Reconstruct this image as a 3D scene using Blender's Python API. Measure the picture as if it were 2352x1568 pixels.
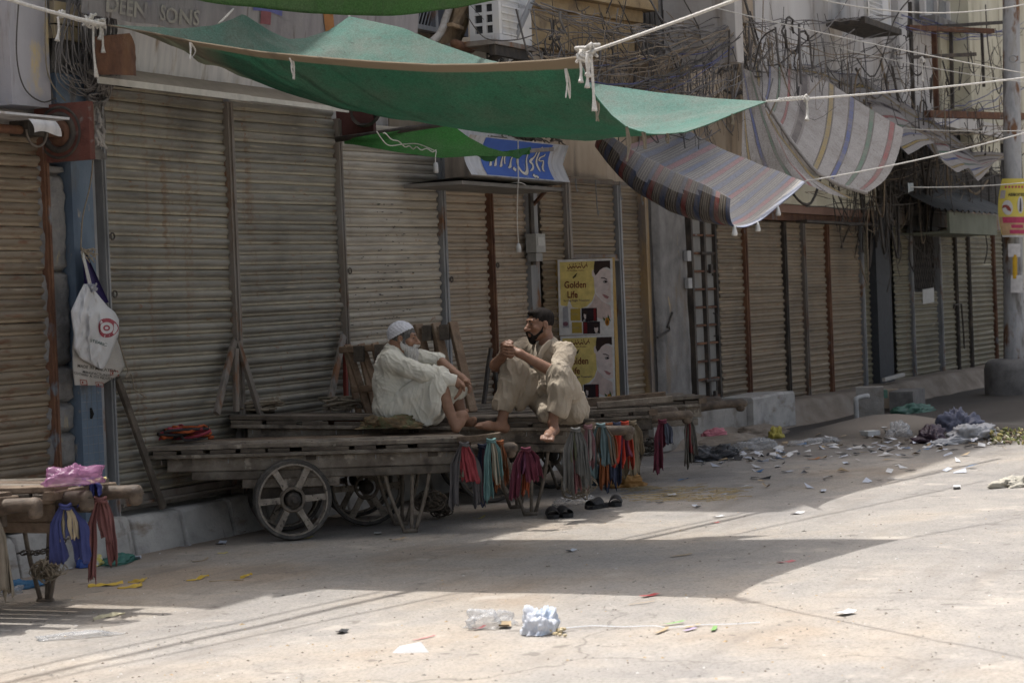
import bpy, bmesh, math, random
import numpy as np
from mathutils import Vector, Matrix, noise as mnoise

for _o in list(bpy.data.objects):
    bpy.data.objects.remove(_o)
SC = bpy.context.scene
COL = SC.collection
random.seed(11)

# ------------------------------------------------------------ camera
F, CX, CY = 5000.0, 1176.0, 784.0            # focal length and centre for a 2352 x 1568 frame
CAM = np.array([0.0, -8.7, 1.55])
_TH, _PI, _RO = math.atan(2447 / F), math.atan(86 / F), math.radians(2.3)
FW = np.array([math.cos(_TH) * math.cos(_PI), math.sin(_TH) * math.cos(_PI), -math.sin(_PI)])
_rt = np.cross(FW, [0, 0, 1]); _rt /= np.linalg.norm(_rt)
_up = np.cross(_rt, FW)
RT = math.cos(_RO) * _rt - math.sin(_RO) * _up
UP = math.sin(_RO) * _rt + math.cos(_RO) * _up
cd = bpy.data.cameras.new('camera')
cd.sensor_width = 36.0
cd.lens = F / 2352.0 * 36.0
cd.clip_start = 0.1
cd.clip_end = 900
cd.dof.use_dof = True
cd.dof.focus_distance = 15.6
cd.dof.aperture_fstop = 5.0
co = bpy.data.objects.new('camera', cd)
COL.objects.link(co)
co.matrix_world = Matrix(((RT[0], UP[0], -FW[0], CAM[0]), (RT[1], UP[1], -FW[1], CAM[1]), (RT[2], UP[2], -FW[2], CAM[2]), (0, 0, 0, 1)))
SC.camera = co

# ------------------------------------------------------------ sky, sun, exposure
SUN = Vector((0.10, 0.31, 1.0)).normalized()   # direction towards the sun
w = bpy.data.worlds.new('World'); SC.world = w; w.use_nodes = True
nt = w.node_tree
bg = nt.nodes['Background']
sky = nt.nodes.new('ShaderNodeTexSky'); sky.sky_type = 'NISHITA'; sky.sun_disc = False
sky.sun_elevation = math.asin(SUN.z)
sky.sun_rotation = math.atan2(SUN.x, SUN.y)
sky.air_density = 1.0; sky.dust_density = 7.0; sky.ozone_density = 0.6
hs = nt.nodes.new('ShaderNodeHueSaturation'); hs.inputs['Saturation'].default_value = 0.55   # dusty, hazy city sky
nt.links.new(sky.outputs[0], hs.inputs['Color']); nt.links.new(hs.outputs[0], bg.inputs[0]); bg.inputs[1].default_value = 0.145
sl = bpy.data.lights.new('sun', 'SUN'); sl.energy = 3.0; sl.angle = math.radians(0.6); sl.color = (1.0, 0.975, 0.945)
so = bpy.data.objects.new('sun', sl); COL.objects.link(so)
so.rotation_euler = SUN.to_track_quat('Z', 'Y').to_euler()
SC.view_settings.view_transform = 'Standard'
SC.view_settings.look = 'None'
SC.view_settings.exposure = 0.66
SC.view_settings.gamma = 1.0
SC.cycles.max_bounces = 6
SC.cycles.use_adaptive_sampling = True
SC.cycles.adaptive_threshold = 0.02
SC.cycles.use_denoising = True

# ------------------------------------------------------------ helpers: where a sight line meets a real plane of the street
def ray(px, py): return FW + RT * ((px - CX) / F) - UP * ((py - CY) / F)
def on_z(px, py, z=0.0): d = ray(px, py); return Vector(CAM + d * ((z - CAM[2]) / d[2]))
def on_y(px, py, y=0.0): d = ray(px, py); return Vector(CAM + d * ((y - CAM[1]) / d[1]))
def on_x(px, py, x=0.0): d = ray(px, py); return Vector(CAM + d * ((x - CAM[0]) / d[0]))
def at_d(px, py, dep): return Vector(CAM + ray(px, py) * dep)

# ------------------------------------------------------------ helpers: meshes
V3 = Vector
def rnd(a, b): return random.uniform(a, b)

class MB:
    def __init__(s): s.v = []; s.f = []; s.uv = {}; s.mi = []
    def add(s, vs, fs, m=0):
        o = len(s.v); s.v += [tuple(p) for p in vs]
        for f in fs: s.f.append(tuple(i + o for i in f)); s.mi.append(m)
        return o
    def box(s, c, d, rot=None, m=0):
        c = V3(c); hx, hy, hz = d[0] / 2, d[1] / 2, d[2] / 2
        vs = [V3((x, y, z)) for x in (-hx, hx) for y in (-hy, hy) for z in (-hz, hz)]
        if rot is not None: vs = [rot @ p for p in vs]
        s.add([p + c for p in vs], [(0, 1, 3, 2), (4, 6, 7, 5), (0, 4, 5, 1), (2, 3, 7, 6), (0, 2, 6, 4), (1, 5, 7, 3)], m)
        return s
    def span(s, a, b, m=0):
        a, b = V3(a), V3(b)
        return s.box((a + b) / 2, (abs(b.x - a.x), abs(b.y - a.y), abs(b.z - a.z)), None, m)
    def beam(s, p0, p1, wd, th, up=(0, 0, 1), ch=0.12, seg=1, jit=0.0, m=0, taper=1.0):
        """timber from p0 to p1, wd across, th along up, worn chamfered edges"""
        p0, p1 = V3(p0), V3(p1); d = (p1 - p0).normalized(); up = V3(up)
        sd = d.cross(up).normalized(); u = sd.cross(d).normalized()
        c = min(wd, th) * ch; a, b = wd / 2, th / 2
        pr = [(-a + c, -b), (a - c, -b), (a, -b + c), (a, b - c), (a - c, b), (-a + c, b), (-a, b - c), (-a, -b + c)]
        vs = []
        for i in range(seg + 1):
            t = i / seg; k = 1 + (taper - 1) * t
            o = p0.lerp(p1, t) + sd * rnd(-jit, jit) + u * rnd(-jit, jit)
            for (x, y) in pr: vs.append(o + sd * (x * k + rnd(-jit, jit) * .5) + u * (y * k + rnd(-jit, jit) * .5))
        fs = []
        for i in range(seg):
            for j in range(8):
                k = (j + 1) % 8; fs.append((i * 8 + j, i * 8 + k, i * 8 + 8 + k, i * 8 + 8 + j))
        fs.append(tuple(reversed(range(8)))); fs.append(tuple(range(seg * 8, seg * 8 + 8)))
        s.add(vs, fs, m); return s
    def tube(s, pts, r, n=6, closed=False, cap=True, m=0, flat=1.0):
        pts = [V3(p) for p in pts]; N = len(pts)
        rs = r if isinstance(r, (list, tuple)) else [r] * N
        prev = None; vs = []
        for i, p in enumerate(pts):
            if closed: t = pts[(i + 1) % N] - pts[i - 1]
            else: t = pts[min(i + 1, N - 1)] - pts[max(i - 1, 0)]
            if t.length < 1e-9: t = V3((0, 0, 1))
            t.normalize()
            if prev is None:
                a = V3((0, 0, 1)) if abs(t.z) < .9 else V3((1, 0, 0))
                x = t.cross(a).normalized()
            else:
                x = prev - t * prev.dot(t)
                if x.length < 1e-6: x = t.orthogonal()
                x.normalize()
            prev = x; y = t.cross(x)
            for k in range(n):
                an = 2 * math.pi * k / n
                vs.append(p + x * (rs[i] * math.cos(an)) + y * (rs[i] * flat * math.sin(an)))
        fs = []
        for i in range(N if closed else N - 1):
            j = (i + 1) % N
            for k in range(n):
                l = (k + 1) % n; fs.append((i * n + k, i * n + l, j * n + l, j * n + k))
        if cap and not closed:
            fs.append(tuple(reversed(range(n)))); fs.append(tuple(range((N - 1) * n, N * n)))
        s.add(vs, fs, m); return s
    def grid(s, fn, nu, nv, m=0, wrap=False):
        """fn(u, v) -> point, u and v run 0..1; keeps uv"""
        vs = [fn(i / nu, j / nv) for j in range(nv + 1) for i in range(nu + 1)]
        fs = [(j * (nu + 1) + i, j * (nu + 1) + i + 1, (j + 1) * (nu + 1) + i + 1, (j + 1) * (nu + 1) + i) for j in range(nv) for i in range(nu)]
        o = s.add(vs, fs, m)
        for j in range(nv + 1):
            for i in range(nu + 1): s.uv[o + j * (nu + 1) + i] = (i / nu, j / nv)
        return s
    def prism(s, poly, ext, m=0):
        """closed outline (list of points) pushed along ext"""
        n = len(poly); ext = V3(ext); poly = [V3(p) for p in poly]
        s.add(poly + [p + ext for p in poly], [tuple(reversed(range(n))), tuple(range(n, 2 * n))] + [(i, (i + 1) % n, n + (i + 1) % n, n + i) for i in range(n)], m)
        return s
    def lathe(s, prof, n=24, M=None, m=0, closed=False):
        """profile of (radius, height) round local z, moved by matrix M"""
        M = M or Matrix(); vs = []
        for (r, z) in prof:
            for k in range(n):
                a = 2 * math.pi * k / n; vs.append(M @ V3((r * math.cos(a), r * math.sin(a), z)))
        fs = []; P = len(prof)
        for i in range(P if closed else P - 1):
            j = (i + 1) % P
            for k in range(n):
                l = (k + 1) % n; fs.append((i * n + k, i * n + l, j * n + l, j * n + k))
        s.add(vs, fs, m); return s
    def mesh(s, name):
        me = bpy.data.meshes.new(name); me.from_pydata(s.v, [], s.f)
        if any(s.mi): me.polygons.foreach_set('material_index', s.mi)
        if s.uv:
            ul = me.uv_layers.new(name='UVMap'); li = np.empty(len(me.loops), int); me.loops.foreach_get('vertex_index', li)
            ua = np.zeros((len(s.v), 2), np.float32)
            for k, q in s.uv.items(): ua[k] = q
            ul.data.foreach_set('uv', ua[li].ravel())
        me.update(); return me

def tag(o, label=None, cat=None, group=None, kind=None):
    if label: o['label'] = label
    if cat: o['category'] = cat
    if group: o['group'] = group
    if kind: o['kind'] = kind
    return o
def mk(name, geo, mats, parent=None, smooth=False, label=None, cat=None, group=None, kind=None, fix=True, thick=0):
    me = geo.mesh(name) if isinstance(geo, MB) else geo
    if not isinstance(mats, (list, tuple)): mats = [mats]
    if not len(me.materials):
        for q in mats: me.materials.append(q)
        if fix and isinstance(geo, MB):
            bm = bmesh.new(); bm.from_mesh(me); bmesh.ops.recalc_face_normals(bm, faces=bm.faces); bm.to_mesh(me); bm.free()
        if smooth: me.polygons.foreach_set('use_smooth', [True] * len(me.polygons))
        if smooth and not isinstance(smooth, bool):
            me.set_sharp_from_angle(angle=math.radians(smooth))
    o = bpy.data.objects.new(name, me); COL.objects.link(o)
    if parent is not None: put(o, parent)
    if thick:
        md = o.modifiers.new('thickness', 'SOLIDIFY'); md.thickness = thick; md.offset = 0
    return tag(o, label, cat, group, kind)
WL = {}
def put(o, p):
    """child whose mesh is written in street coordinates"""
    o.parent = p
    o.matrix_parent_inverse = WL.get(p.name, p.matrix_basis).inverted()
def thing(name, loc, label, cat, group=None):
    e = bpy.data.objects.new(name, None); COL.objects.link(e); e.empty_display_size = .1
    e.location = V3(loc); WL[e.name] = Matrix.Translation(V3(loc))
    return tag(e, label, cat, group)
def nz(p, s=1.0, o=0.0): return mnoise.noise(V3((p[0] * s + o, p[1] * s + o * 1.7, p[2] * s - o)))
def lerp(a, b, t): return a + (b - a) * t
def bez(pts, n=24):
    """smooth curve through the points"""
    pts = [V3(p) for p in pts]; out = []; P = [pts[0]] + pts + [pts[-1]]
    per = max(2, n // max(1, len(pts) - 1))
    for i in range(1, len(P) - 2):
        for k in range(per):
            t = k / per; a, b, c, d = P[i - 1], P[i], P[i + 1], P[i + 2]
            out.append(.5 * ((2 * b) + (c - a) * t + (2 * a - 5 * b + 4 * c - d) * t * t + (3 * b - a - 3 * c + d) * t ** 3))
    out.append(pts[-1]); return out
def sagline(a, b, sag, n=14):
    a, b = V3(a), V3(b)
    return [a.lerp(b, i / n) - V3((0, 0, sag * 4 * (i / n) * (1 - i / n))) for i in range(n + 1)]

# ------------------------------------------------------------ helpers: materials
def srgb(r, g, b):
    f = lambda c: (c / 255 / 12.92) if c <= 10 else ((c / 255 + .055) / 1.055) ** 2.4
    return (f(r), f(g), f(b), 1)
def C4(c): return tuple(c) if len(c) == 4 else (c[0], c[1], c[2], 1)
MATS = {}
def mat(name, cols, scale=(3, 3, 3), rough=.85, bump=.25, bscale=60, spots=(), rand=.12, metal=0.0, transl=0.0, detail=6, uv=None, alpha=None, spec=.3, sheen=0.0, dist=.02, obj=False):
    if name in MATS: return MATS[name]
    m = bpy.data.materials.new(name); m.use_nodes = True; N = m.node_tree.nodes; L = m.node_tree.links
    bs = N['Principled BSDF']; out = N['Material Output']
    if obj: pos = N.new('ShaderNodeTexCoord').outputs['Object']
    else: pos = N.new('ShaderNodeNewGeometry').outputs['Position']
    def mp(sc, off=0.0):
        q = N.new('ShaderNodeMapping'); q.inputs['Scale'].default_value = sc if hasattr(sc, '__len__') else (sc, sc, sc)
        q.inputs['Location'].default_value = (off, off * .7, -off * .3); L.new(pos, q.inputs[0]); return q.outputs[0]
    def noi(sc, off=0.0, det=detail, ro=.6):
        q = N.new('ShaderNodeTexNoise'); q.inputs['Scale'].default_value = 1; q.inputs['Detail'].default_value = det; q.inputs['Roughness'].default_value = ro
        L.new(mp(sc, off), q.inputs['Vector']); return q.outputs['Fac']
    def ramp(fac, stops):
        q = N.new('ShaderNodeValToRGB'); e = q.color_ramp.elements
        while len(e) < len(stops): e.new(.5)
        for k, (p, c) in enumerate(stops): e[k].position = p; e[k].color = C4(c)
        L.new(fac, q.inputs[0]); return q.outputs[0]
    def mix(fac, a, b, bt='MIX'):
        q = N.new('ShaderNodeMix'); q.data_type = 'RGBA'; q.blend_type = bt
        if isinstance(fac, float): q.inputs[0].default_value = fac
        else: L.new(fac, q.inputs[0])
        L.new(a, q.inputs[6])
        if isinstance(b, tuple): q.inputs[7].default_value = C4(b)
        else: L.new(b, q.inputs[7])
        return q.outputs[2]
    n = len(cols)
    if uv is None:
        c = ramp(noi(scale), [(.3 + .4 * i / max(1, n - 1), cols[i]) for i in range(n)])
    else:
        c = uv(N, L, noi, ramp, mix)
    for k, (sc, ssc, lo, hi) in enumerate(spots):
        f = ramp(noi(ssc, 7.3 + 3.1 * k), [(lo, (0, 0, 0)), (hi, (1, 1, 1))])
        if len(sc) == 4 and sc[3] < 1:
            q = N.new('ShaderNodeMath'); q.operation = 'MULTIPLY'; q.inputs[1].default_value = sc[3]; L.new(f, q.inputs[0]); f = q.outputs[0]
        c = mix(f, c, (sc[0], sc[1], sc[2], 1))
    if rand:
        oi = N.new('ShaderNodeObjectInfo'); mr = N.new('ShaderNodeMapRange'); mr.inputs[3].default_value = 1 - rand; mr.inputs[4].default_value = 1 + rand
        L.new(oi.outputs['Random'], mr.inputs[0]); hv = N.new('ShaderNodeHueSaturation'); L.new(mr.outputs[0], hv.inputs['Value']); L.new(c, hv.inputs['Color']); c = hv.outputs[0]
    L.new(c, bs.inputs['Base Color'])
    bs.inputs['Roughness'].default_value = rough; bs.inputs['Metallic'].default_value = metal
    bs.inputs['Specular IOR Level'].default_value = spec
    if sheen: bs.inputs['Sheen Weight'].default_value = sheen
    if bump:
        b = N.new('ShaderNodeBump'); b.inputs['Strength'].default_value = bump; b.inputs['Distance'].default_value = dist
        L.new(noi(bscale, 3.0, 8, .65), b.inputs['Height']); L.new(b.outputs[0], bs.inputs['Normal'])
    sh = bs.outputs[0]
    if transl:
        t = N.new('ShaderNodeBsdfTranslucent'); L.new(c, t.inputs[0]); x = N.new('ShaderNodeMixShader'); x.inputs[0].default_value = transl
        L.new(sh, x.inputs[1]); L.new(t.outputs[0], x.inputs[2]); sh = x.outputs[0]
    if alpha is not None:
        t = N.new('ShaderNodeBsdfTransparent'); x = N.new('ShaderNodeMixShader'); x.inputs[0].default_value = alpha
        L.new(t.outputs[0], x.inputs[1]); L.new(sh, x.inputs[2]); sh = x.outputs[0]
    L.new(sh, out.inputs[0]); MATS[name] = m; return m
def plain(name, c, rough=.7, rand=0.0, metal=0.0, transl=0.0, bump=0.0, spec=.3):
    c = C4(c); d = (c[0] * .72, c[1] * .72, c[2] * .72)
    return mat(name, [d, c[:3]], scale=(14, 14, 14), rough=rough, bump=bump, rand=rand, metal=metal, transl=transl, spec=spec)

def letters(txt, size, shear=0.0, bold=0.0, ex=0.0):
    cu = bpy.data.curves.new('t', 'FONT'); cu.body = txt; cu.size = size; cu.shear = shear; cu.offset = bold; cu.extrude = ex; cu.resolution_u = 3
    o = bpy.data.objects.new('t', cu); COL.objects.link(o)
    dg = bpy.context.evaluated_depsgraph_get(); me = bpy.data.meshes.new_from_object(o.evaluated_get(dg))
    bpy.data.objects.remove(o); bpy.data.curves.remove(cu)
    me.materials.clear(); return me
def lay(me, origin, xdir, ydir, sx=1.0, sy=1.0, fn=None):
    """move flat lettering onto a surface: x runs along xdir, y along ydir"""
    n = len(me.vertices); a = np.empty(n * 3); me.vertices.foreach_get('co', a); a = a.reshape(-1, 3)
    o, X, Y = V3(origin), V3(xdir).normalized(), V3(ydir).normalized(); Z = X.cross(Y)
    out = []
    for p in a:
        q = o + X * (p[0] * sx) + Y * (p[1] * sy) + Z * p[2]
        if fn: q = fn(p[0] * sx, p[1] * sy)
        out.append(q)
    me.vertices.foreach_set('co', np.array([tuple(q) for q in out]).ravel()); me.update(); return me

# ============================================================ materials
DUST = (.36, .31, .25)
m_street = None
def street_mat():
    def uv(N, L, noi, ramp, mix):
        big = ramp(noi((.42, .55, .35), 1.0, 5), [(.36, (.285, .275, .265)), (.5, (.345, .328, .306)), (.59, (.375, .342, .302)), (.68, (.355, .302, .248))])
        f = noi((4, 4, 4), 2.0, 10, .75); c = mix(.35, big, ramp(f, [(.3, (.15, .14, .13)), (.55, (.36, .33, .29)), (.75, (.52, .47, .41))]), 'OVERLAY')
        g = ramp(noi((60, 60, 60), 5.0, 4, .7), [(.30, (.55, .53, .5)), (.5, (1, 1, 1)), (.72, (1.15, 1.13, 1.1))]); c = mix(.8, c, g, 'MULTIPLY')
        st = ramp(noi((.55, 3.2, 1), 9.0, 7, .65), [(.52, (0, 0, 0)), (.70, (.6, .6, .6))]); c = mix(st, c, (.20, .178, .155))
        st = ramp(noi((2.4, 2.4, 1), 12.0, 5, .6), [(.60, (0, 0, 0)), (.70, (.55, .55, .55))]); c = mix(st, c, (.45, .405, .35))
        st = ramp(noi((7, 7, 1), 15.0, 3, .5), [(.66, (0, 0, 0)), (.72, (.6, .6, .6))]); c = mix(st, c, (.14, .125, .11))
        vo = N.new('ShaderNodeTexVoronoi'); vo.feature = 'DISTANCE_TO_EDGE'; vo.inputs['Scale'].default_value = .42; geo0 = N.new('ShaderNodeNewGeometry')
        va = N.new('ShaderNodeVectorMath'); va.operation = 'MULTIPLY_ADD'; va.inputs[1].default_value = (.9, .9, 0); nv = N.new('ShaderNodeTexNoise'); nv.inputs['Scale'].default_value = 1.6; nv.inputs['Detail'].default_value = 6
        L.new(geo0.outputs['Position'], nv.inputs['Vector']); L.new(nv.outputs['Color'], va.inputs[0]); L.new(geo0.outputs['Position'], va.inputs[2]); L.new(va.outputs[0], vo.inputs['Vector'])
        ck = ramp(vo.outputs['Distance'], [(0.0, (.55, .55, .55)), (.006, (0, 0, 0))]); ckm = ramp(noi((.5, .5, .5), 21.0, 3), [(.48, (0, 0, 0)), (.60, (1, 1, 1))])
        qm = N.new('ShaderNodeMath'); qm.operation = 'MULTIPLY'; L.new(ck, qm.inputs[0]); L.new(ckm, qm.inputs[1]); c = mix(qm.outputs[0], c, (.10, .09, .08))
        # the wet gutter round the standpipe far down the street
        geo = N.new('ShaderNodeNewGeometry'); sx = N.new('ShaderNodeSeparateXYZ'); L.new(geo.outputs['Position'], sx.inputs[0])
        def sm(inp, a, b):
            q = N.new('ShaderNodeMapRange'); q.interpolation_type = 'SMOOTHSTEP'; q.inputs[1].default_value = a; q.inputs[2].default_value = b; L.new(inp, q.inputs[0]); return q.outputs[0]
        def ma(op, a, b):
            q = N.new('ShaderNodeMath'); q.operation = op
            for k, x in enumerate((a, b)):
                if isinstance(x, float): q.inputs[k].default_value = x
                else: L.new(x, q.inputs[k])
            return q.outputs[0]
        nn = ma('MULTIPLY_ADD', noi((.8, .8, .8), 4.0, 5), 3.0)
        xx = ma('ADD', sx.outputs[0], nn); yy = ma('ADD', sx.outputs[1], nn)
        wet = ma('MULTIPLY', sm(xx, 20.4, 24.5), sm(yy, -3.2, -.6))
        wet = ma('MULTIPLY', wet, .88)
        edge = ma('MULTIPLY', sm(ma('ADD', sx.outputs[1], ma('MULTIPLY', noi((2, 2, 1), 3.0, 6), .8)), -.35, .35), .75); c = mix(edge, c, (.24, .19, .145))
        c = mix(wet, c, (.034, .030, .027))
        mnd = ma('MULTIPLY', sm(sx.outputs[2], .03, .12), .9); c = mix(mnd, c, (.20, .175, .148))
        return c
    m = mat('dusty_street', [(.3, .3, .3)], uv=street_mat_uv(uv), rough=.93, bump=.55, bscale=38, rand=0, spec=.15, dist=.015)
    return m
def street_mat_uv(f): return f
M_STREET = street_mat()
M_PAVE = mat('dusty_concrete', [(.20, .19, .175), (.30, .285, .26), (.36, .34, .31)], scale=(3, 3, 3), bump=.5, bscale=30, spots=[((.17, .14, .11), (5, 5, 5), .52, .7)], rand=.08)
M_KERB = mat('kerb_stone', [(.27, .26, .245), (.37, .355, .33), (.44, .42, .39)], scale=(5, 5, 7), bump=.5, bscale=45, spots=[((.20, .16, .12), (3, 3, 9), .55, .72), ((.13, .12, .11), (9, 9, 3), .6, .75)], rand=.14)
M_CONC = mat('grey_concrete', [(.10, .096, .092), (.165, .158, .15), (.225, .216, .205)], scale=(5, 5, 4), bump=.4, bscale=28, spots=[((.16, .13, .10), (4, 4, 1.2), .56, .72), ((.38, .28, .14), (6, 6, 2), .66, .74)], rand=.05)
M_PLASTER = mat('stained_plaster', [(.30, .28, .26), (.40, .38, .36), (.47, .45, .43)], scale=(1.2, 1.2, .6), bump=.3, bscale=22, spots=[((.19, .16, .13), (5, 5, .7), .54, .72)], rand=.05)
M_LILAC = mat('lilac_plaster', [(.33, .32, .345), (.42, .41, .43)], scale=(3, 3, 1.2), bump=.35, bscale=25, spots=[((.50, .40, .24), (4, 4, 2), .58, .66), ((.25, .22, .2), (8, 8, 1), .6, .72)], rand=0)
M_OCHRE = mat('ochre_plaster', [(.36, .28, .15), (.46, .37, .22), (.40, .36, .30)], scale=(4, 4, 2), bump=.4, bscale=22, spots=[((.24, .21, .18), (6, 6, 3), .55, .7)], rand=0)
M_MUD = mat('bare_cement', [(.10, .095, .09), (.17, .16, .15), (.23, .215, .195)], scale=(7, 7, 7), bump=.9, bscale=18, spots=[((.36, .22, .09), (4, 4, 3), .62, .68)], rand=.1, dist=.05)
M_CREAM = mat('cream_plaster', [(.38, .35, .26), (.50, .47, .36), (.55, .53, .44)], scale=(1.5, 1.5, .7), bump=.25, bscale=20, spots=[((.25, .22, .17), (4, 4, .6), .56, .72)], rand=.05)
M_PALE = mat('pale_plaster', [(.42, .40, .38), (.52, .50, .48), (.58, .57, .55)], scale=(1.5, 1.5, .7), bump=.25, bscale=20, spots=[((.28, .24, .20), (4, 4, .6), .54, .72)], rand=.05)
M_TANW = mat('tan_plaster', [(.28, .22, .16), (.38, .31, .23), (.45, .38, .30)], scale=(2, 2, 1), bump=.3, bscale=20, spots=[((.16, .13, .10), (5, 5, .8), .52, .7)], rand=.05)
M_STONE = mat('sandstone', [(.24, .17, .09), (.36, .26, .14), (.42, .33, .21)], scale=(4, 4, 4), bump=.6, bscale=18, spots=[((.13, .10, .08), (3, 3, 2), .52, .7)], rand=.08)
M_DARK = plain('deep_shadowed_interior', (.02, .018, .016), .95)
M_STEEL = mat('dull_steel', [(.16, .165, .17), (.24, .245, .25), (.30, .30, .30)], scale=(9, 9, 2), rough=.6, bump=.15, metal=.2, spots=[((.20, .10, .05), (7, 7, 3), .58, .68)], rand=.12)
M_RUST = mat('rusty_iron', [(.07, .035, .025), (.13, .065, .04), (.19, .10, .055)], scale=(9, 9, 5), rough=.85, bump=.4, bscale=60, spots=[((.18, .20, .22), (5, 5, 3), .62, .7)], rand=.15)
M_RAIL = mat('shutter_rail', [(.12, .10, .085), (.19, .165, .14), (.22, .21, .20)], scale=(7, 7, 1.5), rough=.7, bump=.2, spots=[((.16, .075, .035), (6, 6, 1.6), .55, .64), ((.07, .06, .05), (5, 5, 2), .6, .7)], rand=.25)
M_IRON = mat('black_iron', [(.03, .027, .024), (.06, .052, .045), (.10, .08, .06)], scale=(12, 12, 6), rough=.75, bump=.3, rand=.2)
M_BLUEP = mat('blue_painted_post', [(.075, .105, .15), (.11, .15, .20), (.15, .19, .24)], scale=(4, 4, 1.5), rough=.7, bump=.25, bscale=50, spots=[((.30, .27, .23), (9, 9, 4), .62, .68), ((.10, .10, .10), (6, 6, 2), .56, .7)], rand=0)
M_SHEETW = mat('galvanised_sheet', [(.40, .40, .41), (.52, .52, .53), (.60, .59, .58)], scale=(14, 14, 1.5), rough=.55, bump=.12, metal=.15, spots=[((.26, .20, .14), (9, 9, 1.2), .57, .72), ((.40, .33, .24), (3, 3, 2), .58, .72)], rand=.05)

def slat_mat(name, top, mid, rust, rlo=.60, rhi=.72, grime=.5):
    def uv(N, L, noi, ramp, mix):
        # paint rubbed grey on the bulge of each slat, dust and old beige paint on its flange
        tc = N.new('ShaderNodeTexCoord'); sx = N.new('ShaderNodeSeparateXYZ'); L.new(tc.outputs['Object'], sx.inputs[0])
        q = N.new('ShaderNodeMath'); q.operation = 'MULTIPLY'; q.inputs[1].default_value = 13.333; L.new(sx.outputs[2], q.inputs[0])
        w_ = N.new('ShaderNodeMath'); w_.operation = 'MULTIPLY_ADD'; w_.inputs[1].default_value = .34; L.new(noi((3, 3, 25), 2.0), w_.inputs[0]); L.new(q.outputs[0], w_.inputs[2])
        bul = ramp(w_.outputs[0], [(.36, (0, 0, 0)), (.50, (1, 1, 1)), (.92, (1, 1, 1)), (1.0, (.35, .35, .35))])
        a = ramp(noi((3.0, 3.0, 20), 1.0), [(.3, tuple(x * .72 for x in mid)), (.5, mid), (.7, tuple(x * 1.12 for x in mid))]); b_ = ramp(noi((4, 4, 14), 4.0), [(.3, tuple(x * .8 for x in top)), (.7, tuple(x * 1.1 for x in top))])
        return mix(bul, b_, a)
    return mat(name, [mid], uv=uv, rough=.62, bump=.12, bscale=70, metal=.05, spec=.35,
               spots=[((rust[0], rust[1], rust[2], .85), (5, 5, 26), rlo, rhi), ((.05, .042, .035, grime), (1.3, 1.3, 1.1), .50, .72), ((.42, .37, .28, .55), (2.2, 2.2, 30), .63, .69), ((.18, .08, .03, .8), (11, 11, 14), .66, .72), ((.15, .085, .045, .6), (8, 8, .6), .60, .70)], rand=.13)
SLM = {
 'brown': slat_mat('rusty_brown_slats', (.27, .215, .15), (.18, .145, .105), (.13, .055, .025), .54, .68),
 'grey': slat_mat('green_grey_slats', (.30, .27, .205), (.19, .182, .158), (.19, .11, .05), .60, .72, .6),
 'beige': slat_mat('beige_grey_slats', (.40, .352, .28), (.325, .30, .255), (.28, .19, .10), .62, .74, .25),
 'tan': slat_mat('tan_slats', (.38, .305, .225), (.30, .255, .20), (.27, .13, .055), .60, .72, .3),
 'dim': slat_mat('dim_tan_slats', (.26, .205, .138), (.19, .152, .105), (.20, .09, .04), .58, .70, .5),
 'olive': slat_mat('olive_slats', (.20, .178, .115), (.145, .134, .092), (.16, .09, .05), .62, .72, .5)}

# ============================================================ ground
def bump_at(x, y):
    z = .010 * nz((x, y, 0), .55, 3) + .005 * nz((x, y, 0), 2.1, 8)
    c = on_z(2035, 992, 0)
    d2 = ((x - c.x) / 1.3) ** 2 + ((y - c.y) / .75) ** 2
    z += .19 * math.exp(-d2 * 1.2)
    return z
def build_ground():
    xs = [-260, -120, -60, -25, -8, 0, 4] + [5 + i * .22 for i in range(150)] + [39, 44, 52, 65, 90, 140, 260, 400]
    ys = [-260, -120, -60, -30, -16, -12, -10] + [-9 + i * .18 for i in range(52)] + [.6, 3, 10, 40, 120, 300]
    vs = []
    for y in ys:
        for x in xs:
            inside = 5 <= x <= 38 and -9 <= y <= .4
            vs.append((x, y, bump_at(x, y) if inside else 0.0))
    nx = len(xs)
    fs = [(j * nx + i, j * nx + i + 1, (j + 1) * nx + i + 1, (j + 1) * nx + i) for j in range(len(ys) - 1) for i in range(nx - 1)]
    b = MB(); b.add(vs, fs)
    return mk('street', b, M_STREET, smooth=True, kind='structure')
build_ground()

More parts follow.
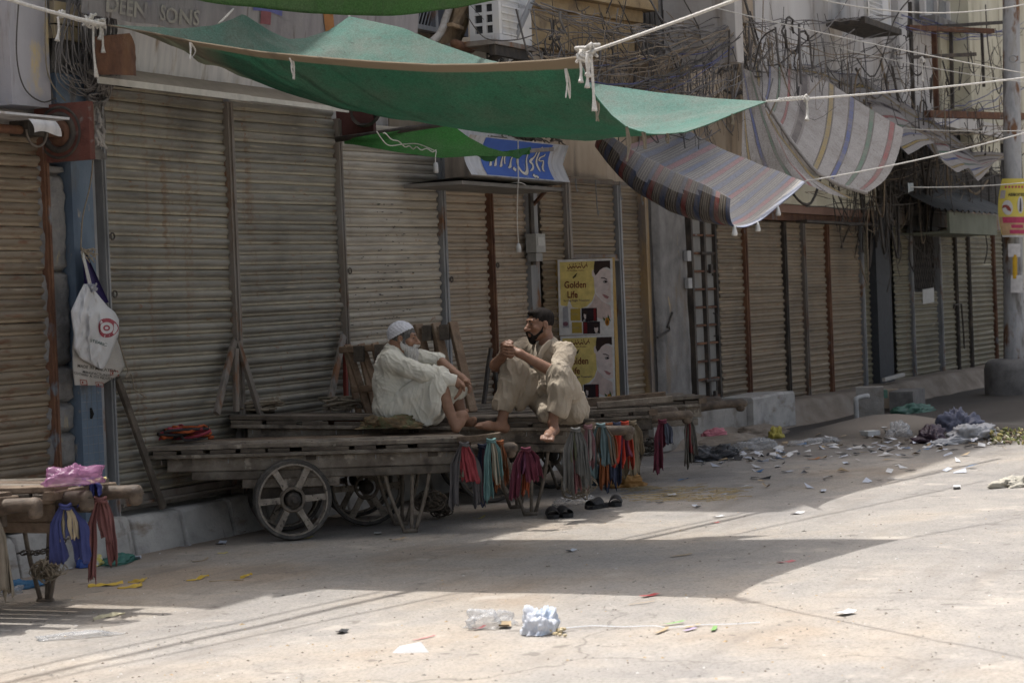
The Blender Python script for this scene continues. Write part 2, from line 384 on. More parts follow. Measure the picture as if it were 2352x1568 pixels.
# raised pavement with its kerb stones
KZ = .255
def kerb_y(x): return -.13 - .03 * max(0, x - 13) * .3
pv = MB()
for x0, x1 in ((2.0, 8.0), (8.0, 12.5), (12.5, 18.0), (18.0, 21.3), (21.3, 46.0)):
    hz = KZ if x0 < 20 else .17
    pv.add([(x0, kerb_y(x0) + .09, hz - .012), (x1, kerb_y(x1) + .09, hz - .012), (x1, .14, hz + .012), (x0, .14, hz + .012), (x0, kerb_y(x0) + .09, -.3), (x1, kerb_y(x1) + .09, -.3)], [(0, 1, 2, 3), (0, 4, 5, 1)])
pave = mk('pavement', pv, M_PAVE, kind='structure')
x = 6.0; k = 0
while x < 19.2:
    ln = rnd(.46, .64)
    if x > 14.6: ln = rnd(.7, .9)
    y0, tp, dz = kerb_y(x), KZ + rnd(-.008, .008), rnd(-.01, .01)
    bt, tl = .035 + rnd(-.012, .012), rnd(-.012, .012)
    g = .008 + rnd(0, .008)
    b = MB()
    pr = [(-bt, -.05), (.012, tp - .035), (.028, tp - .010), (.055, tp), (.115, tp + .002), (.115, -.05)]
    n = len(pr); vs = []
    for xx in (x + g, x + g + .01, x + ln - g - .01, x + ln - g):
        for q, (yy, zz) in enumerate(pr):
            e = .012 if xx in (x + g, x + ln - g) else 0
            vs.append((xx + rnd(-.006, .006), y0 + yy + e + tl * (xx - x) + rnd(-.004, .004), zz - e * .4))
    fs = [(i * n + j, i * n + (j + 1) % n, (i + 1) * n + (j + 1) % n, (i + 1) * n + j) for i in range(3) for j in range(n)] + [tuple(reversed(range(n))), tuple(range(3 * n, 4 * n))]
    b.add(vs, fs)
    mk('kerb_stone', b, M_KERB, pave, smooth=50)
    x += ln
# low cemented kerb wall of the far pavement
b = MB()
def lump(u, v):
    xx = 19.3 + u * 26; n1 = nz((xx, 0, 1), .8, 2)
    pr = ((-.62, -.03), (-.52, .03), (-.44, .14), (-.40, .225), (-.34, .26), (-.15, .262), (.10, .265))
    k = v * (len(pr) - 1); i = min(len(pr) - 2, int(k)); t = k - i; y_, z_ = lerp(pr[i][0], pr[i + 1][0], t), lerp(pr[i][1], pr[i + 1][1], t)
    en = min(1, .25 + u * 14)
    return V3((xx, y_ * (1 + .12 * n1) * en + .03 * nz((xx, v * 3, 0), 2.3, 4), z_ * (1 + .10 * n1) + .012 * nz((xx * 2, v * 5, 0), 2, 5)))
b.grid(lump, 160, 12)
mk('cement_verge', b, mat('dirt_crusted_cement', [(.13, .105, .082), (.20, .165, .13), (.25, .22, .185)], scale=(2, 2, 3), bump=.7, bscale=22, rand=0), smooth=True, kind='structure')

# ============================================================ buildings
def X_at(px, py, y=0.0): return on_y(px, py, y).x
def Z_at(px, py, y=0.0): return on_y(px, py, y).z
def panel(name, px0, px1, py, z0, z1, y0, y1, m, parent, jit=0):
    b = MB(); b.span((X_at(px0, py, y0), y0, z0), (X_at(px1, py, y0), y1, z1)); return mk(name, b, m, parent)

bA = thing('shop_building', (11, .3, 0), 'low grey building over the wide rolling shutters with a faded lettered signboard', 'building')
b = MB(); b.span((10.36, .12, 0), (15.85, 7, 7.4)); mk('wall', b, M_PLASTER, bA)
b = MB(); b.span((-6, .12, 0), (10.355, 7, 3.62)); mk('low_wing', b, M_PLASTER, bA)
bB = thing('shop_building', (19, .3, 0), 'tall stained building with sandstone cornice and grey concrete balcony', 'building')
b = MB(); b.span((15.87, .12, 0), (25.0, 8, 12.0)); mk('wall', b, M_TANW, bB)
bC = thing('shop_building', (30, .3, 0), 'pale tall building at the far end with olive shutters below', 'building')
b = MB(); b.span((25.02, .10, 0), (33.2, 8, 12.3)); mk('wall', b, M_PALE, bC)
b = MB(); b.span((33.22, .0, 0), (60, 8, 12.8)); 
bD = thing('shop_building', (36, .3, 0), 'cream plastered building behind the steel frames at the far end', 'building')
mk('wall', b, M_CREAM, bD)

# left pier above the first shop: plaster pilaster, bare cement with a brick patch
panel('plaster_strip', -160, 22, 100, 2.95, 3.62, .02, .11, M_OCHRE, bA)
panel('pilaster', 22, 112, 100, 2.9, 6.3, -.10, .11, M_LILAC, bA)
b = MB()
x0, x1 = X_at(112, 100, -.04), X_at(232, 100, -.04)
def mudf(u, v):
    xx, zz = lerp(x0, x1, u), lerp(2.6, 4.6, v); return V3((xx, -.05 + .035 * nz((xx, zz, 0), 5, 1) + .02 * nz((xx, zz, 0), 14, 2), zz))
b.grid(mudf, 24, 50); mk('cement_pier', b, M_MUD, bA, smooth=True)
b = MB(); b.span((X_at(118, 60, -.06), -.085, Z_at(150, 92, -.06)), (X_at(190, 60, -.06), -.03, Z_at(150, 62, -.06))); mk('brick', b, M_OCHRE, bA)
b = MB(); b.span((X_at(118, 30, -.06), -.082, Z_at(150, 58, -.06)), (X_at(196, 30, -.06), -.03, Z_at(150, 8, -.06))); mk('brick', b, M_OCHRE, bA)
b = MB(); b.span((X_at(120, 200, -.06), -.09, Z_at(150, 240, -.06)), (X_at(205, 200, -.06), -.03, Z_at(150, 172, -.06))); mk('painted_block', b, M_BLUEP, bA)
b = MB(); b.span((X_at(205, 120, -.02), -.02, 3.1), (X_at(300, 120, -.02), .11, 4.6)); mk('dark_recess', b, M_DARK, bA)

M_PIER = mat('pier_stone', [(.13, .128, .125), (.19, .185, .18), (.25, .24, .225)], scale=(7, 7, 7), bump=.8, bscale=25, spots=[((.30, .26, .18), (9, 9, 3), .66, .72)], rand=.1, dist=.04)
# stone pilaster built of rough blocks
pil = thing('stone_pier', on_y(135, 1080, 0), 'rough grey stone block pier beside the blue post', 'pier')
zt = Z_at(128, 378, -.05); zz = KZ; hs = [.20, .17, .22, .19, .24, .60, .62, .6]
xl, xr = X_at(103, 640, -.05), X_at(168, 640, -.05)
k = 0
while zz < zt - .05:
    h = hs[min(k, len(hs) - 1)]; h = min(h, zt - zz)
    b = MB()
    def blk(u, v, zz=zz, h=h):
        e = min(u, 1 - u, v, 1 - v); xx = lerp(xl + .004, xr - .004, u); z = lerp(zz + .005, zz + h - .005, v)
        d = .05 if e > 0 else 0.0
        return V3((xx, .02 - d - .014 * nz((xx, z, 3), 9, 1) - .012 * nz((xx, z, 1), 23, 4) - rnd(0, .003), z))
    b.grid(blk, 10, max(6, int(h * 40))); mk('stone_block', b, M_PIER, pil, smooth=True)
    zz += h; k += 1
b = MB(); b.span((xl + .01, .03, KZ), (xr - .01, .11, zt)); mk('mortar_core', b, M_MUD, pil)

post = thing('door_post', on_y(198, 1090, 0), 'blue painted timber post holding the hanging sack', 'post')
b = MB(); a0, a1 = X_at(168, 640, -.05), X_at(216, 640, -.05)
b.span((a0, -.07, KZ), (a1, .10, Z_at(190, 250, -.06))); mk('timber', b, M_BLUEP, post)
b = MB(); b.span((a1 + .004, -.045, KZ), (a1 + .06, .1, 3.05)); mk('side_rail', b, M_STEEL, post)
b = MB(); b.tube([(a0 + .09, -.072, .92), (a0 + .095, -.076, .95), (a0 + .09, -.073, .99)], [.012, .022, .012], 8, flat=.3); mk('knot_hole', b, M_DARK, post)
# faint wire grid nailed over the post
b = MB()
for i in range(1, 4): b.tube([(lerp(a0, a1, i / 4), -.0715, KZ + .05), (lerp(a0, a1, i / 4), -.0715, 1.35)], .0009, 4)
for i in range(20): b.tube([(a0 + .004, -.0715, KZ + .06 + i * .055), (a1 - .004, -.0715, KZ + .06 + i * .055)], .0009, 4)
mk('wire_grid', b, M_STEEL, post, kind='stuff')

# ============================================================ rolling shutters
prof = [(.010, 0), (-.007, .001), (-.0085, .013), (-.003, .018), (-.013, .025), (-.024, .038), (-.025, .053), (-.016, .066), (-.004, .0735), (.010, .075)]
SLAT = MB(); n = len(prof); SLAT.add([(x, y, z) for x in (0, 1) for (y, z) in prof], [(j, j + 1, n + j + 1, n + j) for j in range(n - 1)])
slat_me = {}
def slat_mesh(kind):
    if kind not in slat_me:
        me = SLAT.mesh('slat'); me.materials.append(SLM[kind])
        me.polygons.foreach_set('use_smooth', [True] * len(me.polygons))
        slat_me[kind] = me
    return slat_me[kind]
def shutter(l, r, z0, z1, kind, label, y=0.0, pitch=.075, tilt=0.0, grp='rolling shutters along the street'):
    xl, xr = X_at(*l, y) , X_at(*r, y)
    t = thing('rolling_shutter', ((xl + xr) / 2, y, z0), label, 'shutter', grp)
    me = slat_mesh(kind); z = z0; wd = xr - xl + .02; i = 0
    while z < z1 - .01:
        o = bpy.data.objects.new('slat', me); COL.objects.link(o); o.parent = t
        o.location = (-wd / 2 + rnd(-.004, .004), rnd(-.002, .002), z - z0)
        bent = random.random() < .12; o.scale = (wd, rnd(.8, 1.15), pitch / .075); o.rotation_euler = (rnd(-.05, .05) * (4 if bent else 1), -tilt + rnd(-.0018, .0018) * (2.2 if bent else 1), rnd(-.004, .004) * (2 if bent else 1))
        z += pitch; i += 1
    b = MB(); b.span((xl - .01, y - .035, z0 - .07), (xr + .01, y - .004, z0 - .004)); b.span((xl + .01, y - .06, z0 - .07), (xr - .01, y - .036, z0 - .05))
    mk('bottom_bar', b, M_RAIL, t)
    return t, xl, xr
def rail(px, py, z0, z1, wd, m, label, y=0.0, proud=.055, locks=()):
    x = X_at(px, py, y); t = thing('shutter_post', (x, y, z0), label, 'post', 'posts between the shutters')
    b = MB(); b.span((x - wd / 2, y - proud, z0), (x + wd / 2, y + .05, z1)); mk('channel', b, m, t)
    b = MB(); b.span((x - wd * .18, y - proud - .012, z0 + .01), (x + wd * .18, y - proud - .0015, z1 - .01)); mk('cover_strip', b, m, t)
    for zl in locks:
        b = MB(); b.tube([(x + wd * .5 + .03 + .022 * math.cos(a), y - proud - .006, zl + .022 * math.sin(a)) for a in [i * math.pi / 5 for i in range(10)]], .006, 5, closed=True)
        b.span((x + wd * .1, y - proud - .012, zl - .015), (x + wd * .5 + .015, y - proud - .003, zl + .015)); mk('lock_loop', b, M_IRON, t)
    return t
SB = KZ + .08
shutter((-330, 640), (97, 640), SB + .02, 2.75, 'brown', 'rusty brown shutter left of the stone pier, cut by the frame')
shutter((238, 522), (521, 548), SB + .05, 3.10, 'grey', 'wide green-grey shutter right behind the hanging white sack', tilt=-.004)
shutter((533, 469), (769, 495), SB, 3.10, 'grey', 'wide grey shutter behind the left part of the front cart deck', tilt=.010)
sh3, _, _ = shutter((780, 495), (1000, 495), SB, 3.02, 'beige', 'pale beige shutter under the small bright green awning', tilt=.012)
b = MB()   # worn black paint flecks on the slats of the beige shutter
for k in range(90):
    py = 470 + 17.3 * random.randint(0, 17); p_ = on_y(random.choice((rnd(800, 985), rnd(860, 930))), py + rnd(-2, 2), -.031); w_ = rnd(.004, .022); b.add([p_ + V3(q) for q in ((-w_, 0, -.003), (w_, 0, -.003), (w_, -.0005, .003), (-w_, -.0005, .004))], [(0, 1, 2, 3)])
mk('paint_flecks', b, plain('black_fleck', (.05, .048, .045), .8), sh3, kind='stuff')
shutter((1016, 522), (1113, 522), SB, 2.62, 'tan', 'narrow tan shutter below the left half of the blue sign', pitch=.068, tilt=.008)
shutter((1124, 522), (1211, 522), SB, 2.64, 'tan', 'narrow rust-streaked tan shutter right behind the dark-haired man', pitch=.068, tilt=.008)
shutter((1240, 522), (1290, 522), SB, 2.70, 'dim', 'very narrow brown shutter between the meter post and the poster board', pitch=.07)
shutter((1306, 548), (1408, 548), Z_at(1350, 583, 0), 2.72, 'dim', 'half raised rust-spotted shutter above the yellow posters', pitch=.075)
shutter((1424, 575), (1474, 575), SB, 2.72, 'dim', 'narrow brown shutter between the posters and the concrete column', pitch=.07)
RS = .24
far = [((1646, 575), (1701, 575), 'dim', 'narrow tan shutter just right of the barred steel door'),
       ((1708, 575), (1792, 575), 'dim', 'broad tan shutter second from the barred steel door'),
       ((1799, 575), (1836, 575), 'dim', 'slim tan shutter third from the barred steel door'),
       ((1843, 575), (1891, 575), 'dim', 'brown shutter fourth from the barred steel door'),
       ((1898, 575), (1969, 575), 'dim', 'broad brown shutter fifth from the barred steel door'),
       ((1975, 575), (2010, 575), 'olive', 'slim shutter just left of the dark grey column'),
       ((2049, 575), (2083, 575), 'olive', 'slim olive shutter just right of the dark grey column'),
       ((2088, 665), (2149, 665), 'olive', 'olive shutter carrying the small white notice under a dark grille'),
       ((2154, 575), (2186, 575), 'olive', 'slim olive shutter right of the dark grille'),
       ((2191, 575), (2216, 575), 'olive', 'slim olive shutter with a bent iron bar on it'),
       ((2222, 575), (2274, 575), 'olive', 'broad olive shutter third from the utility pole'),
       ((2279, 575), (2299, 575), 'olive', 'slim shiny shutter second from the utility pole'),
       ((2305, 575), (2345, 575), 'dim', 'last brown shutter, partly behind the utility pole')]
for l, r, kd, lb in far:
    z1 = 2.40 if '2088' not in str(l) else Z_at(2118, 668, 0)
    shutter(l, r, RS + rnd(-.01, .01), z1, kd, lb, pitch=.078)
rail(102, 640, KZ, 2.8, .055, M_RUST, 'rusty rail at the right edge of the leftmost shutter')
rail(229, 522, KZ, 3.08, .045, M_STEEL, 'grey rail between the blue post and the first wide shutter', locks=(1.72, 2.1))
rail(527, 548, KZ, 3.08, .075, M_RAIL, 'grooved rail between the two wide grey shutters')
rail(775, 495, KZ, 3.05, .050, M_RAIL, 'brown-grey rail between the grey and the beige shutter', locks=(1.86,))
rail(1008, 495, KZ, 2.95, .085, M_STEEL, 'pale steel rail at the right edge of the beige shutter', locks=(1.78,))
rail(1119, 522, KZ, 2.62, .060, M_RUST, 'red-brown rail between the two narrow tan shutters', locks=(1.90,))
rail(1298, 548, KZ, 2.75, .12, M_RAIL, 'dark worn rail left of the half raised shutter')
rail(1416, 575, KZ, 2.72, .10, M_STEEL, 'grey rail right of the yellow posters')
for px, m, lb in ((1704.5, M_RUST, 'rusty rail between the first two far shutters'), (1795.5, M_IRON, 'dark rail left of the slim tan shutter'), (1839.5, M_RAIL, 'rail right of the slim tan shutter'), (1894.5, M_RUST, 'reddish rail left of the broad brown shutter'), (1972, M_STEEL, 'grey rail right of the broad brown shutter'),
                  (2085.5, M_STEEL, 'pale rail left of the dark grille'), (2151.5, M_STEEL, 'pale rail right of the dark grille'), (2188.5, M_IRON, 'dark rail left of the bent iron bar'), (2219, M_IRON, 'dark rail right of the bent iron bar'), (2276.5, M_RUST, 'rusty rail third from the utility pole'), (2302, M_IRON, 'dark rail next to the utility pole')):
    rail(px, 575, RS - .05, 2.42, .085, m, lb)

# meter post, dark gap, grille, pilaster, column, steel door
def thing_box(name, px0, px1, py, z0, z1, y0, y1, m, label, cat, **kw):
    b = MB(); b.span((X_at(px0, py, y0), y0, z0), (X_at(px1, py, y0), y1, z1)); return mk(name, b, m, label=label, cat=cat, **kw)
mp_ = thing('meter_post', on_y(1226, 900, -.04), 'grey channel post carrying the electricity meter', 'post')
panel('channel', 1216, 1236, 522, KZ, 2.72, -.06, .08, M_STEEL, mp_)
panel('cable_duct', 1221, 1228, 522, 1.9, 2.72, -.085, -.062, M_IRON, mp_)
em = thing('electricity_meter', on_y(1231, 580, -.09), 'small grey electricity meter on its post', 'meter')
b = MB(); p = on_y(1231, 560, -.12); b.span((p.x - .10, -.17, p.z - .08), (p.x + .10, -.065, p.z + .09)); mk('housing', b, plain('meter_grey', (.33, .33, .31), .5), em)
b = MB(); b.span((p.x - .07, -.176, p.z - .02), (p.x + .07, -.1705, p.z + .06)); mk('window', b, plain('meter_glass', (.42, .42, .40), .3), em)
b = MB(); b.span((p.x - .07, -.15, p.z - .16), (p.x + .07, -.065, p.z - .085)); mk('terminal_cover', b, plain('meter_grey2', (.28, .28, .27), .5), em)
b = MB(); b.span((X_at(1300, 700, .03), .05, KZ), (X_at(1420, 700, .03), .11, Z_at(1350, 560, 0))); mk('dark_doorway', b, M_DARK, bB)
gr = thing('lattice_grille', on_y(1355, 590, .02), 'black lattice grille in the gap under the half raised shutter', 'grille')
b = MB(); gx0, gx1 = X_at(1304, 600, .01), X_at(1412, 600, .01); gz0, gz1 = .3, Z_at(1350, 578, .01)
i = gx0 - 1.8
while i < gx1:
    for s in (1, -1):
        a, c = V3((i, .012 + .006 * s, gz0)), V3((i + 1.7, .012 + .006 * s, gz1))
        if s < 0: a, c = V3((i + 1.7, a.y, gz0)), V3((i, a.y, gz1))
        # clip to the opening
        lo, hi = 0.0, 1.0
        dx = c.x - a.x
        for bound, sg in ((gx0, 1), (gx1, -1)):
            tt = (bound - a.x) / dx
            if (dx > 0) == (sg > 0): lo = max(lo, tt)
            else: hi = min(hi, tt)
        if hi - lo > .03: b.beam(a.lerp(c, lo), a.lerp(c, hi), .004, .018, up=(0, 0, 1))
    i += .13
mk('lattice', b, M_IRON, gr, kind='stuff')

pcol = thing('timber_pilaster', on_y(1492, 930, -.1), 'worn yellow-brown pilaster left of the concrete column', 'pilaster')
x0, x1 = X_at(1477, 575, -.06), X_at(1506, 575, -.10)
b = MB(); b.span((x0, -.10, KZ), (x0 + (x1 - x0) * .42, .1, 2.7)); mk('board', b, mat('worn_ochre_paint', [(.19, .13, .07), (.30, .21, .11), (.26, .22, .17)], scale=(7, 7, 1.2), bump=.5, bscale=30, spots=[((.15, .13, .12), (5, 5, 1), .5, .65)], rand=0.12), pcol)
b = MB(); b.span((x0 + (x1 - x0) * .46, -.13, KZ), (x1, .1, 2.7)); mk('board', b, MATS['worn_ochre_paint'], pcol)
ccol = thing('concrete_column', on_y(1545, 930, -.2), 'bare grey concrete column left of the barred steel door', 'column')
x0, x1 = X_at(1507, 640, -.16), X_at(1579, 640, -.16)
b = MB()
def colf(u, v):
    xx, z = lerp(x0, x1, u), lerp(KZ - .05, 2.9, v); return V3((xx, -.18 + .012 * nz((xx, z, 0), 2.5, 1) + .006 * nz((xx, z, 0), 9, 2) + (.05 if u in (0, 1) else 0), z))
b.grid(colf, 16, 60); b.span((x0 + .01, -.12, KZ - .05), (x1 - .01, .1, 2.9)); mk('shaft', b, M_CONC, ccol, smooth=True)
b = MB(); a, c, d = on_y(1544, 718, -.20), on_y(1533, 752, -.20), on_y(1510, 775, -.20); e = on_y(1538, 758, -.20)
b.tube([a, c], .012, 6); b.tube([d, e, c.lerp(a, .2)], .010, 6); mk('bent_iron_rod', b, M_IRON, ccol)
for zz_, hh in ((1.93, .11), (1.64, .11)):
    b = MB(); xx = X_at(1578, 640, -.2); b.span((xx - .05, -.235, zz_), (xx + .06, -.19, zz_ + hh)); mk('switch_box', b, plain('switch_grey', (.36, .36, .36), .5), ccol)

dr = thing('steel_door', on_y(1612, 900, -.05), 'narrow double steel door with rusty bars and pale panels', 'door')
x0, x1 = X_at(1583, 640, -.04), X_at(1641, 640, -.04); zt = 2.42; z0 = RS
M_DP = mat('pale_door_panel', [(.18, .178, .168), (.25, .246, .23)], scale=(3, 3, 2), bump=.2, spots=[((.20, .17, .13), (5, 5, 2), .55, .7)], rand=.08)
nrow = 11; xm = (x0 + x1) / 2 + .02
for i in range(nrow):
    for (a, c) in ((x0 + .05, xm - .045), (xm + .045, x1 - .05)):
        b = MB(); b.span((a, -.045, z0 + (zt - z0) * i / nrow + .014), (c, -.02, z0 + (zt - z0) * (i + 1) / nrow - .014)); mk('panel', b, M_DP, dr)
for xx, wd in ((x0 + .02, .05), (xm, .055), (x1 - .02, .05)):
    b = MB(); b.span((xx - wd / 2, -.085, z0 - .02), (xx + wd / 2, .05, zt + .03)); mk('stile', b, M_IRON, dr)
for i in range(nrow + 1):
    b = MB(); zz = z0 + (zt - z0) * i / nrow; b.span((x0 + .03, -.074, zz - .010), (x1 - .03, -.018, zz + .010)); mk('bar', b, M_RUST, dr)
for zz in (2.02, .62):
    b = MB(); b.tube([(xm - .17, -.10, zz), (xm + .2, -.10, zz)], .017, 7); b.span((xm + .06, -.12, zz - .22), (xm + .13, -.088, zz - .12)); b.tube([(xm + .16, -.10, zz), (xm + .15, -.10, zz - .25)], .01, 6); mk('bolt', b, M_IRON, dr)
b = MB(); b.tube([(xm + .18, -.078, 1.1), (xm + .19, -.12, 1.12), (xm + .19, -.12, 1.34), (xm + .18, -.078, 1.36)], .009, 6); mk('handle', b, M_IRON, dr)
thing_box('dark_door_jamb', 1641, 1646, 600, RS - .02, 2.45, -.06, .09, M_IRON, 'dark iron jamb right of the barred steel door', 'jamb')
thing_box('grey_column', 2012, 2045, 600, RS - .1, 2.6, -.12, .1, plain('slate_grey_paint', (.048, .052, .058), .7), 'flat dark grey column among the far shutters', 'column')

# far grille with notice
g2 = thing('lattice_grille', on_y(2118, 620, 0), 'small dark lattice window above the olive shutter with the notice', 'grille')
x0, x1 = X_at(2088, 620), X_at(2149, 620); z0, z1 = Z_at(2118, 664, 0), 2.42
b = MB(); b.span((x0, .04, z0), (x1, .095, z1)); mk('dark_opening', b, M_DARK, g2)
b = MB()
for k in range(-9, 16):
    for s in (1, -1):
        xa = x0 + k * .13; xb = xa + s * (z1 - z0) * .6
        pa, pb = V3((xa, .01 + .004 * s, z0)), V3((xb, .01 + .004 * s, z1)); lo, hi = 0, 1
        dx = pb.x - pa.x
        t0, t1 = (x0 - pa.x) / dx, (x1 - pa.x) / dx
        lo, hi = max(0, min(t0, t1)), min(1, max(t0, t1))
        if hi - lo > .05: b.beam(pa.lerp(pb, lo), pa.lerp(pb, hi), .004, .02)
mk('lattice', b, M_IRON, g2, kind='stuff')
b = MB(); b.span((x0 - .02, -.05, z1 - .03), (x1 + .02, .02, z1 + .06)); mk('hood', b, M_STEEL, g2)
p = on_y(2128, 678, -.03)
b = MB(); q0, q1 = on_y(2119, 663, -.03), on_y(2146, 695, -.03)
b.grid(lambda u, v: V3((lerp(q0.x, q1.x, u), -.028 - .012 * math.sin(u * 3), lerp(q1.z, q0.z, v) + .02 * (u - .5))), 6, 4)
nt_ = mk('paper_notice', b, mat('notice_paper', [(.42, .42, .40), (.55, .55, .53)], scale=(20, 20, 20), bump=.1), label='small creased white notice stuck on an olive shutter', cat='notice')
b = MB(); pp = [on_y(2190, 708, -.05), on_y(2192, 700, -.06), on_y(2208, 698, -.06), on_y(2213, 760, -.06), on_y(2215, 800, -.05)]
b.tube(pp, .014, 6); mk('bent_iron_bar', b, M_IRON, label='bent iron bar hooked on a slim olive shutter', cat='bar')

# beige fascia over the far shutters
fas = thing('shop_fascia', on_y(1850, 510, -.2), 'beige and brown plaster fascia above the far tan shutters', 'fascia')
x0, x1 = X_at(1640, 500, -.12), X_at(2008, 500, -.12)
b = MB(); b.span((x0, -.14, 2.52), (x1, .1, 2.62)); mk('brown_band', b, mat('brown_band_plaster', [(.17, .10, .075), (.24, .15, .115)], scale=(2, 2, 2), bump=.3), fas)
b = MB(); b.span((x0, -.16, 2.625), (x1, .1, 3.0)); mk('upper_band', b, M_CREAM, fas)
b = MB(); b.span((x0, -.10, 2.43), (x1 + .1, .05, 2.515)); mk('lintel', b, M_RUST, fas)
b = MB(); b.span((X_at(1835, 500, -.2), -.30, 2.40), (X_at(2008, 500, -.2), -.16, 2.43)); mk('ledge', b, M_IRON, fas)
fas2 = thing('shop_fascia', on_y(2150, 510, -.2), 'dark weathered fascia over the olive shutters near the pole', 'fascia')
b = MB(); b.span((X_at(2012, 500), -.10, 2.45), (X_at(2345, 500), .08, 2.75)); mk('board', b, M_RAIL, fas2)
b = MB(); b.span((X_at(2012, 500), -.06, 2.76), (X_at(2345, 500), .08, 3.35)); mk('dark_band', b, plain('void_shade_wall', (.06, .055, .05), .9), fas2)  # near-black colour stands in for the shade in the void under the balcony

# ============================================================ cloth
def vplane(px, py, P, Q):
    """sight line against the upright plane through P and Q"""
    d = ray(px, py); n = V3((-(Q.y - P.y), Q.x - P.x, 0)); c = V3(CAM); dd = V3(d)
    return c + dd * (n.dot(P - c) / n.dot(dd))
class Path:
    def __init__(s, pts): s.p = [V3(q) for q in pts]; s.l = [0]; [s.l.append(s.l[-1] + (s.p[i + 1] - s.p[i]).length) for i in range(len(s.p) - 1)]
    def __call__(s, t):
        t = max(0, min(1, t)) * s.l[-1]
        for i in range(len(s.p) - 1):
            if t <= s.l[i + 1] + 1e-9: return s.p[i].lerp(s.p[i + 1], (t - s.l[i]) / max(1e-9, s.l[i + 1] - s.l[i]))
        return s.p[-1]
def cloth_mat(name, top, dirt, hem=None, transl=.45, stripes=None, rep=1.0, rough=.9, vert=False, fade=None):
    def uv(N, L, noi, ramp, mix):
        tc = N.new('ShaderNodeTexCoord'); sx = N.new('ShaderNodeSeparateXYZ'); L.new(tc.outputs['UV'], sx.inputs[0])
        U, Vv = sx.outputs[0], sx.outputs[1]
        if stripes:
            q = N.new('ShaderNodeMath'); q.operation = 'MULTIPLY'; q.inputs[1].default_value = rep; L.new(U if not vert else Vv, q.inputs[0])
            fr = N.new('ShaderNodeMath'); fr.operation = 'FRACT'; L.new(q.outputs[0], fr.inputs[0])
            rp = N.new('ShaderNodeValToRGB'); rp.color_ramp.interpolation = 'CONSTANT'; e = rp.color_ramp.elements
            while len(e) < len(stripes): e.new(.5)
            for k, (pp, cc) in enumerate(stripes): e[k].position = pp; e[k].color = C4(cc)
            L.new(fr.outputs[0], rp.inputs[0]); c = rp.outputs[0]
        else:
            c = ramp(noi((1.2, 1.2, 1.2), 1.0, 6), [(.35, tuple(x * .8 for x in top)), (.65, top)])
        if fade: c = mix(fade[1], c, fade[0])
        d = ramp(noi((2.6, 2.6, 2.6), 6.0, 8, .7), [(.42, (0, 0, 0)), (.72, (.9, .9, .9))]); c = mix(d, c, dirt)
        d = ramp(noi((95, 95, 95), 2.0, 3, .6), [(.32, (.70, .70, .70)), (.68, (1.18, 1.18, 1.18))]); c = mix(.9, c, d, 'MULTIPLY')
        d = ramp(noi((26, 26, 4), 11.0, 4, .6), [(.56, (0, 0, 0)), (.70, (.55, .55, .55))]); c = mix(d, c, tuple(x * .6 for x in dirt))
        d = ramp(noi((17, 17, 17), 8.0, 3, .5), [(.70, (0, 0, 0)), (.76, (.8, .8, .8))]); c = mix(d, c, tuple(x * .45 for x in dirt))
        if hem:
            for (inp, a, b_) in hem[1]:
                q = N.new('ShaderNodeMapRange'); q.inputs[1].default_value = a; q.inputs[2].default_value = b_; L.new(U if inp == 'u' else Vv, q.inputs[0])
                c = mix(q.outputs[0], c, hem[0])
            if len(hem) > 2:
                ms = []
                for (inp, a, b_) in hem[2]:
                    q = N.new('ShaderNodeMapRange'); q.inputs[1].default_value = a; q.inputs[2].default_value = b_; L.new(U if inp == 'u' else Vv, q.inputs[0]); ms.append(q.outputs[0])
                q = N.new('ShaderNodeMath'); q.operation = 'MULTIPLY'; L.new(ms[0], q.inputs[0]); L.new(ms[1], q.inputs[1]); c = mix(q.outputs[0], c, hem[0])
        return c
    return mat(name, [top], uv=uv, rough=rough, bump=.3, bscale=(140, 140, 140), rand=0, transl=transl, spec=.12, dist=.004)

M_ROPE = mat('white_rope', [(.45, .43, .39), (.66, .64, .60)], scale=(60, 60, 60), bump=.8, bscale=220, rand=.06, dist=.005)
M_ROPED = mat('old_rope', [(.20, .165, .12), (.30, .26, .20)], scale=(40, 40, 40), bump=.8, bscale=180, rand=.15, dist=.005)

# ---- the big green sheet across the street
N0 = on_y(240, 57, -.80); W1 = on_y(802, 38, -1.10); A_ = V3((10.78, -4.05, 0)); B_ = V3((13.38, -4.10, 0))
nearI = [(240, 57), (340, 72), (451, 95), (594, 117), (727, 130), (859, 140), (992, 147), (1100, 146), (1188, 141), (1270, 136), (1327, 129)]
farI = [(802, 38), (925, 64), (1005, 98), (1111, 135), (1240, 166), (1352, 190), (1506, 212), (1640, 226), (1761, 233)]
near = Path([vplane(x, y, N0, A_) for x, y in nearI]); far_ = Path([vplane(x, y, W1, B_) for x, y in farI])
Mw, Me = N0.lerp(W1, .42), A_.lerp(B_, .5)
midI = [(420, 120), (554, 168), (666, 199), (748, 226), (833, 252), (912, 271), (1045, 293), (1188, 313), (1320, 319), (1430, 314), (1500, 308)]
mid_ = Path([vplane(x, y, Mw, Me) for x, y in midI])
endI = [(1327, 129), (1340, 157), (1352, 190), (1373, 225), (1405, 262), (1440, 290), (1485, 304), (1522, 308), (1575, 303), (1630, 284), (1690, 259), (1745, 239), (1761, 233)]
endp = Path([vplane(x, y, near(1), far_(1)) for x, y in endI])
wallI = [(240, 57), (330, 61), (414, 66), (490, 59), (540, 43), (558, 33), (580, 46), (620, 72), (660, 90), (700, 88), (753, 71), (785, 50), (802, 38)]
wallp = Path([vplane(x, y, N0, W1) for x, y in wallI])
def quad(a, m, c, u):
    # curve a..c that reaches m at u = .5
    k = m * 2 - (a + c) * .5
    return a * (1 - u) ** 2 + k * 2 * u * (1 - u) + c * u * u
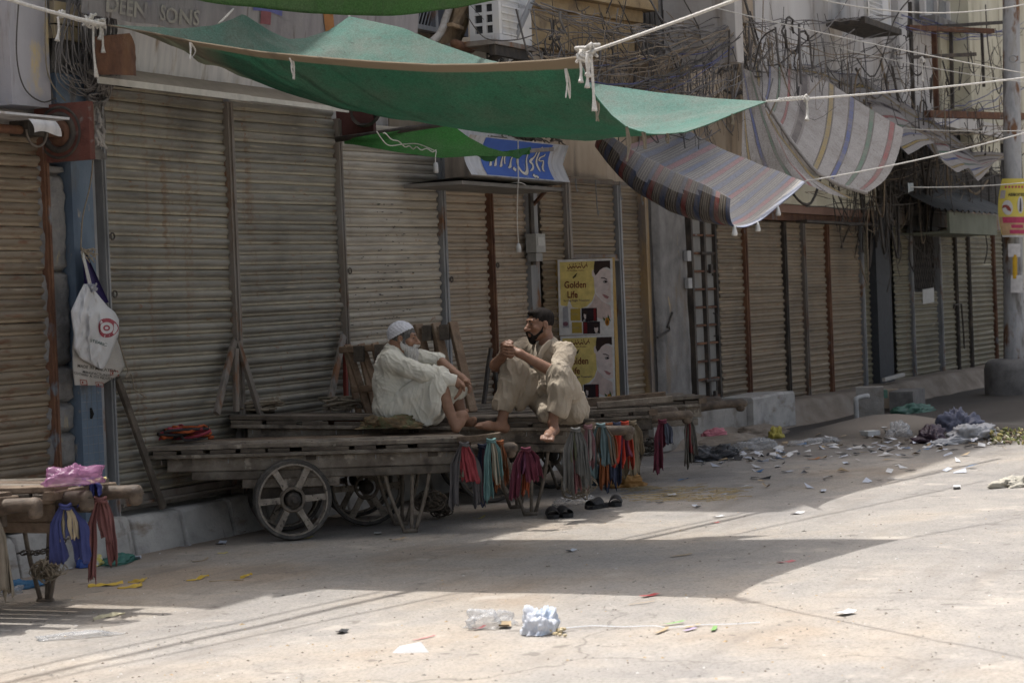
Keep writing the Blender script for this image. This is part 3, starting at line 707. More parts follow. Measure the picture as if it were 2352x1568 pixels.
def tarp(u, v):
    p = quad(near(v), mid_(v), far_(v), u)
    if v < .3: p = p + (wallp(u) - quad(near(0), mid_(0), far_(0), u)) * (1 - v / .3) ** 2
    if v > .8: p = p + (endp(u) - quad(near(1), mid_(1), far_(1), u)) * ((v - .8) / .2) ** 2
    wr = .010 * math.sin(u * 40 + 3 * math.sin(v * 6)) * (1 - v) * u * (1 - u) * 3 + .012 * nz((u * 4, v * 5, 2), 1.5, 3) + .022 * (1 - abs(nz((u * 3.1 + .6 * v, v * 7, 5), 1, 2)) * 2) ** 3 * .6 + .008 * nz((u * 14, v * 16, 1), 1, 7)
    for cu, cv in ((0, 1), (1, 1), (0, 0), (1, 0), (.42, 0)):   # tension folds that fan out from each tie
        du, dv_ = (u - cu) * 2.6, (v - cv) * 3.6; rr = math.hypot(du, dv_)
        if rr < 1.3: wr += .045 * min(1, rr * 3) * math.exp(-rr * 2.2) * math.sin(math.atan2(dv_, du) * 15 + cu * 2)
    return p + V3((0, 0, wr * min(1, 6 * min(u, 1 - u, v + .02, 1 - v))))
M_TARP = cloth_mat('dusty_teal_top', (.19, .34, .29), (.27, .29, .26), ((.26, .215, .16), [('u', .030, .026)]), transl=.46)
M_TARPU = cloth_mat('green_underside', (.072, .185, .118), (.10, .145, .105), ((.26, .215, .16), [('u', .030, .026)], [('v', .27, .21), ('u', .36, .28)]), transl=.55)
tp = thing('shade_sheet', near(0), 'large sagging green shade sheet roped across above the two men', 'shade sheet')
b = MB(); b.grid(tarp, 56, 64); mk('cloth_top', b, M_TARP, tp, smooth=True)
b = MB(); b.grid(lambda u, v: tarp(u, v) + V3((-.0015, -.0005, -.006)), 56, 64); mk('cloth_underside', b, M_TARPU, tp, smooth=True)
# frayed bits at its hem
for (u, v, ln) in ((.02, .42, .12), (.015, .2, .10), (.03, .97, .16), (.12, .995, .12), (.25, .998, .20), (.33, .998, .10), (.45, .998, .06), (.8, .998, .07)):
    p = tarp(u, v); b = MB()
    for s in range(3): b.tube(bez([p + V3((rnd(-.02, .02), 0, 0)), p + V3((rnd(-.02, .03), rnd(-.01, .01), -ln * .5)), p + V3((rnd(-.03, .03), 0, -ln))], 8), [.007] * 4 + [.005] * 4 + [.003], 5, flat=.4)
    mk('frayed_strip', b, M_ROPED if u > .1 else M_ROPE, tp)
# ---- ropes
def rope(name, pts, r, label, m=None, cat='rope', parent=None, n=6):
    b = MB(); b.tube(pts, r, n); return mk(name, b, m or M_ROPE, parent, smooth=True, label=label, cat=cat, group='ropes and lines overhead' if cat == 'rope' else None)
Ac, Bc = near(1), far_(1)
ra = on_y(1690, -5, -5.2)
r1 = thing('tie_rope', Ac, 'thick white rope rising from the near corner of the green sheet', 'rope', 'ropes and lines overhead')
b = MB(); b.tube(sagline(Ac, Ac + (ra - Ac) * 1.6, .01), .0085, 7); mk('strand', b, M_ROPE, r1, smooth=True)
def knot(c, r, parent, tails, ln=.25, m=None):
    b = MB()
    for k in range(4):
        pts = [c + V3((rnd(-1, 1), rnd(-1, 1), rnd(-1, 1))) * r for _ in range(5)]
        b.tube(bez(pts, 20), .009, 5)
    mk('knot', b, m or M_ROPE, parent, smooth=True)
    for (dx, l) in tails:
        b = MB(); q = c + V3((dx, rnd(-.02, .02), -.02)); pts = bez([q, q + V3((rnd(-.015, .015), 0, -l * .5)), q + V3((rnd(-.02, .02), 0, -l))], 10)
        b.tube(pts, [.008] * (len(pts) - 3) + [.011, .015, .018], 6); mk('loose_end', b, m or M_ROPE, parent, smooth=True)
kd = (ra - Ac).normalized()
knot(Ac + kd * .06, .045, r1, [(0, .13), (.03, .16), (.07, .09)])
knot(Ac + kd * .17, .035, r1, [(.0, .30), (-.05, .12)])
r2 = thing('tie_rope', Bc, 'white rope running right from the far corner of the green sheet', 'rope', 'ropes and lines overhead')
e2 = on_y(2360, 178, -5.0)
b = MB(); b.tube(sagline(Bc, e2, .015), .008, 6); mk('strand', b, M_ROPE, r2, smooth=True)
kq = Bc.lerp(e2, .13); knot(kq, .02, r2, [(0, .13)]); 
b = MB(); b.tube([Bc.lerp(e2, .04 + .09 * i / 40) + V3((0, .012 * math.cos(i * 1.3), .012 * math.sin(i * 1.3))) for i in range(41)], .005, 5); mk('whipping', b, M_ROPE, r2, smooth=True)
r3 = thing('tie_rope', N0, 'white rope tying the green sheet to the left pier', 'rope', 'ropes and lines overhead')
l0 = on_y(-20, -14, -.5); b = MB(); b.tube(sagline(l0, N0, .01), .012, 7); mk('strand', b, M_ROPE, r3, smooth=True)
for a_, c_ in ((tarp(.42, 0), on_y(560, -10, -.1)), (W1, on_y(806, -20, -.1)), (on_y(140, 35, -.42), N0)):
    b = MB(); b.tube(sagline(a_, c_, .01), .008, 6); mk('strand', b, M_ROPE, r3, smooth=True)
knot(on_y(205, 45, -.38), .05, r3, [(.03, .34), (.08, .10)]); knot(on_y(232, 55, -.37), .03, r3, [(.03, .16)])
knot(on_y(142, 32, -.40), .02, r3, [(-.03, .15)])
for nm, (xa, ya, Ya), (xb, yb, Yb), sg, rr, lb in (
    ('line', (1640, 18, -1.0), (2362, 170, -3.4), .03, .006, 'long pale line crossing down to the right in front of the buildings'),
    ('line', (1870, -4, -1.6), (2362, 9, -3.2), .13, .008, 'sagging pale cable along the top right edge'),
    ('line', (1850, 416, -2.94), (2362, 303, -4.6), .03, .007, 'pale line from the corner of the blue-red striped awning'),
    ('line', (2072, 295, -1.6), (2362, 300, -3.0), .02, .006, 'pale line from the corner of the white striped awning'),
    ('line', (2090, 430, -1.7), (2362, 419, -3.0), .02, .007, 'pale line at the lower hem of the white striped awning'),
    ('line', (1905, 105, -.6), (2362, 190, -2.6), .04, .005, 'thin grey line below the long pale line')):
    rope('washing_line', sagline(on_y(xa, ya, Ya), on_y(xb, yb, Yb), sg), rr, lb)
r4 = thing('hanging_knot', on_y(2119, 130, -2.3), 'small knotted rope end dangling from the long pale line', 'rope', 'ropes and lines overhead')
knot(on_y(2118, 138, -2.2), .03, r4, [(0, .22)]); 
r5 = thing('plastic_tie', on_y(2090, 430, -1.7), 'torn clear plastic scrap tied at the white awning hem', 'plastic scrap')
b = MB(); c = on_y(2090, 430, -1.7); b.grid(lambda u, v: c + V3((u * .2 - .05, .02 * math.sin(7 * u), -.12 * v * (1 - u * .4) + .05)), 5, 4); mk('scrap', b, plain('clear_plastic_scrap', (.5, .55, .56), .3, transl=.5), r5)

# ---- upper green sheet whose belly hangs into the top of the picture
def up2(u, v):
    xs = Path([on_y(330, -30, -1.1), on_y(480, 8, -1.25), on_y(600, 21, -1.4), on_y(720, 32, -1.6), on_y(850, 38, -1.8), on_y(960, 33, -1.95), on_y(1050, 20, -2.1), on_y(1140, 2, -2.25), on_y(1230, -22, -2.4)])
    p = xs(u); w_ = (v - .5) * 2
    return p + V3((.25 * w_, -.20 * w_, .75 * w_ * w_ + .1 * abs(w_) + .008 * nz((u * 9, v * 3, 0), 1.2, 1)))
b = MB(); b.grid(up2, 40, 16)
mk('upper_shade_sheet', b, cloth_mat('leaf_green_net', (.11, .215, .07), (.15, .20, .10), transl=.30), smooth=True, label='bright green shade sheet sagging into the top edge of the picture', cat='shade sheet')

# ---- small bright green awning on an iron rod
aw = thing('small_awning', on_y(780, 320, -.3), 'small bright green cloth awning on an iron rod over the beige shutter', 'awning')
p0, p1 = on_y(776, 320, -.10), on_y(1005, 288, -1.0); p1.z = p0.z + .02
p1 = on_y(1010, 286, -.95)
b = MB(); b.tube([p0 - (p1 - p0) * .02, p1 + (p1 - p0) * .18], .022, 8); mk('rod', b, M_IRON, aw, smooth=True)
backp = Path([on_y(790, 321, -.15), on_y(860, 308, -.45), on_y(940, 297, -.7), on_y(1040, 288, -1.0)])
lowp = Path([on_y(792, 323, -.15), on_y(850, 339, -.25), on_y(920, 351, -.45), on_y(1000, 362, -.62), on_y(1012, 363, -.65)])
rightp = Path([on_y(1040, 288, -1.0), on_y(1075, 315, -1.0), on_y(1120, 338, -1.0), on_y(1165, 348, -1.0), on_y(1217, 343, -1.0)])
botr = Path([on_y(1012, 363, -.65), on_y(1060, 361, -.8), on_y(1110, 358, -.9), on_y(1160, 356, -.97), on_y(1217, 346, -1.0)])
def aw1(u, v): return lowp(u).lerp(backp(u), v) + V3((0, 0, -.03 * 4 * v * (1 - v)))
def aw2(u, v): return botr(u).lerp(rightp(u), v) + V3((0, 0, -.025 * 4 * v * (1 - v) + .012 * math.sin(v * 14 + u * 5) * u))
M_AWN = cloth_mat('bright_green_cloth', (.055, .20, .055), (.10, .20, .09), transl=.45)
b = MB(); b.grid(aw1, 20, 10); o0 = len(b.v); b.grid(aw2, 20, 10); mk('cloth', b, M_AWN, aw, smooth=True)
hm = Path([botr(t / 10) + V3((0, -.02, 0)) for t in range(11)])
def fr(u, v): return hm(u) + V3((0, .01 * math.sin(u * 40), .03 - (.05 + .03 * math.sin(u * 17 + 1)) * v * math.sin(min(1, u * 3) * 1.5)))
b = MB(); b.grid(fr, 40, 3); mk('frill', b, plain('dark_green_hem', (.03, .10, .035), .9), aw, smooth=True)
b = MB()
c0, c1, c2, c3 = on_y(865, 302, -.5), on_y(930, 335, -.62), on_y(1002, 348, -.9), on_y(1000, 363, -.9)
b.tube(bez([c0, on_y(890, 333, -.55), c1.lerp(c0, .1), on_y(960, 331, -.72), c2], 24), .0045, 5)
b.tube([q + V3((0, 0, .01 * math.sin(i * 1.1))) for i, q in enumerate(bez([on_y(880, 306, -.55), c1, on_y(962, 341, -.75), c2], 30))], .005, 5)
b.tube(bez([c2, c3, on_y(1000, 378, -.9)], 8), .004, 5); mk('twisted_cable', b, M_ROPE, aw, smooth=True)
q = on_y(1001, 386, -.9); b = MB(); b.lathe([(.0, .045), (.018, .04), (.02, -.03), (.014, -.04), (0, -.04)], 10, Matrix.Translation(q)); mk('lamp_holder', b, plain('pale_grey_holder', (.45, .45, .44), .5), aw, smooth=True)
rodx = MB(); rodx.beam(on_y(1185, 349, -.98), on_y(1268, 343, -.9), .03, .035); mk('front_batten', rodx, M_RAIL, aw)

# ---- striped awnings
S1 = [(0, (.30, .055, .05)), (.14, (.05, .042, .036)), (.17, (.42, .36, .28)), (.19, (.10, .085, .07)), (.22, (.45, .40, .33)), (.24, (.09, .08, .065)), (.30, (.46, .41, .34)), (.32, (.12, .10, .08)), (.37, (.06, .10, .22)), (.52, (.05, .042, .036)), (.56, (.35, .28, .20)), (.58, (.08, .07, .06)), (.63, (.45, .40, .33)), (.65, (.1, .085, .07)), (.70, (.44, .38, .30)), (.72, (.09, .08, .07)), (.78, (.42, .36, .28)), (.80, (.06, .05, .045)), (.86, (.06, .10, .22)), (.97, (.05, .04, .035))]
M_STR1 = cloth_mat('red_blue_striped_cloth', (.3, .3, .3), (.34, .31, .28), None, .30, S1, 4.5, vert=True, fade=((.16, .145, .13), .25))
SL = [(p, tuple(.30 + x * .75 for x in c)) for p, c in S1]  # paler copy of the stripes: bleaching and sunlight put into the colour
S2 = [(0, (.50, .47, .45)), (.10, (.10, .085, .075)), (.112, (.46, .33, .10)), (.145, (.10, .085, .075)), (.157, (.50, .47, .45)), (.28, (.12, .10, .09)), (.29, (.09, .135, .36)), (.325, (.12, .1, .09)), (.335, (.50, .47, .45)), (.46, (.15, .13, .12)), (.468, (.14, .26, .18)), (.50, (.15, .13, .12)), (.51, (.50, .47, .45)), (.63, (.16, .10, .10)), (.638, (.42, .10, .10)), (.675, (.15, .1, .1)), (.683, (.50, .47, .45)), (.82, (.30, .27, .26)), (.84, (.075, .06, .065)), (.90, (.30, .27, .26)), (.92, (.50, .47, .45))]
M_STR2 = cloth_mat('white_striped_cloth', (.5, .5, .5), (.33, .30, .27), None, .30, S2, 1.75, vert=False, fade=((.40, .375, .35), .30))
M_STR2b = cloth_mat('white_striped_cloth_flap', (.5, .5, .5), (.33, .30, .27), None, .30, S2, 1.15, vert=False, fade=((.40, .375, .35), .30))
sa = thing('striped_awning', on_y(1400, 320, -.3), 'blue, red and grey striped awning sagging left of the white one', 'awning')
NA, NB = on_y(1385, 300, -.25), on_y(1678, 455, -1.65)
FA, FB = on_y(1560, 290, -.25), on_y(1850, 416, -1.75)
n4 = Path([on_y(1385, 300, -.7), on_y(1440, 338, -1.2), on_y(1500, 370, -1.7), on_y(1560, 398, -2.2), on_y(1620, 427, -2.7), on_y(1678, 455, -3.17)])
f4 = Path([on_y(1560, 290, -.55), on_y(1650, 338, -1.25), on_y(1740, 376, -2.0), on_y(1850, 416, -2.94)])
m4 = Path([on_y(1392, 345, -.35), on_y(1440, 405, -.85), on_y(1490, 450, -1.35), on_y(1560, 488, -1.9), on_y(1640, 509, -2.5), on_y(1715, 521, -3.05)])
def st4(u, v):
    return quad(n4(v), m4(v), f4(v), u) + V3((0, 0, .012 * nz((u * 5, v * 6, 1), 1.3, 2)))
b = MB(); b.grid(st4, 28, 40); mk('cloth_top', b, cloth_mat('sunlit_bleached_top', (.5, .5, .5), (.42, .40, .38), None, .25, SL, 4.5, vert=True), sa, smooth=True)
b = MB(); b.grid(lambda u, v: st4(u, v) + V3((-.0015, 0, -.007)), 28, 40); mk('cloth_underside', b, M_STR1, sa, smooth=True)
for u in (.3, .62, .8):
    p = st4(u, 1.0); b = MB(); b.lathe([(0, 0), (.012, -.02), (.024, -.07), (.02, -.085), (0, -.085)], 8, Matrix.Translation(p + V3((0, 0, .01)))); mk('hanging_bulb', b, plain('milky_bulb', (.6, .6, .58), .4), sa, smooth=True)
sb = thing('striped_awning', on_y(1712, 142, -.4), 'white awning with blue, green, red and yellow stripes', 'awning')
topq = Path([on_y(1712, 140, -.35), on_y(1760, 150, -.45), on_y(1830, 163, -.5), on_y(1905, 190, -.75), on_y(1990, 245, -1.2), on_y(2075, 296, -1.65)])
botq = Path([on_y(1730, 190, -.45), on_y(1765, 250, -.8), on_y(1815, 325, -1.2), on_y(1870, 395, -1.5), on_y(1925, 425, -1.62), on_y(1988, 444, -1.75)])
def wt(u, v):
    p = botq(u).lerp(topq(u), v); return p + V3((-.04, -.06, -.10)) * (4 * v * (1 - v) * (.3 + u)) + V3((0, 0, .012 * nz((u * 6, v * 4, 2), 1.2, 4)))
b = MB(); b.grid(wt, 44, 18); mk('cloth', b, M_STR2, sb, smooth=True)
b = MB(); b.tube([botq(t / 24) + V3((0, -.012, 0)) for t in range(25)], .022, 7); mk('rolled_hem', b, M_STR2b, sb, smooth=True)
lt = Path([at_d(1708, 140, 22.3), at_d(1706, 250, 22.2), at_d(1704, 330, 22.2), at_d(1703, 380, 22.2)])
rb = Path([at_d(1728, 188, 22.3), at_d(1795, 305, 22.4), at_d(1875, 405, 22.4), at_d(1965, 450, 22.4)])
def fl(u, v):
    a = lerp(0, 1, v); L_ = lt(1 - v); R_ = rb(1 - v)
    return L_.lerp(R_, u) + V3((0, .05 * math.sin(u * 9), -.02 * math.sin(u * 3.1) - .03 * u * (1 - v)))
b = MB(); b.grid(fl, 30, 16); mk('hanging_flap', b, M_STR2b, sb, smooth=True)
sc_ = thing('striped_awning', on_y(2080, 260, -.5), 'grey faded striped awning with scalloped edge near the pole', 'awning')
tq = Path([on_y(1835, 148, -.2), on_y(1960, 170, -.25), on_y(2030, 205, -.3), on_y(2100, 255, -.4), on_y(2130, 262, -.45), on_y(2200, 318, -.7), on_y(2230, 352, -.9), on_y(2305, 352, -1.5)])
bq = Path([on_y(1900, 215, -.6), on_y(1985, 255, -.9), on_y(2060, 320, -1.2), on_y(2085, 352, -1.3), on_y(2110, 345, -1.3), on_y(2148, 325, -1.25), on_y(2165, 370, -1.4), on_y(2200, 400, -1.5), on_y(2228, 385, -1.5), on_y(2245, 415, -1.6), on_y(2305, 356, -1.6)])
def gt(u, v): return bq(u).lerp(tq(u), v) + V3((0, 0, -.08 * 4 * v * (1 - v) + .02 * math.sin(u * 22)))
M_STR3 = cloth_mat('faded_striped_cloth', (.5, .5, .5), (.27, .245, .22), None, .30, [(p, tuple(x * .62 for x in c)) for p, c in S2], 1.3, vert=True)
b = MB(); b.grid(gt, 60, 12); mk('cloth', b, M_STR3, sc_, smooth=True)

# ============================================================ signboards and shop fronts overhead
pel = thing('sheet_pelmet', on_y(500, 220, -.2), 'silver sheet metal pelmet with a bright drip edge over the wide shutters', 'pelmet')
E0, E1 = on_y(226, 185, -.30), on_y(802, 259, -.30)
zE = (E0.z + E1.z) / 2
xa, xb = E0.x, E1.x
b = MB(); nseg = 30
def pelf(u, v):
    xx = lerp(xa + .3, xb, u); z = lerp(zE + .13, zE + .75, v)
    return V3((xx, -.10 - .10 * v + .006 * nz((xx, z, 0), 3, 2), z))
b.grid(pelf, nseg, 8); mk('face', b, M_SHEETW, pel, smooth=True)
b = MB(); b.grid(lambda u, v: V3((lerp(xa, xb, u), lerp(-.29, -.098, v), lerp(zE + .02, zE + .14, v) + .004 * nz((u * 20, v, 0), 1, 3))), 30, 3); mk('sloping_tray', b, mat('brown_tray', [(.17, .145, .11), (.25, .215, .165)], scale=(5, 5, 5), bump=.3), pel, smooth=True)  # tray is a darker brown than the pelmet face
b = MB(); xm = lerp(xa, xb, .56)
b.span((xa, -.305, zE - .012), (xm, -.291, zE + .03)); mk('drip_edge', b, plain('bright_edge', (.58, .56, .50), .5), pel)
b = MB(); b.span((xm + .003, -.300, zE - .006), (xb, -.289, zE + .028)); mk('drip_edge', b, plain('bright_edge', (.58, .56, .50), .5), pel)
rp_ = thing('rusty_sheet', on_y(258, 170, -.3), 'curved rust-brown sheet at the left end of the pelmet', 'metal sheet')
a0, a1 = on_y(222, 172, -.33), on_y(297, 172, -.30); zt = Z_at(260, 72, -.3)
b = MB(); b.grid(lambda u, v: V3((lerp(a0.x, a1.x, u), -.33 - .05 * math.sin(u * 2.6) + .01 * nz((u * 4, v * 4, 0), 1, 3), lerp(a0.z + .02 * u, zt - .06 * (1 - u) - .08 * max(0, u - .8) * 5, v))), 14, 14)
mk('sheet', b, M_RUST, rp_, smooth=True)

dn = thing('faded_signboard', on_y(420, 60, -.45), 'grey faded painted signboard with ghostly pale lettering', 'signboard')
# board: left end nearer the wall, right end further out
def brd(u, v):
    a = on_y(186, 30, -.33); c = on_y(950, 105, -.62)
    zb = Z_at(300, 55, -.38) + .02
    x_, y_ = lerp(a.x, c.x, u), lerp(a.y, c.y, u)
    return V3((x_, y_ - .10 * v + .012 * math.sin(u * 60), zb + .75 * v + .02 * nz((u * 12, 0, 0), 1, 5) * (1 - v) - .05 * u))
b = MB(); b.grid(brd, 120, 8)
M_BOARD = mat('faded_grey_board', [(.20, .185, .195), (.26, .245, .25), (.31, .292, .29)], scale=(9, 9, .9), bump=.3, bscale=20, spots=[((.13, .11, .10), (16, 16, .6), .60, .70), ((.17, .17, .30), (3, 3, 2), .62, .72)], rand=0)
mk('board', b, M_BOARD, dn, smooth=True)
M_GHOST = mat('ghost_lettering', [(.29, .275, .25), (.39, .37, .33)], scale=(12, 12, 3), bump=.2, spots=[((.25, .235, .24), (9, 9, 2), .50, .66)], rand=0)
def on_board(s, v0, hgt, txt, sc, bold=.0):
    me = letters(txt, 1.0, bold=bold)
    L = (brd(1, 0) - brd(0, 0)).length
    def fn(x, y):
        u = s + x / L; v = v0 + y / .75; p = brd(u, v); return p + V3((-.004, -.008, 0))
    lay(me, (0, 0, 0), (1, 0, 0), (0, 0, 1), sc, hgt, fn); return mk('lettering', me, M_GHOST, dn)
Lb = (brd(1, 0) - brd(0, 0)).length
def su(px): # place along the board from its picture column
    lo, hi = 0, 1
    for _ in range(30):
        m_ = (lo + hi) / 2; p = np.array(brd(m_, .1)) - CAM; x_ = CX + F * (p @ RT) / (p @ FW)
        if x_ < px: lo = m_
        else: hi = m_
    return lo
on_board(su(240), .05, .14, 'DEEN', .165, .02); on_board(su(366), .05, .14, 'SONS', .165, .02)
for px, wd in ((285, .16), (322, .14), (372, .20), (455, .18), (508, .12)):
    b = MB(); u0 = su(px)
    for (a, c) in ((0, .25), (.75, 1.0)):
        b.grid(lambda u, v: brd(u0 + (a + (c - a) * u) * wd / Lb, .33 + v * .5) + V3((-.003, -.007, 0)), 3, 4)
    b.grid(lambda u, v: brd(u0 + u * wd / Lb, .30 + v * .06) + V3((-.003, -.007, 0)), 6, 2)
    mk('large_letter', b, M_GHOST, dn)
u0 = su(577); b = MB(); b.grid(lambda u, v: brd(u0 + u * .34 / Lb, .28 + .30 * v) + V3((-.003, -.007, 0)), 8, 5); mk('blue_patch', b, plain('faded_blue_print', (.13, .14, .33), .8), dn)
u0 = su(595); b = MB(); b.grid(lambda u, v: brd(u0 + u * .11 / Lb, .16 + .12 * v) + V3((-.003, -.007, 0)), 4, 4); mk('red_patch', b, plain('faded_red_print', (.26, .10, .11), .8), dn)
u0 = su(727); b = MB(); b.grid(lambda u, v: brd(u0 + (u * .10 + .10 * (1 - v)) / Lb, .10 + .5 * v) + V3((-.003, -.007, 0)), 4, 6); mk('orange_patch', b, plain('faded_orange_print', (.38, .18, .07), .8), dn)

# square rusty end plate of the left shutter roll
ep = thing('shutter_end_plate', on_y(142, 372, -.3), 'square rust-red plate with a round drum mark at the top of the stone pier', 'metal plate')
xp = X_at(150, 300, -.22)
ya, yb_ = on_x(80, 300, xp).y, on_x(205, 300, xp).y
za, zb = on_x(140, 371, xp).z, on_x(140, 238, xp).z
b = MB(); b.span((xp, yb_, za), (xp + .05, ya, zb)); mk('plate', b, mat('red_oxide_plate', [(.07, .028, .022), (.12, .045, .035), (.09, .05, .04)], scale=(7, 7, 7), bump=.4, bscale=40, spots=[((.16, .15, .14), (8, 8, 8), .60, .68)]), ep)
cy, cz = (ya + yb_) / 2 + .02, (za + zb) / 2
Mx = Matrix.Translation((xp, cy, cz)) @ Matrix.Rotation(-math.pi / 2, 4, 'Y')
b = MB(); b.lathe([(.09, .0), (.09, .012), (.125, .018), (.13, .004)], 32, Mx); b.lathe([(.150, .003), (.158, .012), (.168, .003)], 32, Mx); mk('drum_ring', b, M_IRON, ep, smooth=True)
b = MB(); b.lathe([(.0, .02), (.07, .02), (.085, .0)], 24, Mx); mk('drum_end', b, M_RUST, ep, smooth=True)
# little hood and shaft over the leftmost shutter
hd = thing('sheet_hood', on_y(60, 262, -.4), 'thin pale sheet hood with a bent flap over the leftmost shutter', 'hood')
h0, h1 = on_y(-120, 247, -.42), on_y(157, 272, -.42)
b = MB(); b.span((h0.x, -.43, (h0.z + h1.z) / 2 - .008), (h1.x, .02, (h0.z + h1.z) / 2 + .006)); mk('sheet', b, M_SHEETW, hd)
f0 = on_y(65, 268, -.44); b = MB(); b.grid(lambda u, v: f0 + V3((u * .26 + v * .05, -.015 * math.sin(v * 3), -.012 - .08 * v + .012 * math.sin(u * 5) * v)), 8, 4); mk('bent_flap', b, M_SHEETW, hd, smooth=True)
b = MB(); s0 = on_y(-60, 290, -.2); s1 = on_y(150, 304, -.2); s1.z = s0.z; b.tube([s0, s1], .028, 10); mk('shaft', b, M_RUST, hd, smooth=True)
b = MB(); c_ = on_y(78, 300, -.25); b.tube([c_ + V3((.10 * math.cos(a), -.02, .10 * math.sin(a))) for a in [i * math.pi / 10 + math.pi for i in range(11)]], .008, 5); mk('fan_guard_ring', b, M_RAIL, hd, smooth=True)
b = MB(); b.span((c_.x - .07, -.26, c_.z - .03), (c_.x + .13, -.12, c_.z + .07)); mk('bearing', b, M_IRON, hd)
# brown box and small fan left of the green awning
bx_ = thing('shutter_motor_box', on_y(820, 290, -.2), 'dark red-brown box with a round fan behind it above the beige shutter', 'box')
xq = X_at(806, 290, -.15); y1_ = on_x(858, 290, xq).y
b = MB(); b.span((xq, y1_, on_x(830, 308, xq).z), (xq + .04, -.02, on_x(830, 250, xq).z)); mk('side_plate', b, mat('maroon_paint', [(.075, .03, .028), (.10, .045, .04)], scale=(5, 5, 5), bump=.2), bx_)
b = MB(); q = on_y(848, 262, -.3); b.lathe([(0, 0), (.10, .005), (.13, .03), (.13, .07)], 20, Matrix.Translation(q) @ Matrix.Rotation(-1.2, 4, 'Y')); mk('fan', b, M_IRON, bx_, smooth=True)

# ---- blue sign in flowing white script on a curved metal box
bs_ = thing('shop_sign', on_y(1190, 400, -.5), 'curved grey metal shop sign with a blue panel and white flowing script', 'sign')
YS = -.62
sA, sB, sC, sD = on_y(1077, 306, YS), on_y(1077, 402, YS), on_y(1304, 338, YS), on_y(1298, 417, YS)
szt, szb = (sA.z + sC.z) / 2, (sB.z + sD.z) / 2
sx0, sx1 = sA.x, sC.x
def sface(u, v, off=0.0):
    c = math.sin(v * math.pi) * .055
    return V3((lerp(sx0, sx1, u), YS + c - .02 * abs(v - .5) - off, lerp(szb, szt, v)))
b = MB(); b.grid(lambda u, v: sface(u, v), 16, 12); mk('face', b, M_SHEETW, bs_, smooth=True)
b = MB(); b.grid(lambda u, v: V3((lerp(sx0 - .06, sx1 - .02, u), lerp(YS - .01, -.05, v), szb - .012 - .03 * v)), 4, 4); b.span((sx0 - .1, YS + .03, szb - .08), (sx1 - .05, -.05, szb - .05)); mk('underside', b, mat('grimy_soffit', [(.13, .12, .105), (.20, .185, .165)], scale=(4, 4, 4)), bs_)
b = MB(); b.add([sface(1, 0), sface(1, .5), sface(1, 1), V3((sx1, -.05, szt)), V3((sx1, -.05, szb))], [(0, 1, 2, 3, 4)]); mk('end_cap', b, M_SHEETW, bs_)
def s_u(px, py=380):
    p = on_y(px, py, YS + .02); return (p.x - sx0) / (sx1 - sx0)
def s_uv(px, py):
    p = on_y(px, py, YS + .03); return ((p.x - sx0) / (sx1 - sx0), (p.z - szb) / (szt - szb))
pu0, pu1 = s_u(1112), s_u(1266)
b = MB(); b.grid(lambda u, v: sface(lerp(pu0, pu1, u), .03 + .94 * v, .004), 16, 14)
pn = mk('blue_panel', b, mat('sign_blue', [(.045, .10, .36), (.06, .13, .42)], scale=(5, 5, 5), rough=.6, bump=.05, spots=[((.30, .32, .38), (4, 4, 4), .60, .72)], rand=0), bs_, smooth=True)
M_SCRIPT = plain('script_white', (.66, .62, .52), .7); M_SCRD = plain('script_outline', (.02, .025, .05), .8)
def cz_(x, y): return ((1780 + x * .3316) * .594, (480 + y * .3316) * .594)
strokes = [ # heh, mim, alif, yeh, waw, noon ghunna | be, re, alif, dal, re, ze
 [(990, 350, 6), (985, 372, 9), (968, 378, 8), (945, 392, 10), (935, 420, 8), (958, 432, 7), (985, 425, 8), (988, 460, 9), (972, 500, 14), (968, 545, 10), (984, 550, 5)],
 [(925, 270, 7), (918, 340, 9), (908, 420, 11), (912, 480, 14), (922, 530, 12), (925, 556, 5)],
 [(890, 300, 6), (885, 360, 8), (868, 395, 12), (848, 415, 20), (838, 440, 18), (858, 465, 13), (860, 500, 12), (838, 530, 14), (808, 548, 6)],
 [(795, 330, 6), (792, 400, 9), (790, 480, 12), (772, 545, 18), (738, 580, 24), (705, 560, 18), (688, 510, 12), (682, 450, 9), (684, 390, 6)],
 [(632, 370, 8), (615, 410, 9), (600, 460, 12), (585, 495, 18), (560, 512, 10)],
 [(542, 350, 6), (536, 410, 9), (533, 466, 7)],
 [(520, 360, 8), (510, 400, 9), (495, 445, 12), (482, 482, 16), (462, 496, 8)],
 [(445, 360, 8), (440, 400, 9), (428, 445, 13), (415, 475, 17), (398, 490, 8)],
 [(388, 355, 8), (382, 395, 9), (370, 440, 13), (358, 472, 17), (340, 486, 8)]]
dots = [(628, 525, 26), (832, 605, 24), (860, 618, 20)]
def script(grow, off, m, nm):
    b = MB()
    for st in strokes:
        pts = bez([(x_, y_, w_) for x_, y_, w_ in st], 28); L_, R_ = [], []
        for i, p in enumerate(pts):
            t = pts[min(i + 1, len(pts) - 1)] - pts[max(0, i - 1)]; t.z = 0
            if t.length < 1e-6: continue
            t.normalize(); nrm = V3((-t.y, t.x, 0)); w_ = p.z * .8 + grow
            L_.append(sface(*s_uv(*cz_(*(p + nrm * w_).xy)), off)); R_.append(sface(*s_uv(*cz_(*(p - nrm * w_).xy)), off))
        k = len(L_); b.add(L_ + R_, [(i, i + 1, k + i + 1, k + i) for i in range(k - 1)])
    for (x_, y_, r_) in dots:
        r_ = r_ + grow * 1.5; b.add([sface(*s_uv(*cz_(x_ + dx * r_, y_ + dy * r_ * 1.4)), off) for dx, dy in ((-.9, 0), (0, -.8), (.9, 0), (0, .9))], [(0, 1, 2, 3)])
    mk(nm, b, m, pn)
script(5, .0055, M_SCRD, 'script_outline'); script(0, .0075, M_SCRIPT, 'script')
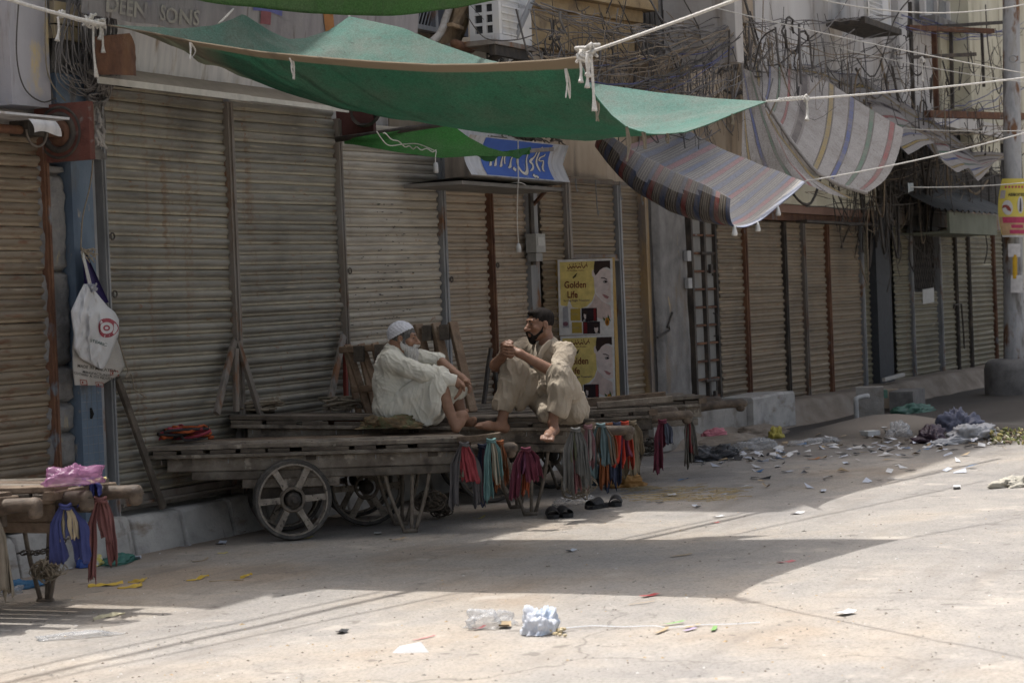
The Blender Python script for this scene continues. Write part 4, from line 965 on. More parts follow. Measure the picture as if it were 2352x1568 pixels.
b = MB(); b.grid(lambda u, v: V3((lerp(sx0 - .02, sx0 + 1.2, u), YS + .12, lerp(szt - .02, szt + .20 - .18 * u, v))), 5, 3); mk('torn_top_strip', b, M_SHEETW, bs_)
# cords tied round the sign, lamp holder on a cord
b = MB(); b.tube([on_y(1190, 322, YS - .06), on_y(1190, 380, YS - .03), on_y(1191, 418, YS - .05)], .006, 5); b.tube(bez([on_y(1150, 425, -.4), on_y(1191, 419, YS - .05), on_y(1215, 428, -.5), on_y(1240, 425, -.4)], 12), .004, 5); mk('tie_cord', b, M_ROPE, bs_)
lc = thing('lamp_holder', on_y(1191, 568, -.5), 'white lamp holder hanging on a cord below the blue sign', 'lamp holder')
b = MB(); b.tube(bez([on_y(1190, 418, -.6), on_y(1188, 500, -.55), on_y(1191, 560, -.52)], 12), .0045, 5); mk('cord', b, M_ROPE, lc)
b = MB(); b.lathe([(0, .045), (.012, .04), (.022, .015), (.024, -.035), (.0, -.035)], 10, Matrix.Translation(on_y(1191, 570, -.52))); mk('holder', b, plain('white_holder', (.62, .62, .60), .4), lc, smooth=True)
# coils of cable over the sign
b = MB()
for k in range(26):
    c = on_y(rnd(1110, 1290), rnd(312, 334), rnd(-.6, -.3)); r_ = rnd(.10, .35)
    b.tube([c + V3((r_ * math.cos(a) * rnd(.9, 1.1), rnd(-.04, .04), .22 * r_ * math.sin(a) + rnd(-.01, .01))) for a in [i * .5 for i in range(int(rnd(6, 13)))]], rnd(.006, .012), 5)
mk('cable_coils', b, mat('grimy_cable', [(.06, .052, .045), (.13, .115, .095), (.20, .17, .14)], scale=(5, 5, 5), bump=.2, rand=0), label='loops of grimy cable lying on top of the blue sign', cat='cable', kind='stuff')
# rod with wire hooks
rd = thing('hook_rod', on_y(1400, 420, -.3), 'brown rod with wire hooks in front of the half raised shutter', 'rod')
q0, q1 = on_y(1296, 414, -.35), on_y(1495, 426, -.35); b = MB(); b.beam(q0, q1, .03, .034); mk('rod', b, M_RAIL, rd)
for t_, l_ in ((.1, .10), (.32, .32), (.6, .16), (.85, .20)):
    q = q0.lerp(q1, t_); b = MB(); b.tube(bez([q + V3((0, -.02, .02)), q + V3((.01, -.02, -l_ * .6)), q + V3((.03, -.02, -l_)), q + V3((.05, -.02, -l_ * .85))], 10), .006, 5); mk('hook', b, M_STEEL, rd)
b = MB(); b.beam(on_y(1225, 470, -.05), on_y(1265, 425, -.4), .03, .03); mk('stay', b, M_RUST, rd)

# ---- air conditioners
def aircon(name, x0, x1, y0, y1, z0, z1, label, detail=True):
    t = thing(name, (x0, y0, z0), label, 'air conditioner')
    Mw_ = mat('aircon_white', [(.46, .47, .48), (.56, .56, .56), (.60, .58, .53)], scale=(4, 4, 3), rough=.5, bump=.05, spots=[((.30, .25, .18), (6, 6, 1.5), .62, .74)], rand=0)
    dk = plain('aircon_dark', (.05, .052, .056), .8)
    b = MB(); b.span((x0 + .025, y0 + .02, z0 + .02), (x1 - .02, y1, z1 - .02)); mk('casing', b, dk, t)
    b = MB(); b.span((x0, y0, z0), (x1, y1, z0 + .05)); mk('base_tray', b, Mw_, t)
    b = MB(); b.span((x0, y0, z1 - .04), (x1, y1, z1)); mk('top_cover', b, Mw_, t)
    b = MB(); b.span((x0, y0, z0 + .051), (x0 + .05, y0 + .06, z1 - .041)); mk('corner_post', b, Mw_, t)
    b = MB(); b.span((x0, y1 - .05, z0 + .051), (x0 + .05, y1, z1 - .041)); mk('corner_post', b, Mw_, t)
    w_ = x1 - x0; fx = x0 + w_ * .62
    b = MB(); b.span((fx, y0 - .002, z0 + .051), (x1, y0 + .03, z1 - .041)); fp = mk('front_panel', b, Mw_, t)
    n_ = 34
    for i in range(n_):
        b = MB(); xx = lerp(x0 + .06, fx - .01, i / (n_ - 1)); b.span((xx - .0035, y0 + .002, z0 + .055), (xx + .0035, y0 + .018, z1 - .045)); mk('fin', b, Mw_, t)
    k = 9
    for i in range(k + 1):
        b = MB(); zz = lerp(z0 + .06, z1 - .05, i / k); b.span((x0 + .05, y0 - .004, zz - .007), (fx, y0 + .0015, zz + .007)); mk('fin_bar', b, Mw_, t)
    # side lattice of two columns of openings
    rows = 6; ym = lerp(y0 + .06, y1 - .05, .45)
    for i in range(rows + 1):
        b = MB(); zz = lerp(z0 + .05, z1 - .045, i / rows); b.span((x0 - .003, y0 + .061, zz - .012), (x0 + .022, y1 - .051, zz + .012)); mk('side_bar', b, Mw_, t)
    b = MB(); b.span((x0 - .004, ym - .018, z0 + .055), (x0 + .020, ym + .018, z1 - .05)); mk('side_bar', b, Mw_, t)
    return t, fp
YF = -.85
c0 = on_y(1148, 95, YF); c1 = on_y(1222, 103, YF); zb = (c0.z + c1.z) / 2
yl = on_x(1080, 97, c0.x).y
ac, fp = aircon('air_conditioner', c0.x, c1.x, YF, yl, zb, zb + .62, 'white air conditioner unit on a bracket above the green sheet')
lx = lerp(c0.x, c1.x, .80); lz = zb + .40
b = MB()
for i in range(28):
    a0_, a1_ = i / 28 * 2 * math.pi, (i + 1) / 28 * 2 * math.pi
    b.add([(lx + rr * .075 * math.cos(a_), YF - .0045, lz + .06 + rr * .075 * math.sin(a_)) for a_, rr in ((a0_, 1), (a1_, 1), (a1_, .86), (a0_, .86))], [(0, 1, 2, 3)])
mk('emblem_ring', b, plain('logo_grey', (.10, .10, .11), .6), fp)
me = letters('K', .10, bold=.002); lay(me, (lx - .03, YF - .0045, lz + .025), (1, 0, 0), (0, 0, 1)); mk('emblem_letter', me, MATS['logo_grey'], fp)
me = letters('KENWOOD', .045); lay(me, (lx - .11, YF - .0045, lz - .10), (1, 0, 0), (0, 0, 1)); mk('brand_lettering', me, plain('logo_pale', (.30, .30, .30), .6), fp)
brk = thing('aircon_bracket', (c0.x, YF, zb - .1), 'brown plank bracket under the air conditioner', 'bracket')
b = MB(); b.span((c0.x - .12, YF - .02, zb - .045), (c1.x + .05, -.1, zb - .006)); mk('plank', b, M_RAIL, brk)
b = MB(); b.span((c0.x - .1, YF, zb - .13), (c1.x, YF + .05, zb - .047)); b.beam((c0.x + .1, YF + .03, zb - .1), (c0.x + .1, .1, zb - .5), .05, .05); b.beam((c1.x - .1, YF + .03, zb - .1), (c1.x - .1, .1, zb - .5), .05, .05); mk('arm', b, M_IRON, brk)
a0 = on_y(1995, 43, -.55); a1 = on_y(2047, 50, -.55)
ac2, _ = aircon('air_conditioner', a0.x, a1.x, -.55, on_x(1985, 40, a0.x).y - .0, a0.z, a0.z + .65, 'smaller far air conditioner on an iron shelf at the top right')
b = MB(); b.span((a0.x - .4, -.62, a0.z - .10), (a1.x + .25, -.1, a0.z - .02)); mk('iron_shelf', b, M_IRON, label='iron shelf under the far air conditioner', cat='shelf')

# ---- window with diagonal mesh, pipes, weathered timber bracket
wn = thing('mesh_window', on_y(965, 60, 0), 'small steel window with diagonal wire mesh beside the air conditioner', 'window')
x0, x1 = X_at(932, 40, -.03), X_at(1000, 55, -.03); zb_ = Z_at(965, 58, -.03)
b = MB()
b.span((x0, -.06, zb_ - .04), (x1, .05, zb_)); b.span((x0, -.06, zb_), (x0 + .05, .05, zb_ + .9)); b.span((x1 - .05, -.06, zb_), (x1, .05, zb_ + .9)); mk('frame', b, M_STEEL, wn)
b = MB(); b.span((x0 + .05, .02, zb_), (x1 - .05, .11, zb_ + .9)); mk('dark_opening', b, M_DARK, wn)
b = MB()
k = -12
while k < 14:
    xs_ = x0 + k * .055; pa, pb = V3((xs_, -.02, zb_)), V3((xs_ + .55, -.02, zb_ + .9)); t0, t1 = (x0 + .05 - pa.x) / .55, (x1 - .05 - pa.x) / .55
    lo, hi = max(0, t0), min(1, t1)
    if hi - lo > .03: b.beam(pa.lerp(pb, lo), pa.lerp(pb, hi), .008, .012)
    k += 1
mk('wire_mesh', b, M_STEEL, wn, kind='stuff')
tb = thing('timber_bracket', on_y(1040, 100, -.4), 'weathered forked timber bracket between window and air conditioner', 'bracket')
M_TIMB = mat('weathered_timber', [(.14, .095, .055), (.25, .18, .11), (.33, .25, .16)], scale=(9, 9, 2), bump=.6, bscale=(60, 60, 14), spots=[((.09, .07, .05), (4, 4, 2), .55, .7)], rand=.15)
b = MB(); b.beam(on_y(1035, 112, -.35), on_y(1068, -10, -.45), .16, .14, seg=6, jit=.012, ch=.2); mk('trunk', b, M_TIMB, tb)
b = MB(); b.beam(on_y(1045, 60, -.45), on_y(1085, -6, -.5), .07, .06, seg=3, jit=.006); mk('branch', b, M_TIMB, tb)
b = MB(); b.beam(on_y(1032, 56, -.55), on_y(1060, 66, -.5), .05, .03, seg=2, jit=.004); mk('cleat', b, M_TIMB, tb)
pp_ = thing('drain_pipes', on_y(1015, 60, -.3), 'grey bent drain pipes left of the air conditioner', 'pipe')
b = MB(); b.tube(bez([on_y(1042, -8, -.35), on_y(1025, 40, -.38), on_y(1012, 76, -.4), on_y(990, 98, -.42)], 16), .032, 9); mk('pipe', b, M_PAVE, pp_, smooth=True)
b = MB(); b.tube([on_y(1043, 100, -.6), on_y(1100, 118, -.45)], .035, 9); mk('pipe_stub', b, M_RUST, pp_, smooth=True)
b = MB(); b.tube([on_y(1225, -6, -.95), on_y(1155, 152, -.75)], .026, 8); mk('long_pipe', b, M_STEEL, pp_, smooth=True)
b = MB(); b.span((X_at(1075, 60, -.05), -.05, 3.9), (X_at(1005, 60, -.05), .1, 5.0)); mk('blue_grey_panel', b, plain('slate_panel', (.06, .065, .08), .8), pp_)
ws = thing('white_sign_strip', on_y(1120, 128, -.3), 'narrow white sign strip with black capitals behind the green sheet', 'sign')
s0, s1 = on_y(1085, 119, -.50), on_y(1175, 138, -.50)
b = MB(); b.span((s0.x, -.52, s1.z - .1), (s1.x, -.49, (s0.z + s1.z) / 2 + .06)); stp = mk('board', b, plain('sign_cream', (.52, .49, .44), .7), ws)
me = letters('DETAIL', .10, bold=.003); lay(me, (lerp(s0.x, s1.x, .28), -.5235, (s0.z + s1.z) / 2 - .06), (1, 0, 0), (0, 0, 1), 1.35, 1); mk('lettering', me, plain('sign_black', (.03, .03, .03), .8), stp)

# ---- cornice, balcony and far facades
cor = thing('stone_cornice', on_y(1400, 50, -.2), 'ochre carved stone cornice behind the wire tangle', 'cornice')
P1, P2 = on_y(1170, -16, .05), on_y(1512, 26, -.38); P1.z = P2.z
dv = (P2 - P1); dv.z = 0; L_ = dv.length; dv.normalize(); bk = V3((-dv.y, dv.x, 0))
for (o_, za_, zb2) in ((0.0, 0, .16), (.10, -.12, -.003), (.16, -.42, -.123), (.12, -.50, -.423)):
    b = MB(); q = P1 + bk * o_; e_ = L_ - o_ * 1.4
    b.prism([q + V3((0, 0, za_)), q + dv * e_ + V3((0, 0, za_)), q + dv * e_ + bk * .6 + V3((0, 0, za_)), q + bk * .6 + V3((0, 0, za_))], (0, 0, zb2 - za_)); mk('moulding', b, M_STONE, cor)
bl = thing('concrete_balcony', on_y(1690, 142, -1.1), 'bare grey concrete balcony block jutting out above the tangle', 'balcony')
cr = on_y(1692, 142, -1.10); xL = cr.x; yi = on_x(1527, 146, xL).y
b = MB(); b.span((xL, -1.10, cr.z), (xL + .22, min(yi, .1), cr.z + 4)); mk('block', b, M_PLASTER, bl)
b = MB()
for i in range(4): b.span((xL - .06, yi + .02 + i * .055, cr.z + .12), (xL + .3, yi + .062 + i * .055, cr.z + 4))
mk('fluted_pier', b, M_CONC, bl)
b = MB(); b.span((xL + .05, -.5, cr.z - .45), (xL + 1.2, .1, cr.z - .003)); mk('soffit_beam', b, M_TANW, bl)
shd = thing('tan_wall_panel', on_y(1500, 250, 0), 'tan plaster wall band behind the striped awnings', 'wall')
b = MB(); b.span((X_at(1500, 300, -.06), -.08, 3.05), (X_at(1712, 300, -.06), .1, 4.3)); mk('plaster', b, M_TANW, shd)
# white plastic sack caught in the wires
b = MB(); c = on_y(1585, 60, -1.2)
b.grid(lambda u, v: on_y(lerp(1552, 1612, v) + 12 * (u - .5), lerp(66, 104, v * .55 + u * .3) - 8 * u, -1.25 + .06 * math.sin(u * 5) + .04 * nz((u * 3, v * 3, 0), 1, 2)), 8, 8); mk('caught_sack', b, plain('caught_plastic', (.52, .50, .46), .6), smooth=True, label='crumpled white plastic sheet caught in the wire tangle', cat='plastic sheet')

def facade_window(px0, px1, py0, py1, y, label, wall_m=None):
    x0, x1 = X_at(px0, py0, y), X_at(px1, py0, y); z1, z0 = Z_at(px0, py0, y), Z_at(px0, py1, y)
    t = thing('upper_window', (x0, y, z0), label, 'window')
    b = MB()
    for (a, c) in (((x0, z0), (x0 + .09, z1)), ((x1 - .09, z0), (x1, z1)), ((x0 + .09, z0), (x1 - .09, z0 + .07)), (((x0 + x1) / 2 - .04, z0 + .07), ((x0 + x1) / 2 + .04, z1))): b.span((a[0], y - .03, a[1]), (c[0], y + .05, c[1]))
    mk('frame', b, M_PALE, t)
    b = MB(); b.span((x0 + .09, y + .02, z0 + .07), (x1 - .09, y + .04, z1)); mk('pane', b, plain('dull_glass', (.22, .23, .24), .25, spec=.5), t)
    b = MB(); b.span((x0 - .15, y - .22, z0 - .12), (x1 + .15, y + .02, z0 - .004)); mk('sill', b, M_CONC, t)
    return t
facade_window(2118, 2178, -20, 38, -.04, 'pale framed upper window left of the pole')
# protruding bay and dark loggia of the far building
lg = thing('far_loggia', on_y(2200, 300, -.5), 'dark open loggia with a pale slab at the far right', 'loggia')
p, q = on_y(2090, 245, -.2), on_y(2345, 330, -.2)
b = MB(); b.span((X_at(2075, 250, -.25), -.30, 3.95), (X_at(2345, 250, -.25), .0, 4.15)); mk('slab', b, M_PALE, lg)
b = MB(); b.span((X_at(2075, 330, -.02), -.03, 3.36), (X_at(2345, 330, -.02), .0, 3.93)); mk('dark_opening', b, M_DARK, lg)
b = MB(); b.span((X_at(2228, 330, -.2), -.25, 3.37), (X_at(2290, 330, -.2), -.05, 3.94)); mk('cream_pier', b, M_CREAM, lg)
b = MB(); b.span((X_at(1895, 60, -.05), -.1, 3.2), (X_at(1925, 60, -.05), .1, 9)); mk('buttress', b, M_PALE, bC)
b = MB(); b.span((X_at(2205, 100, -.2), -.35, 4.3), (X_at(2238, 100, -.2), .1, 9)); mk('pier', b, M_CREAM, bD)
b = MB(); b.span((X_at(2060, 100, -.02), -.06, 4.2), (X_at(2082, 100, -.02), .1, 9)); mk('pier', b, M_PALE, bC)
# rusty steel billboard frame
fr_ = thing('steel_frame', on_y(2150, 240, -.9), 'rusty steel frame of posts and rails left of the pole', 'frame')
for a, c, wd in (((2085, 64, -.5), (2280, 72, -1.2), .07), ((2090, 66, -.5), (2330, 50, -1.2), .05), ((2090, 132, -.5), (2240, 125, -1.1), .05), ((2130, 262, -.6), (2352, 268, -1.3), .10), ((2145, 68, -.6), (2152, 265, -.6), .07), ((2184, 70, -.8), (2188, 250, -.8), .05), ((2255, 72, -.9), (2260, 200, -.9), .04), ((2090, 5, -.4), (2098, 250, -.4), .05)):
    b = MB(); b.beam(on_y(*a), on_y(*c), wd, wd, ch=.05); mk('steel_member', b, M_RUST if wd > .06 else M_IRON, fr_)
lt_ = thing('corrugated_shade', on_y(2080, 500, -.5), 'grimy corrugated sheet canopy over the olive shutters', 'canopy')
c_a, c_b = on_y(2040, 492, -.15), on_y(2230, 515, -.15)
b = MB(); b.grid(lambda u, v: V3((lerp(c_a.x, c_b.x, u), lerp(-.85, -.08, v), 2.62 + .42 * v + .018 * math.sin(u * 90))), 90, 4); mk('sheet', b, mat('grimy_sheet', [(.05, .052, .055), (.085, .088, .085)], scale=(4, 4, 4), bump=.2), lt_, smooth=True)
b = MB(); b.span((c_a.x + .8, -.80, 2.30), (c_b.x - 1.0, -.76, 2.60)); b.span((c_a.x + .8, -.755, 2.30), (c_b.x - 1.0, -.1, 2.33)); mk('hanging_board', b, mat('faded_green_board', [(.14, .15, .11), (.20, .21, .16)], scale=(3, 3, 3), bump=.2), lt_)

# ---- utility pole with posters
pb = on_z(2330, 905, 0); 
pl = thing('utility_pole', pb, 'tall weathered utility pole with posters at the right edge', 'pole')
ptop = on_y(2322, -30, pb.y)
b = MB(); pts = [pb.lerp(V3((ptop.x, ptop.y, ptop.z)), t) for t in (0, .15, .3, .5, .75, 1.0, 1.6)]
b.tube(pts, [.15, .145, .14, .13, .125, .12, .10], 16); mk('shaft', b, mat('flaking_pole_paint', [(.25, .255, .26), (.36, .36, .36), (.30, .28, .25)], scale=(9, 9, 3), bump=.3, spots=[((.17, .09, .05), (6, 6, 2), .55, .64), ((.10, .09, .08), (4, 4, 1), .56, .7)], rand=0), pl, smooth=True)
b = MB(); f0 = on_z(2338, 912, 0)
b.lathe([(.42, -.1), (.42, .35), (.40, .44), (.34, .50), (0, .50)], 12, Matrix.Translation(pb)); mk('concrete_foot', b, M_CONC, pl, smooth=True)
dirx = V3((RT[0], RT[1], 0)).normalized()
def poleface(px, py, off=0.16):
    d = ray(px, py); k = (pb - V3(CAM)).length
    q = V3(CAM) + V3(d) * ((pb - V3(CAM)).dot(V3(FW)) - off); return q
def wrap(px0, px1, py0, py1, bow=.03):
    def f(u, v, off=0.0):
        q = poleface(lerp(px0, px1, u), lerp(py1, py0, v), .17 + off); return q + V3(FW) * (bow * (2 * u - 1) ** 2) 
    return f
W_ = wrap(2304, 2362, 410, 543, .05)
b = MB(); b.grid(lambda u, v: W_(u, v) + V3((.0, 0, 0)) - dirx * (.06 * math.sin(v * 3.1) * (1 - u)), 10, 14)
po = mk('yellow_poster', b, mat('poster_yellow', [(.58, .47, .08), (.64, .53, .12)], scale=(4, 4, 4), rough=.6, bump=.05, rand=0), pl, smooth=True)
def pstrip(nm, u0, u1, v0, v1, m, off=.004):
    b = MB(); b.grid(lambda u, v: W_(lerp(u0, u1, u), lerp(v0, v1, v), off) - dirx * (.06 * math.sin(lerp(v0, v1, v) * 3.1) * (1 - lerp(u0, u1, u))), 6, 4); return mk(nm, b, m, po)
pink = plain('poster_pink', (.50, .06, .13), .6); pwhite = plain('poster_white', (.60, .58, .56), .6)
pstrip('tan_field', .02, 1, .03, .345, plain('poster_tan', (.55, .36, .20), .6), .003); pstrip('pink_band', .12, 1, .235, .335, pink, .005); pstrip('pink_band', .38, .82, .145, .205, pink, .005); pstrip('pink_band', .30, 1, .05, .115, pink, .005); pstrip('white_margin', 0, 1, -.01, .025, pwhite)
def ppoly(nm, pts, m, off):
    b = MB(); b.add([W_(u_, v_, off) - dirx * (.06 * math.sin(v_ * 3.1) * (1 - u_)) for u_, v_ in pts], [tuple(range(len(pts)))]); mk(nm, b, m, po)
def oval(cu, cv, ru, rv, tilt, n_=18): return [(cu + ru * math.cos(a) * math.cos(tilt) - ru * math.sin(a) * math.sin(tilt) * .6, cv + rv * math.sin(a) + rv * .5 * math.cos(a) * math.sin(tilt)) for a in [i * 2 * math.pi / n_ for i in range(n_)]]
ppoly('oval_picture', oval(.30, .50, .19, .125, .5), pwhite, .005); ppoly('oval_picture', oval(.74, .545, .11, .15, 0), pwhite, .005); ppoly('pale_photo', [(.04, .66), (.20, .66), (.20, .80), (.04, .80)], plain('poster_grey', (.42, .38, .36), .6), .005)
ppoly('picture_blot', [(.13, .49), (.24, .51), (.30, .46), (.40, .43), (.42, .47), (.34, .53), (.26, .55), (.15, .54)], plain('poster_redbrown', (.28, .06, .05), .7), .007)
ppoly('picture_blot', [(.70, .43), (.78, .43), (.77, .58), (.75, .66), (.72, .66), (.71, .58)], plain('poster_dark', (.08, .07, .08), .7), .007)
me = letters('AESBOITIES', 1.0, bold=.03); lay(me, (0, 0, 0), (1, 0, 0), (0, 0, 1), .115, .07, lambda x_, y_: W_(.30 + x_, .70 + y_, .006) - dirx * (.06 * math.sin(.72 * 3.1) * (1 - .30 - x_))); mk('lettering', me, plain('poster_black', (.03, .03, .03), .7), po)
b = MB()
for k in range(7):
    u_ = .18 + k * .12; b.add([W_(u_ + a * .05, .86 + c * .03, .006) - dirx * (.06 * math.sin(.86 * 3.1) * (1 - u_)) for a, c in ((-.7, -.6), (.2, -1), (.8, -.2), (.5, .9), (.1, .2), (-.5, .6))], [(0, 1, 2, 3, 4, 5)])
mk('red_script', b, pink, po)
for px0, px1, py0, py1, m, nm in ((2326, 2337, 585, 640, plain('sticker_yellow', (.60, .36, .02), .6), 'yellow_sticker'), (2322, 2350, 632, 672, pwhite, 'torn_white_paper'), (2316, 2344, 560, 590, pwhite, 'grey_paper')):
    w2 = wrap(px0, px1, py0, py1, .01); b = MB(); b.grid(lambda u, v: w2(u, v, .003 if 'yel' in nm else 0), 4, 4); mk(nm, b, m, pl)
b = MB(); sp = poleface(2320, 140, .14); b.tube([sp + dirx * (.05 + .06 * math.cos(a)) + V3((0, 0, .06 * math.sin(a) + .004 * i)) for i, a in enumerate([i * .5 for i in range(14)])], .008, 5); mk('hook', b, M_STEEL, pl)

# ---- wires
M_WIRE = mat('grey_wire', [(.09, .085, .085), (.16, .15, .145), (.24, .225, .21)], scale=(3, 3, 3), bump=.0, rand=.1)
M_WIRED = mat('dark_wire', [(.05, .045, .042), (.10, .09, .08)], scale=(3, 3, 3), bump=.0, rand=.1)
M_WTAN = mat('tan_wire', [(.17, .13, .09), (.26, .21, .15)], scale=(3, 3, 3), bump=.0, rand=0); M_WBLU = plain('blue_wire', (.07, .08, .20), .6)
def tangle(name, n, regs, rr, label, m, loop=.3, drop=.25, seed=1, Yr=(-.8, -.1), spread=1.0, runs=14):
    """long sagging runs in bundles, shorter droops, some loops; several gauges and colours"""
    random.seed(seed); b = MB()
    x0, y0 = min(r_[0] for r_ in regs), min(r_[1] for r_ in regs); x1, y1 = max(r_[2] for r_ in regs), max(r_[3] for r_ in regs)
    for k in range(runs):
        Y_ = rnd(*Yr); ya, yb = rnd(y0, y1), rnd(y0, y1); g_ = rnd(.0025, .0075); mi = random.choice((0, 0, 1, 1, 2, 3))
        for j in range(random.choice((1, 2, 4, 6))):
            a, c = on_y(x0 + rnd(-30, 30), ya + rnd(-8, 8), Y_), on_y(x1 + rnd(-30, 30), yb + rnd(-8, 8), Y_); s_ = rnd(.02, .35)
            p = sagline(a, c, s_, 16); p = [q + V3((0, rnd(-.02, .02), rnd(-.03, .03))) for q in p]; b.tube(bez(p, 34), g_ * rnd(.7, 1.2), 4, cap=False, m=mi)
    for k in range(n):
        q0, r0, q1, r1 = random.choice(regs); a = on_y(rnd(q0, q1), rnd(r0, r1), rnd(*Yr)); ln = rnd(.2, 1.6) * spread; mi = random.choice((0, 0, 0, 1, 1, 2))
        t_ = random.random()
        if t_ < loop:
            r_ = rnd(.05, .28); e_ = rnd(.4, 1.0); w_ = rnd(0, 6); pts = [a + V3((r_ * (1 + .2 * math.sin(t + w_)) * math.cos(t) + .03 * t, rnd(-.02, .02), r_ * e_ * math.sin(t) - .01 * t)) for t in [i * .5 for i in range(int(rnd(5, 14)))]]
        elif t_ < loop + .17:
            l_ = rnd(.2, .9) * spread; pts = bez([a, a + V3((rnd(-.08, .08), 0, -l_ * .4)), a + V3((rnd(-.15, .15), rnd(-.05, .05), -l_ * .8)), a + V3((rnd(-.2, .2), 0, -l_))], 10)
        else:
            d = V3((rnd(-1, 1), rnd(-.25, .25), rnd(-.5, .5))); pts = bez([a, a + d * ln * .3 + V3((0, 0, -rnd(0, drop))), a + d * ln * .65 + V3((rnd(-.2, .2), 0, -rnd(0, drop))), a + d * ln], 12)
        b.tube(pts, rnd(rr[0], rr[1]) * random.choice((.35, .5, .6, .7, 1.1)), 4, cap=False, m=mi)
    return mk(name, b, [m, M_WIRED, M_WTAN, M_WBLU], smooth=True, label=label, cat='wires', kind='stuff')
tangle('wire_tangle', 250, [(1225, 10, 1420, 130), (1240, 80, 1500, 200), (1400, 60, 1640, 190), (1480, 110, 1690, 200), (1540, 150, 1690, 240), (1380, 120, 1690, 230)], (.004, .012), 'dense tangle of dusty grey wires in front of the stone cornice', M_WIRE, .15, .3, 3, (-1.25, -.3), 1.0, 16)
tangle('wire_tangle', 170, [(1700, 20, 1860, 150), (1700, 60, 1900, 180), (1840, 150, 2050, 250), (1930, 90, 2080, 260), (1690, 30, 1720, 200)], (.005, .017), 'tangle of brown wires above the white striped awning', M_WIRE, .12, .5, 5, (-.9, -.15), 1.4, 8)
tangle('wire_tangle', 190, [(1880, 330, 2230, 420), (1960, 410, 2150, 480), (2080, 260, 2300, 420)], (.005, .02), 'dark wires and roots hanging below the far awnings', M_WIRED, .1, .7, 7, (-.5, -.12), 1.6, 10)
tangle('wire_tangle', 60, [(2080, 30, 2340, 300)], (.004, .012), 'thin wires strung round the steel frame and pole', M_WIRED, .08, .5, 8, (-1.2, -.3), 1.8, 9)
random.seed(21)
b = MB()
for k in range(46):
    x0 = rnd(185, 265); x1 = rnd(195, 250); y1 = rnd(200, 250); c = rnd(-45, 60)
    Y0 = rnd(-.25, -.09)
    b.tube(bez([on_y(x0, -12, Y0), on_y((x0 + x1) / 2 + c * .6, rnd(60, 110), Y0 - rnd(0, .08)), on_y((x0 + x1) / 2 - c * .3, rnd(120, 190), Y0), on_y(x1, y1, -.13)], 20), rnd(.0035, .007), 5, cap=False)
for k in range(14):
    a = rnd(120, 220); b.tube(bez([on_y(rnd(150, 200), -10, -.15), on_y(a, rnd(120, 200), -.2), on_y(rnd(200, 260), rnd(170, 230), -.18), on_y(rnd(240, 300), rnd(90, 160), -.25)], 20), rnd(.0035, .006), 5, cap=False)
for k in range(16): b.tube([on_y(225 + 22 * math.cos(a) + rnd(-4, 4), 225 + 10 * math.sin(a), -.2 + rnd(-.03, .03)) for a in [i * .55 for i in range(10)]], rnd(.003, .006), 5, cap=False)
mk('wire_bundle', b, M_WIRE, smooth=True, label='bundle of grey wires hanging over the stone pier at the left', cat='wires', kind='stuff')
for pts, lb in (([(105, -8), (105, 130), (118, 190), (150, 232)], 'single pale cable drooping beside the lilac pilaster'), ([(44, -8), (38, 120), (55, 200), (95, 234), (128, 226)], 'thin black cable looping low on the lilac pilaster'), ([(214, 240), (216, 330), (208, 420), (190, 500), (186, 575)], 'thin pale cable running down to the hanging sack')):
    b = MB(); b.tube(bez([on_y(x_, y_, -.14) for x_, y_ in pts], 24), .005, 5); mk('hanging_cable', b, M_ROPED if 'pale' in lb else M_WIRED, smooth=True, label=lb, cat='cable', group='single hanging cables')
# shaggy white rag on the wires near the shutter rail
b = MB(); random.seed(5)
for k in range(40):
    a = on_y(rnd(219, 234), rnd(243, 310), -.14); b.tube(bez([a, a + V3((rnd(-.03, .03), rnd(-.03, 0), -.04)), a + V3((rnd(-.04, .05), rnd(-.03, 0), -.09))], 6), .008, 4, flat=.4)
mk('shaggy_rag', b, plain('dirty_white_rag', (.40, .38, .36), .95), label='shaggy white rag caught on the wires beside the first wide shutter', cat='rag')
# overhead service cables running along the street, seen by the shadows they throw
for (ga, gb, h, r_, lb) in (((0, 1568), (900, 1366), 4.6, .030, 'thick overhead service cable along the street'), ((60, 1568), (860, 1400), 4.6, .012, 'thin overhead cable beside the thick one'), ((0, 1545), (830, 1366), 4.9, .014, 'second thin overhead service cable')):
    a, c = on_z(*ga), on_z(*gb); s_ = V3((SUN.x / SUN.z, SUN.y / SUN.z, 1)) * h; a, c = a + s_, c + s_; d = c - a
    b = MB(); b.tube(sagline(a - d * .8, c + d * 3.2, .0, 20), r_, 6); mk('overhead_cable', b, M_WIRED, label=lb, cat='cable', group='overhead service cables')
for (ga, gb, h, lb) in (((1880, 1367), (2352, 1376), 5.4, 'unseen thin line added for its shadow nearest the camera'), ((2100, 1232), (2352, 1217), 5.3, 'unseen thin line added for its shadow further back'), ((1745, 1295), (2352, 1320), 5.6, 'unseen thin line added for its shadow in mid street')):  # unseen lines added above the frame to throw thin shadows
    a, c = on_z(*ga), on_z(*gb); s_ = V3((SUN.x / SUN.z, SUN.y / SUN.z, 1)) * h; a, c = a + s_, c + s_; d = c - a
    b = MB(); b.tube(sagline(a, c + d * 2, .0, 8), .007, 5); mk('shadow_line', b, M_ROPE, label=lb, cat='line', group='unseen lines added for their shadows')
random.seed(31)

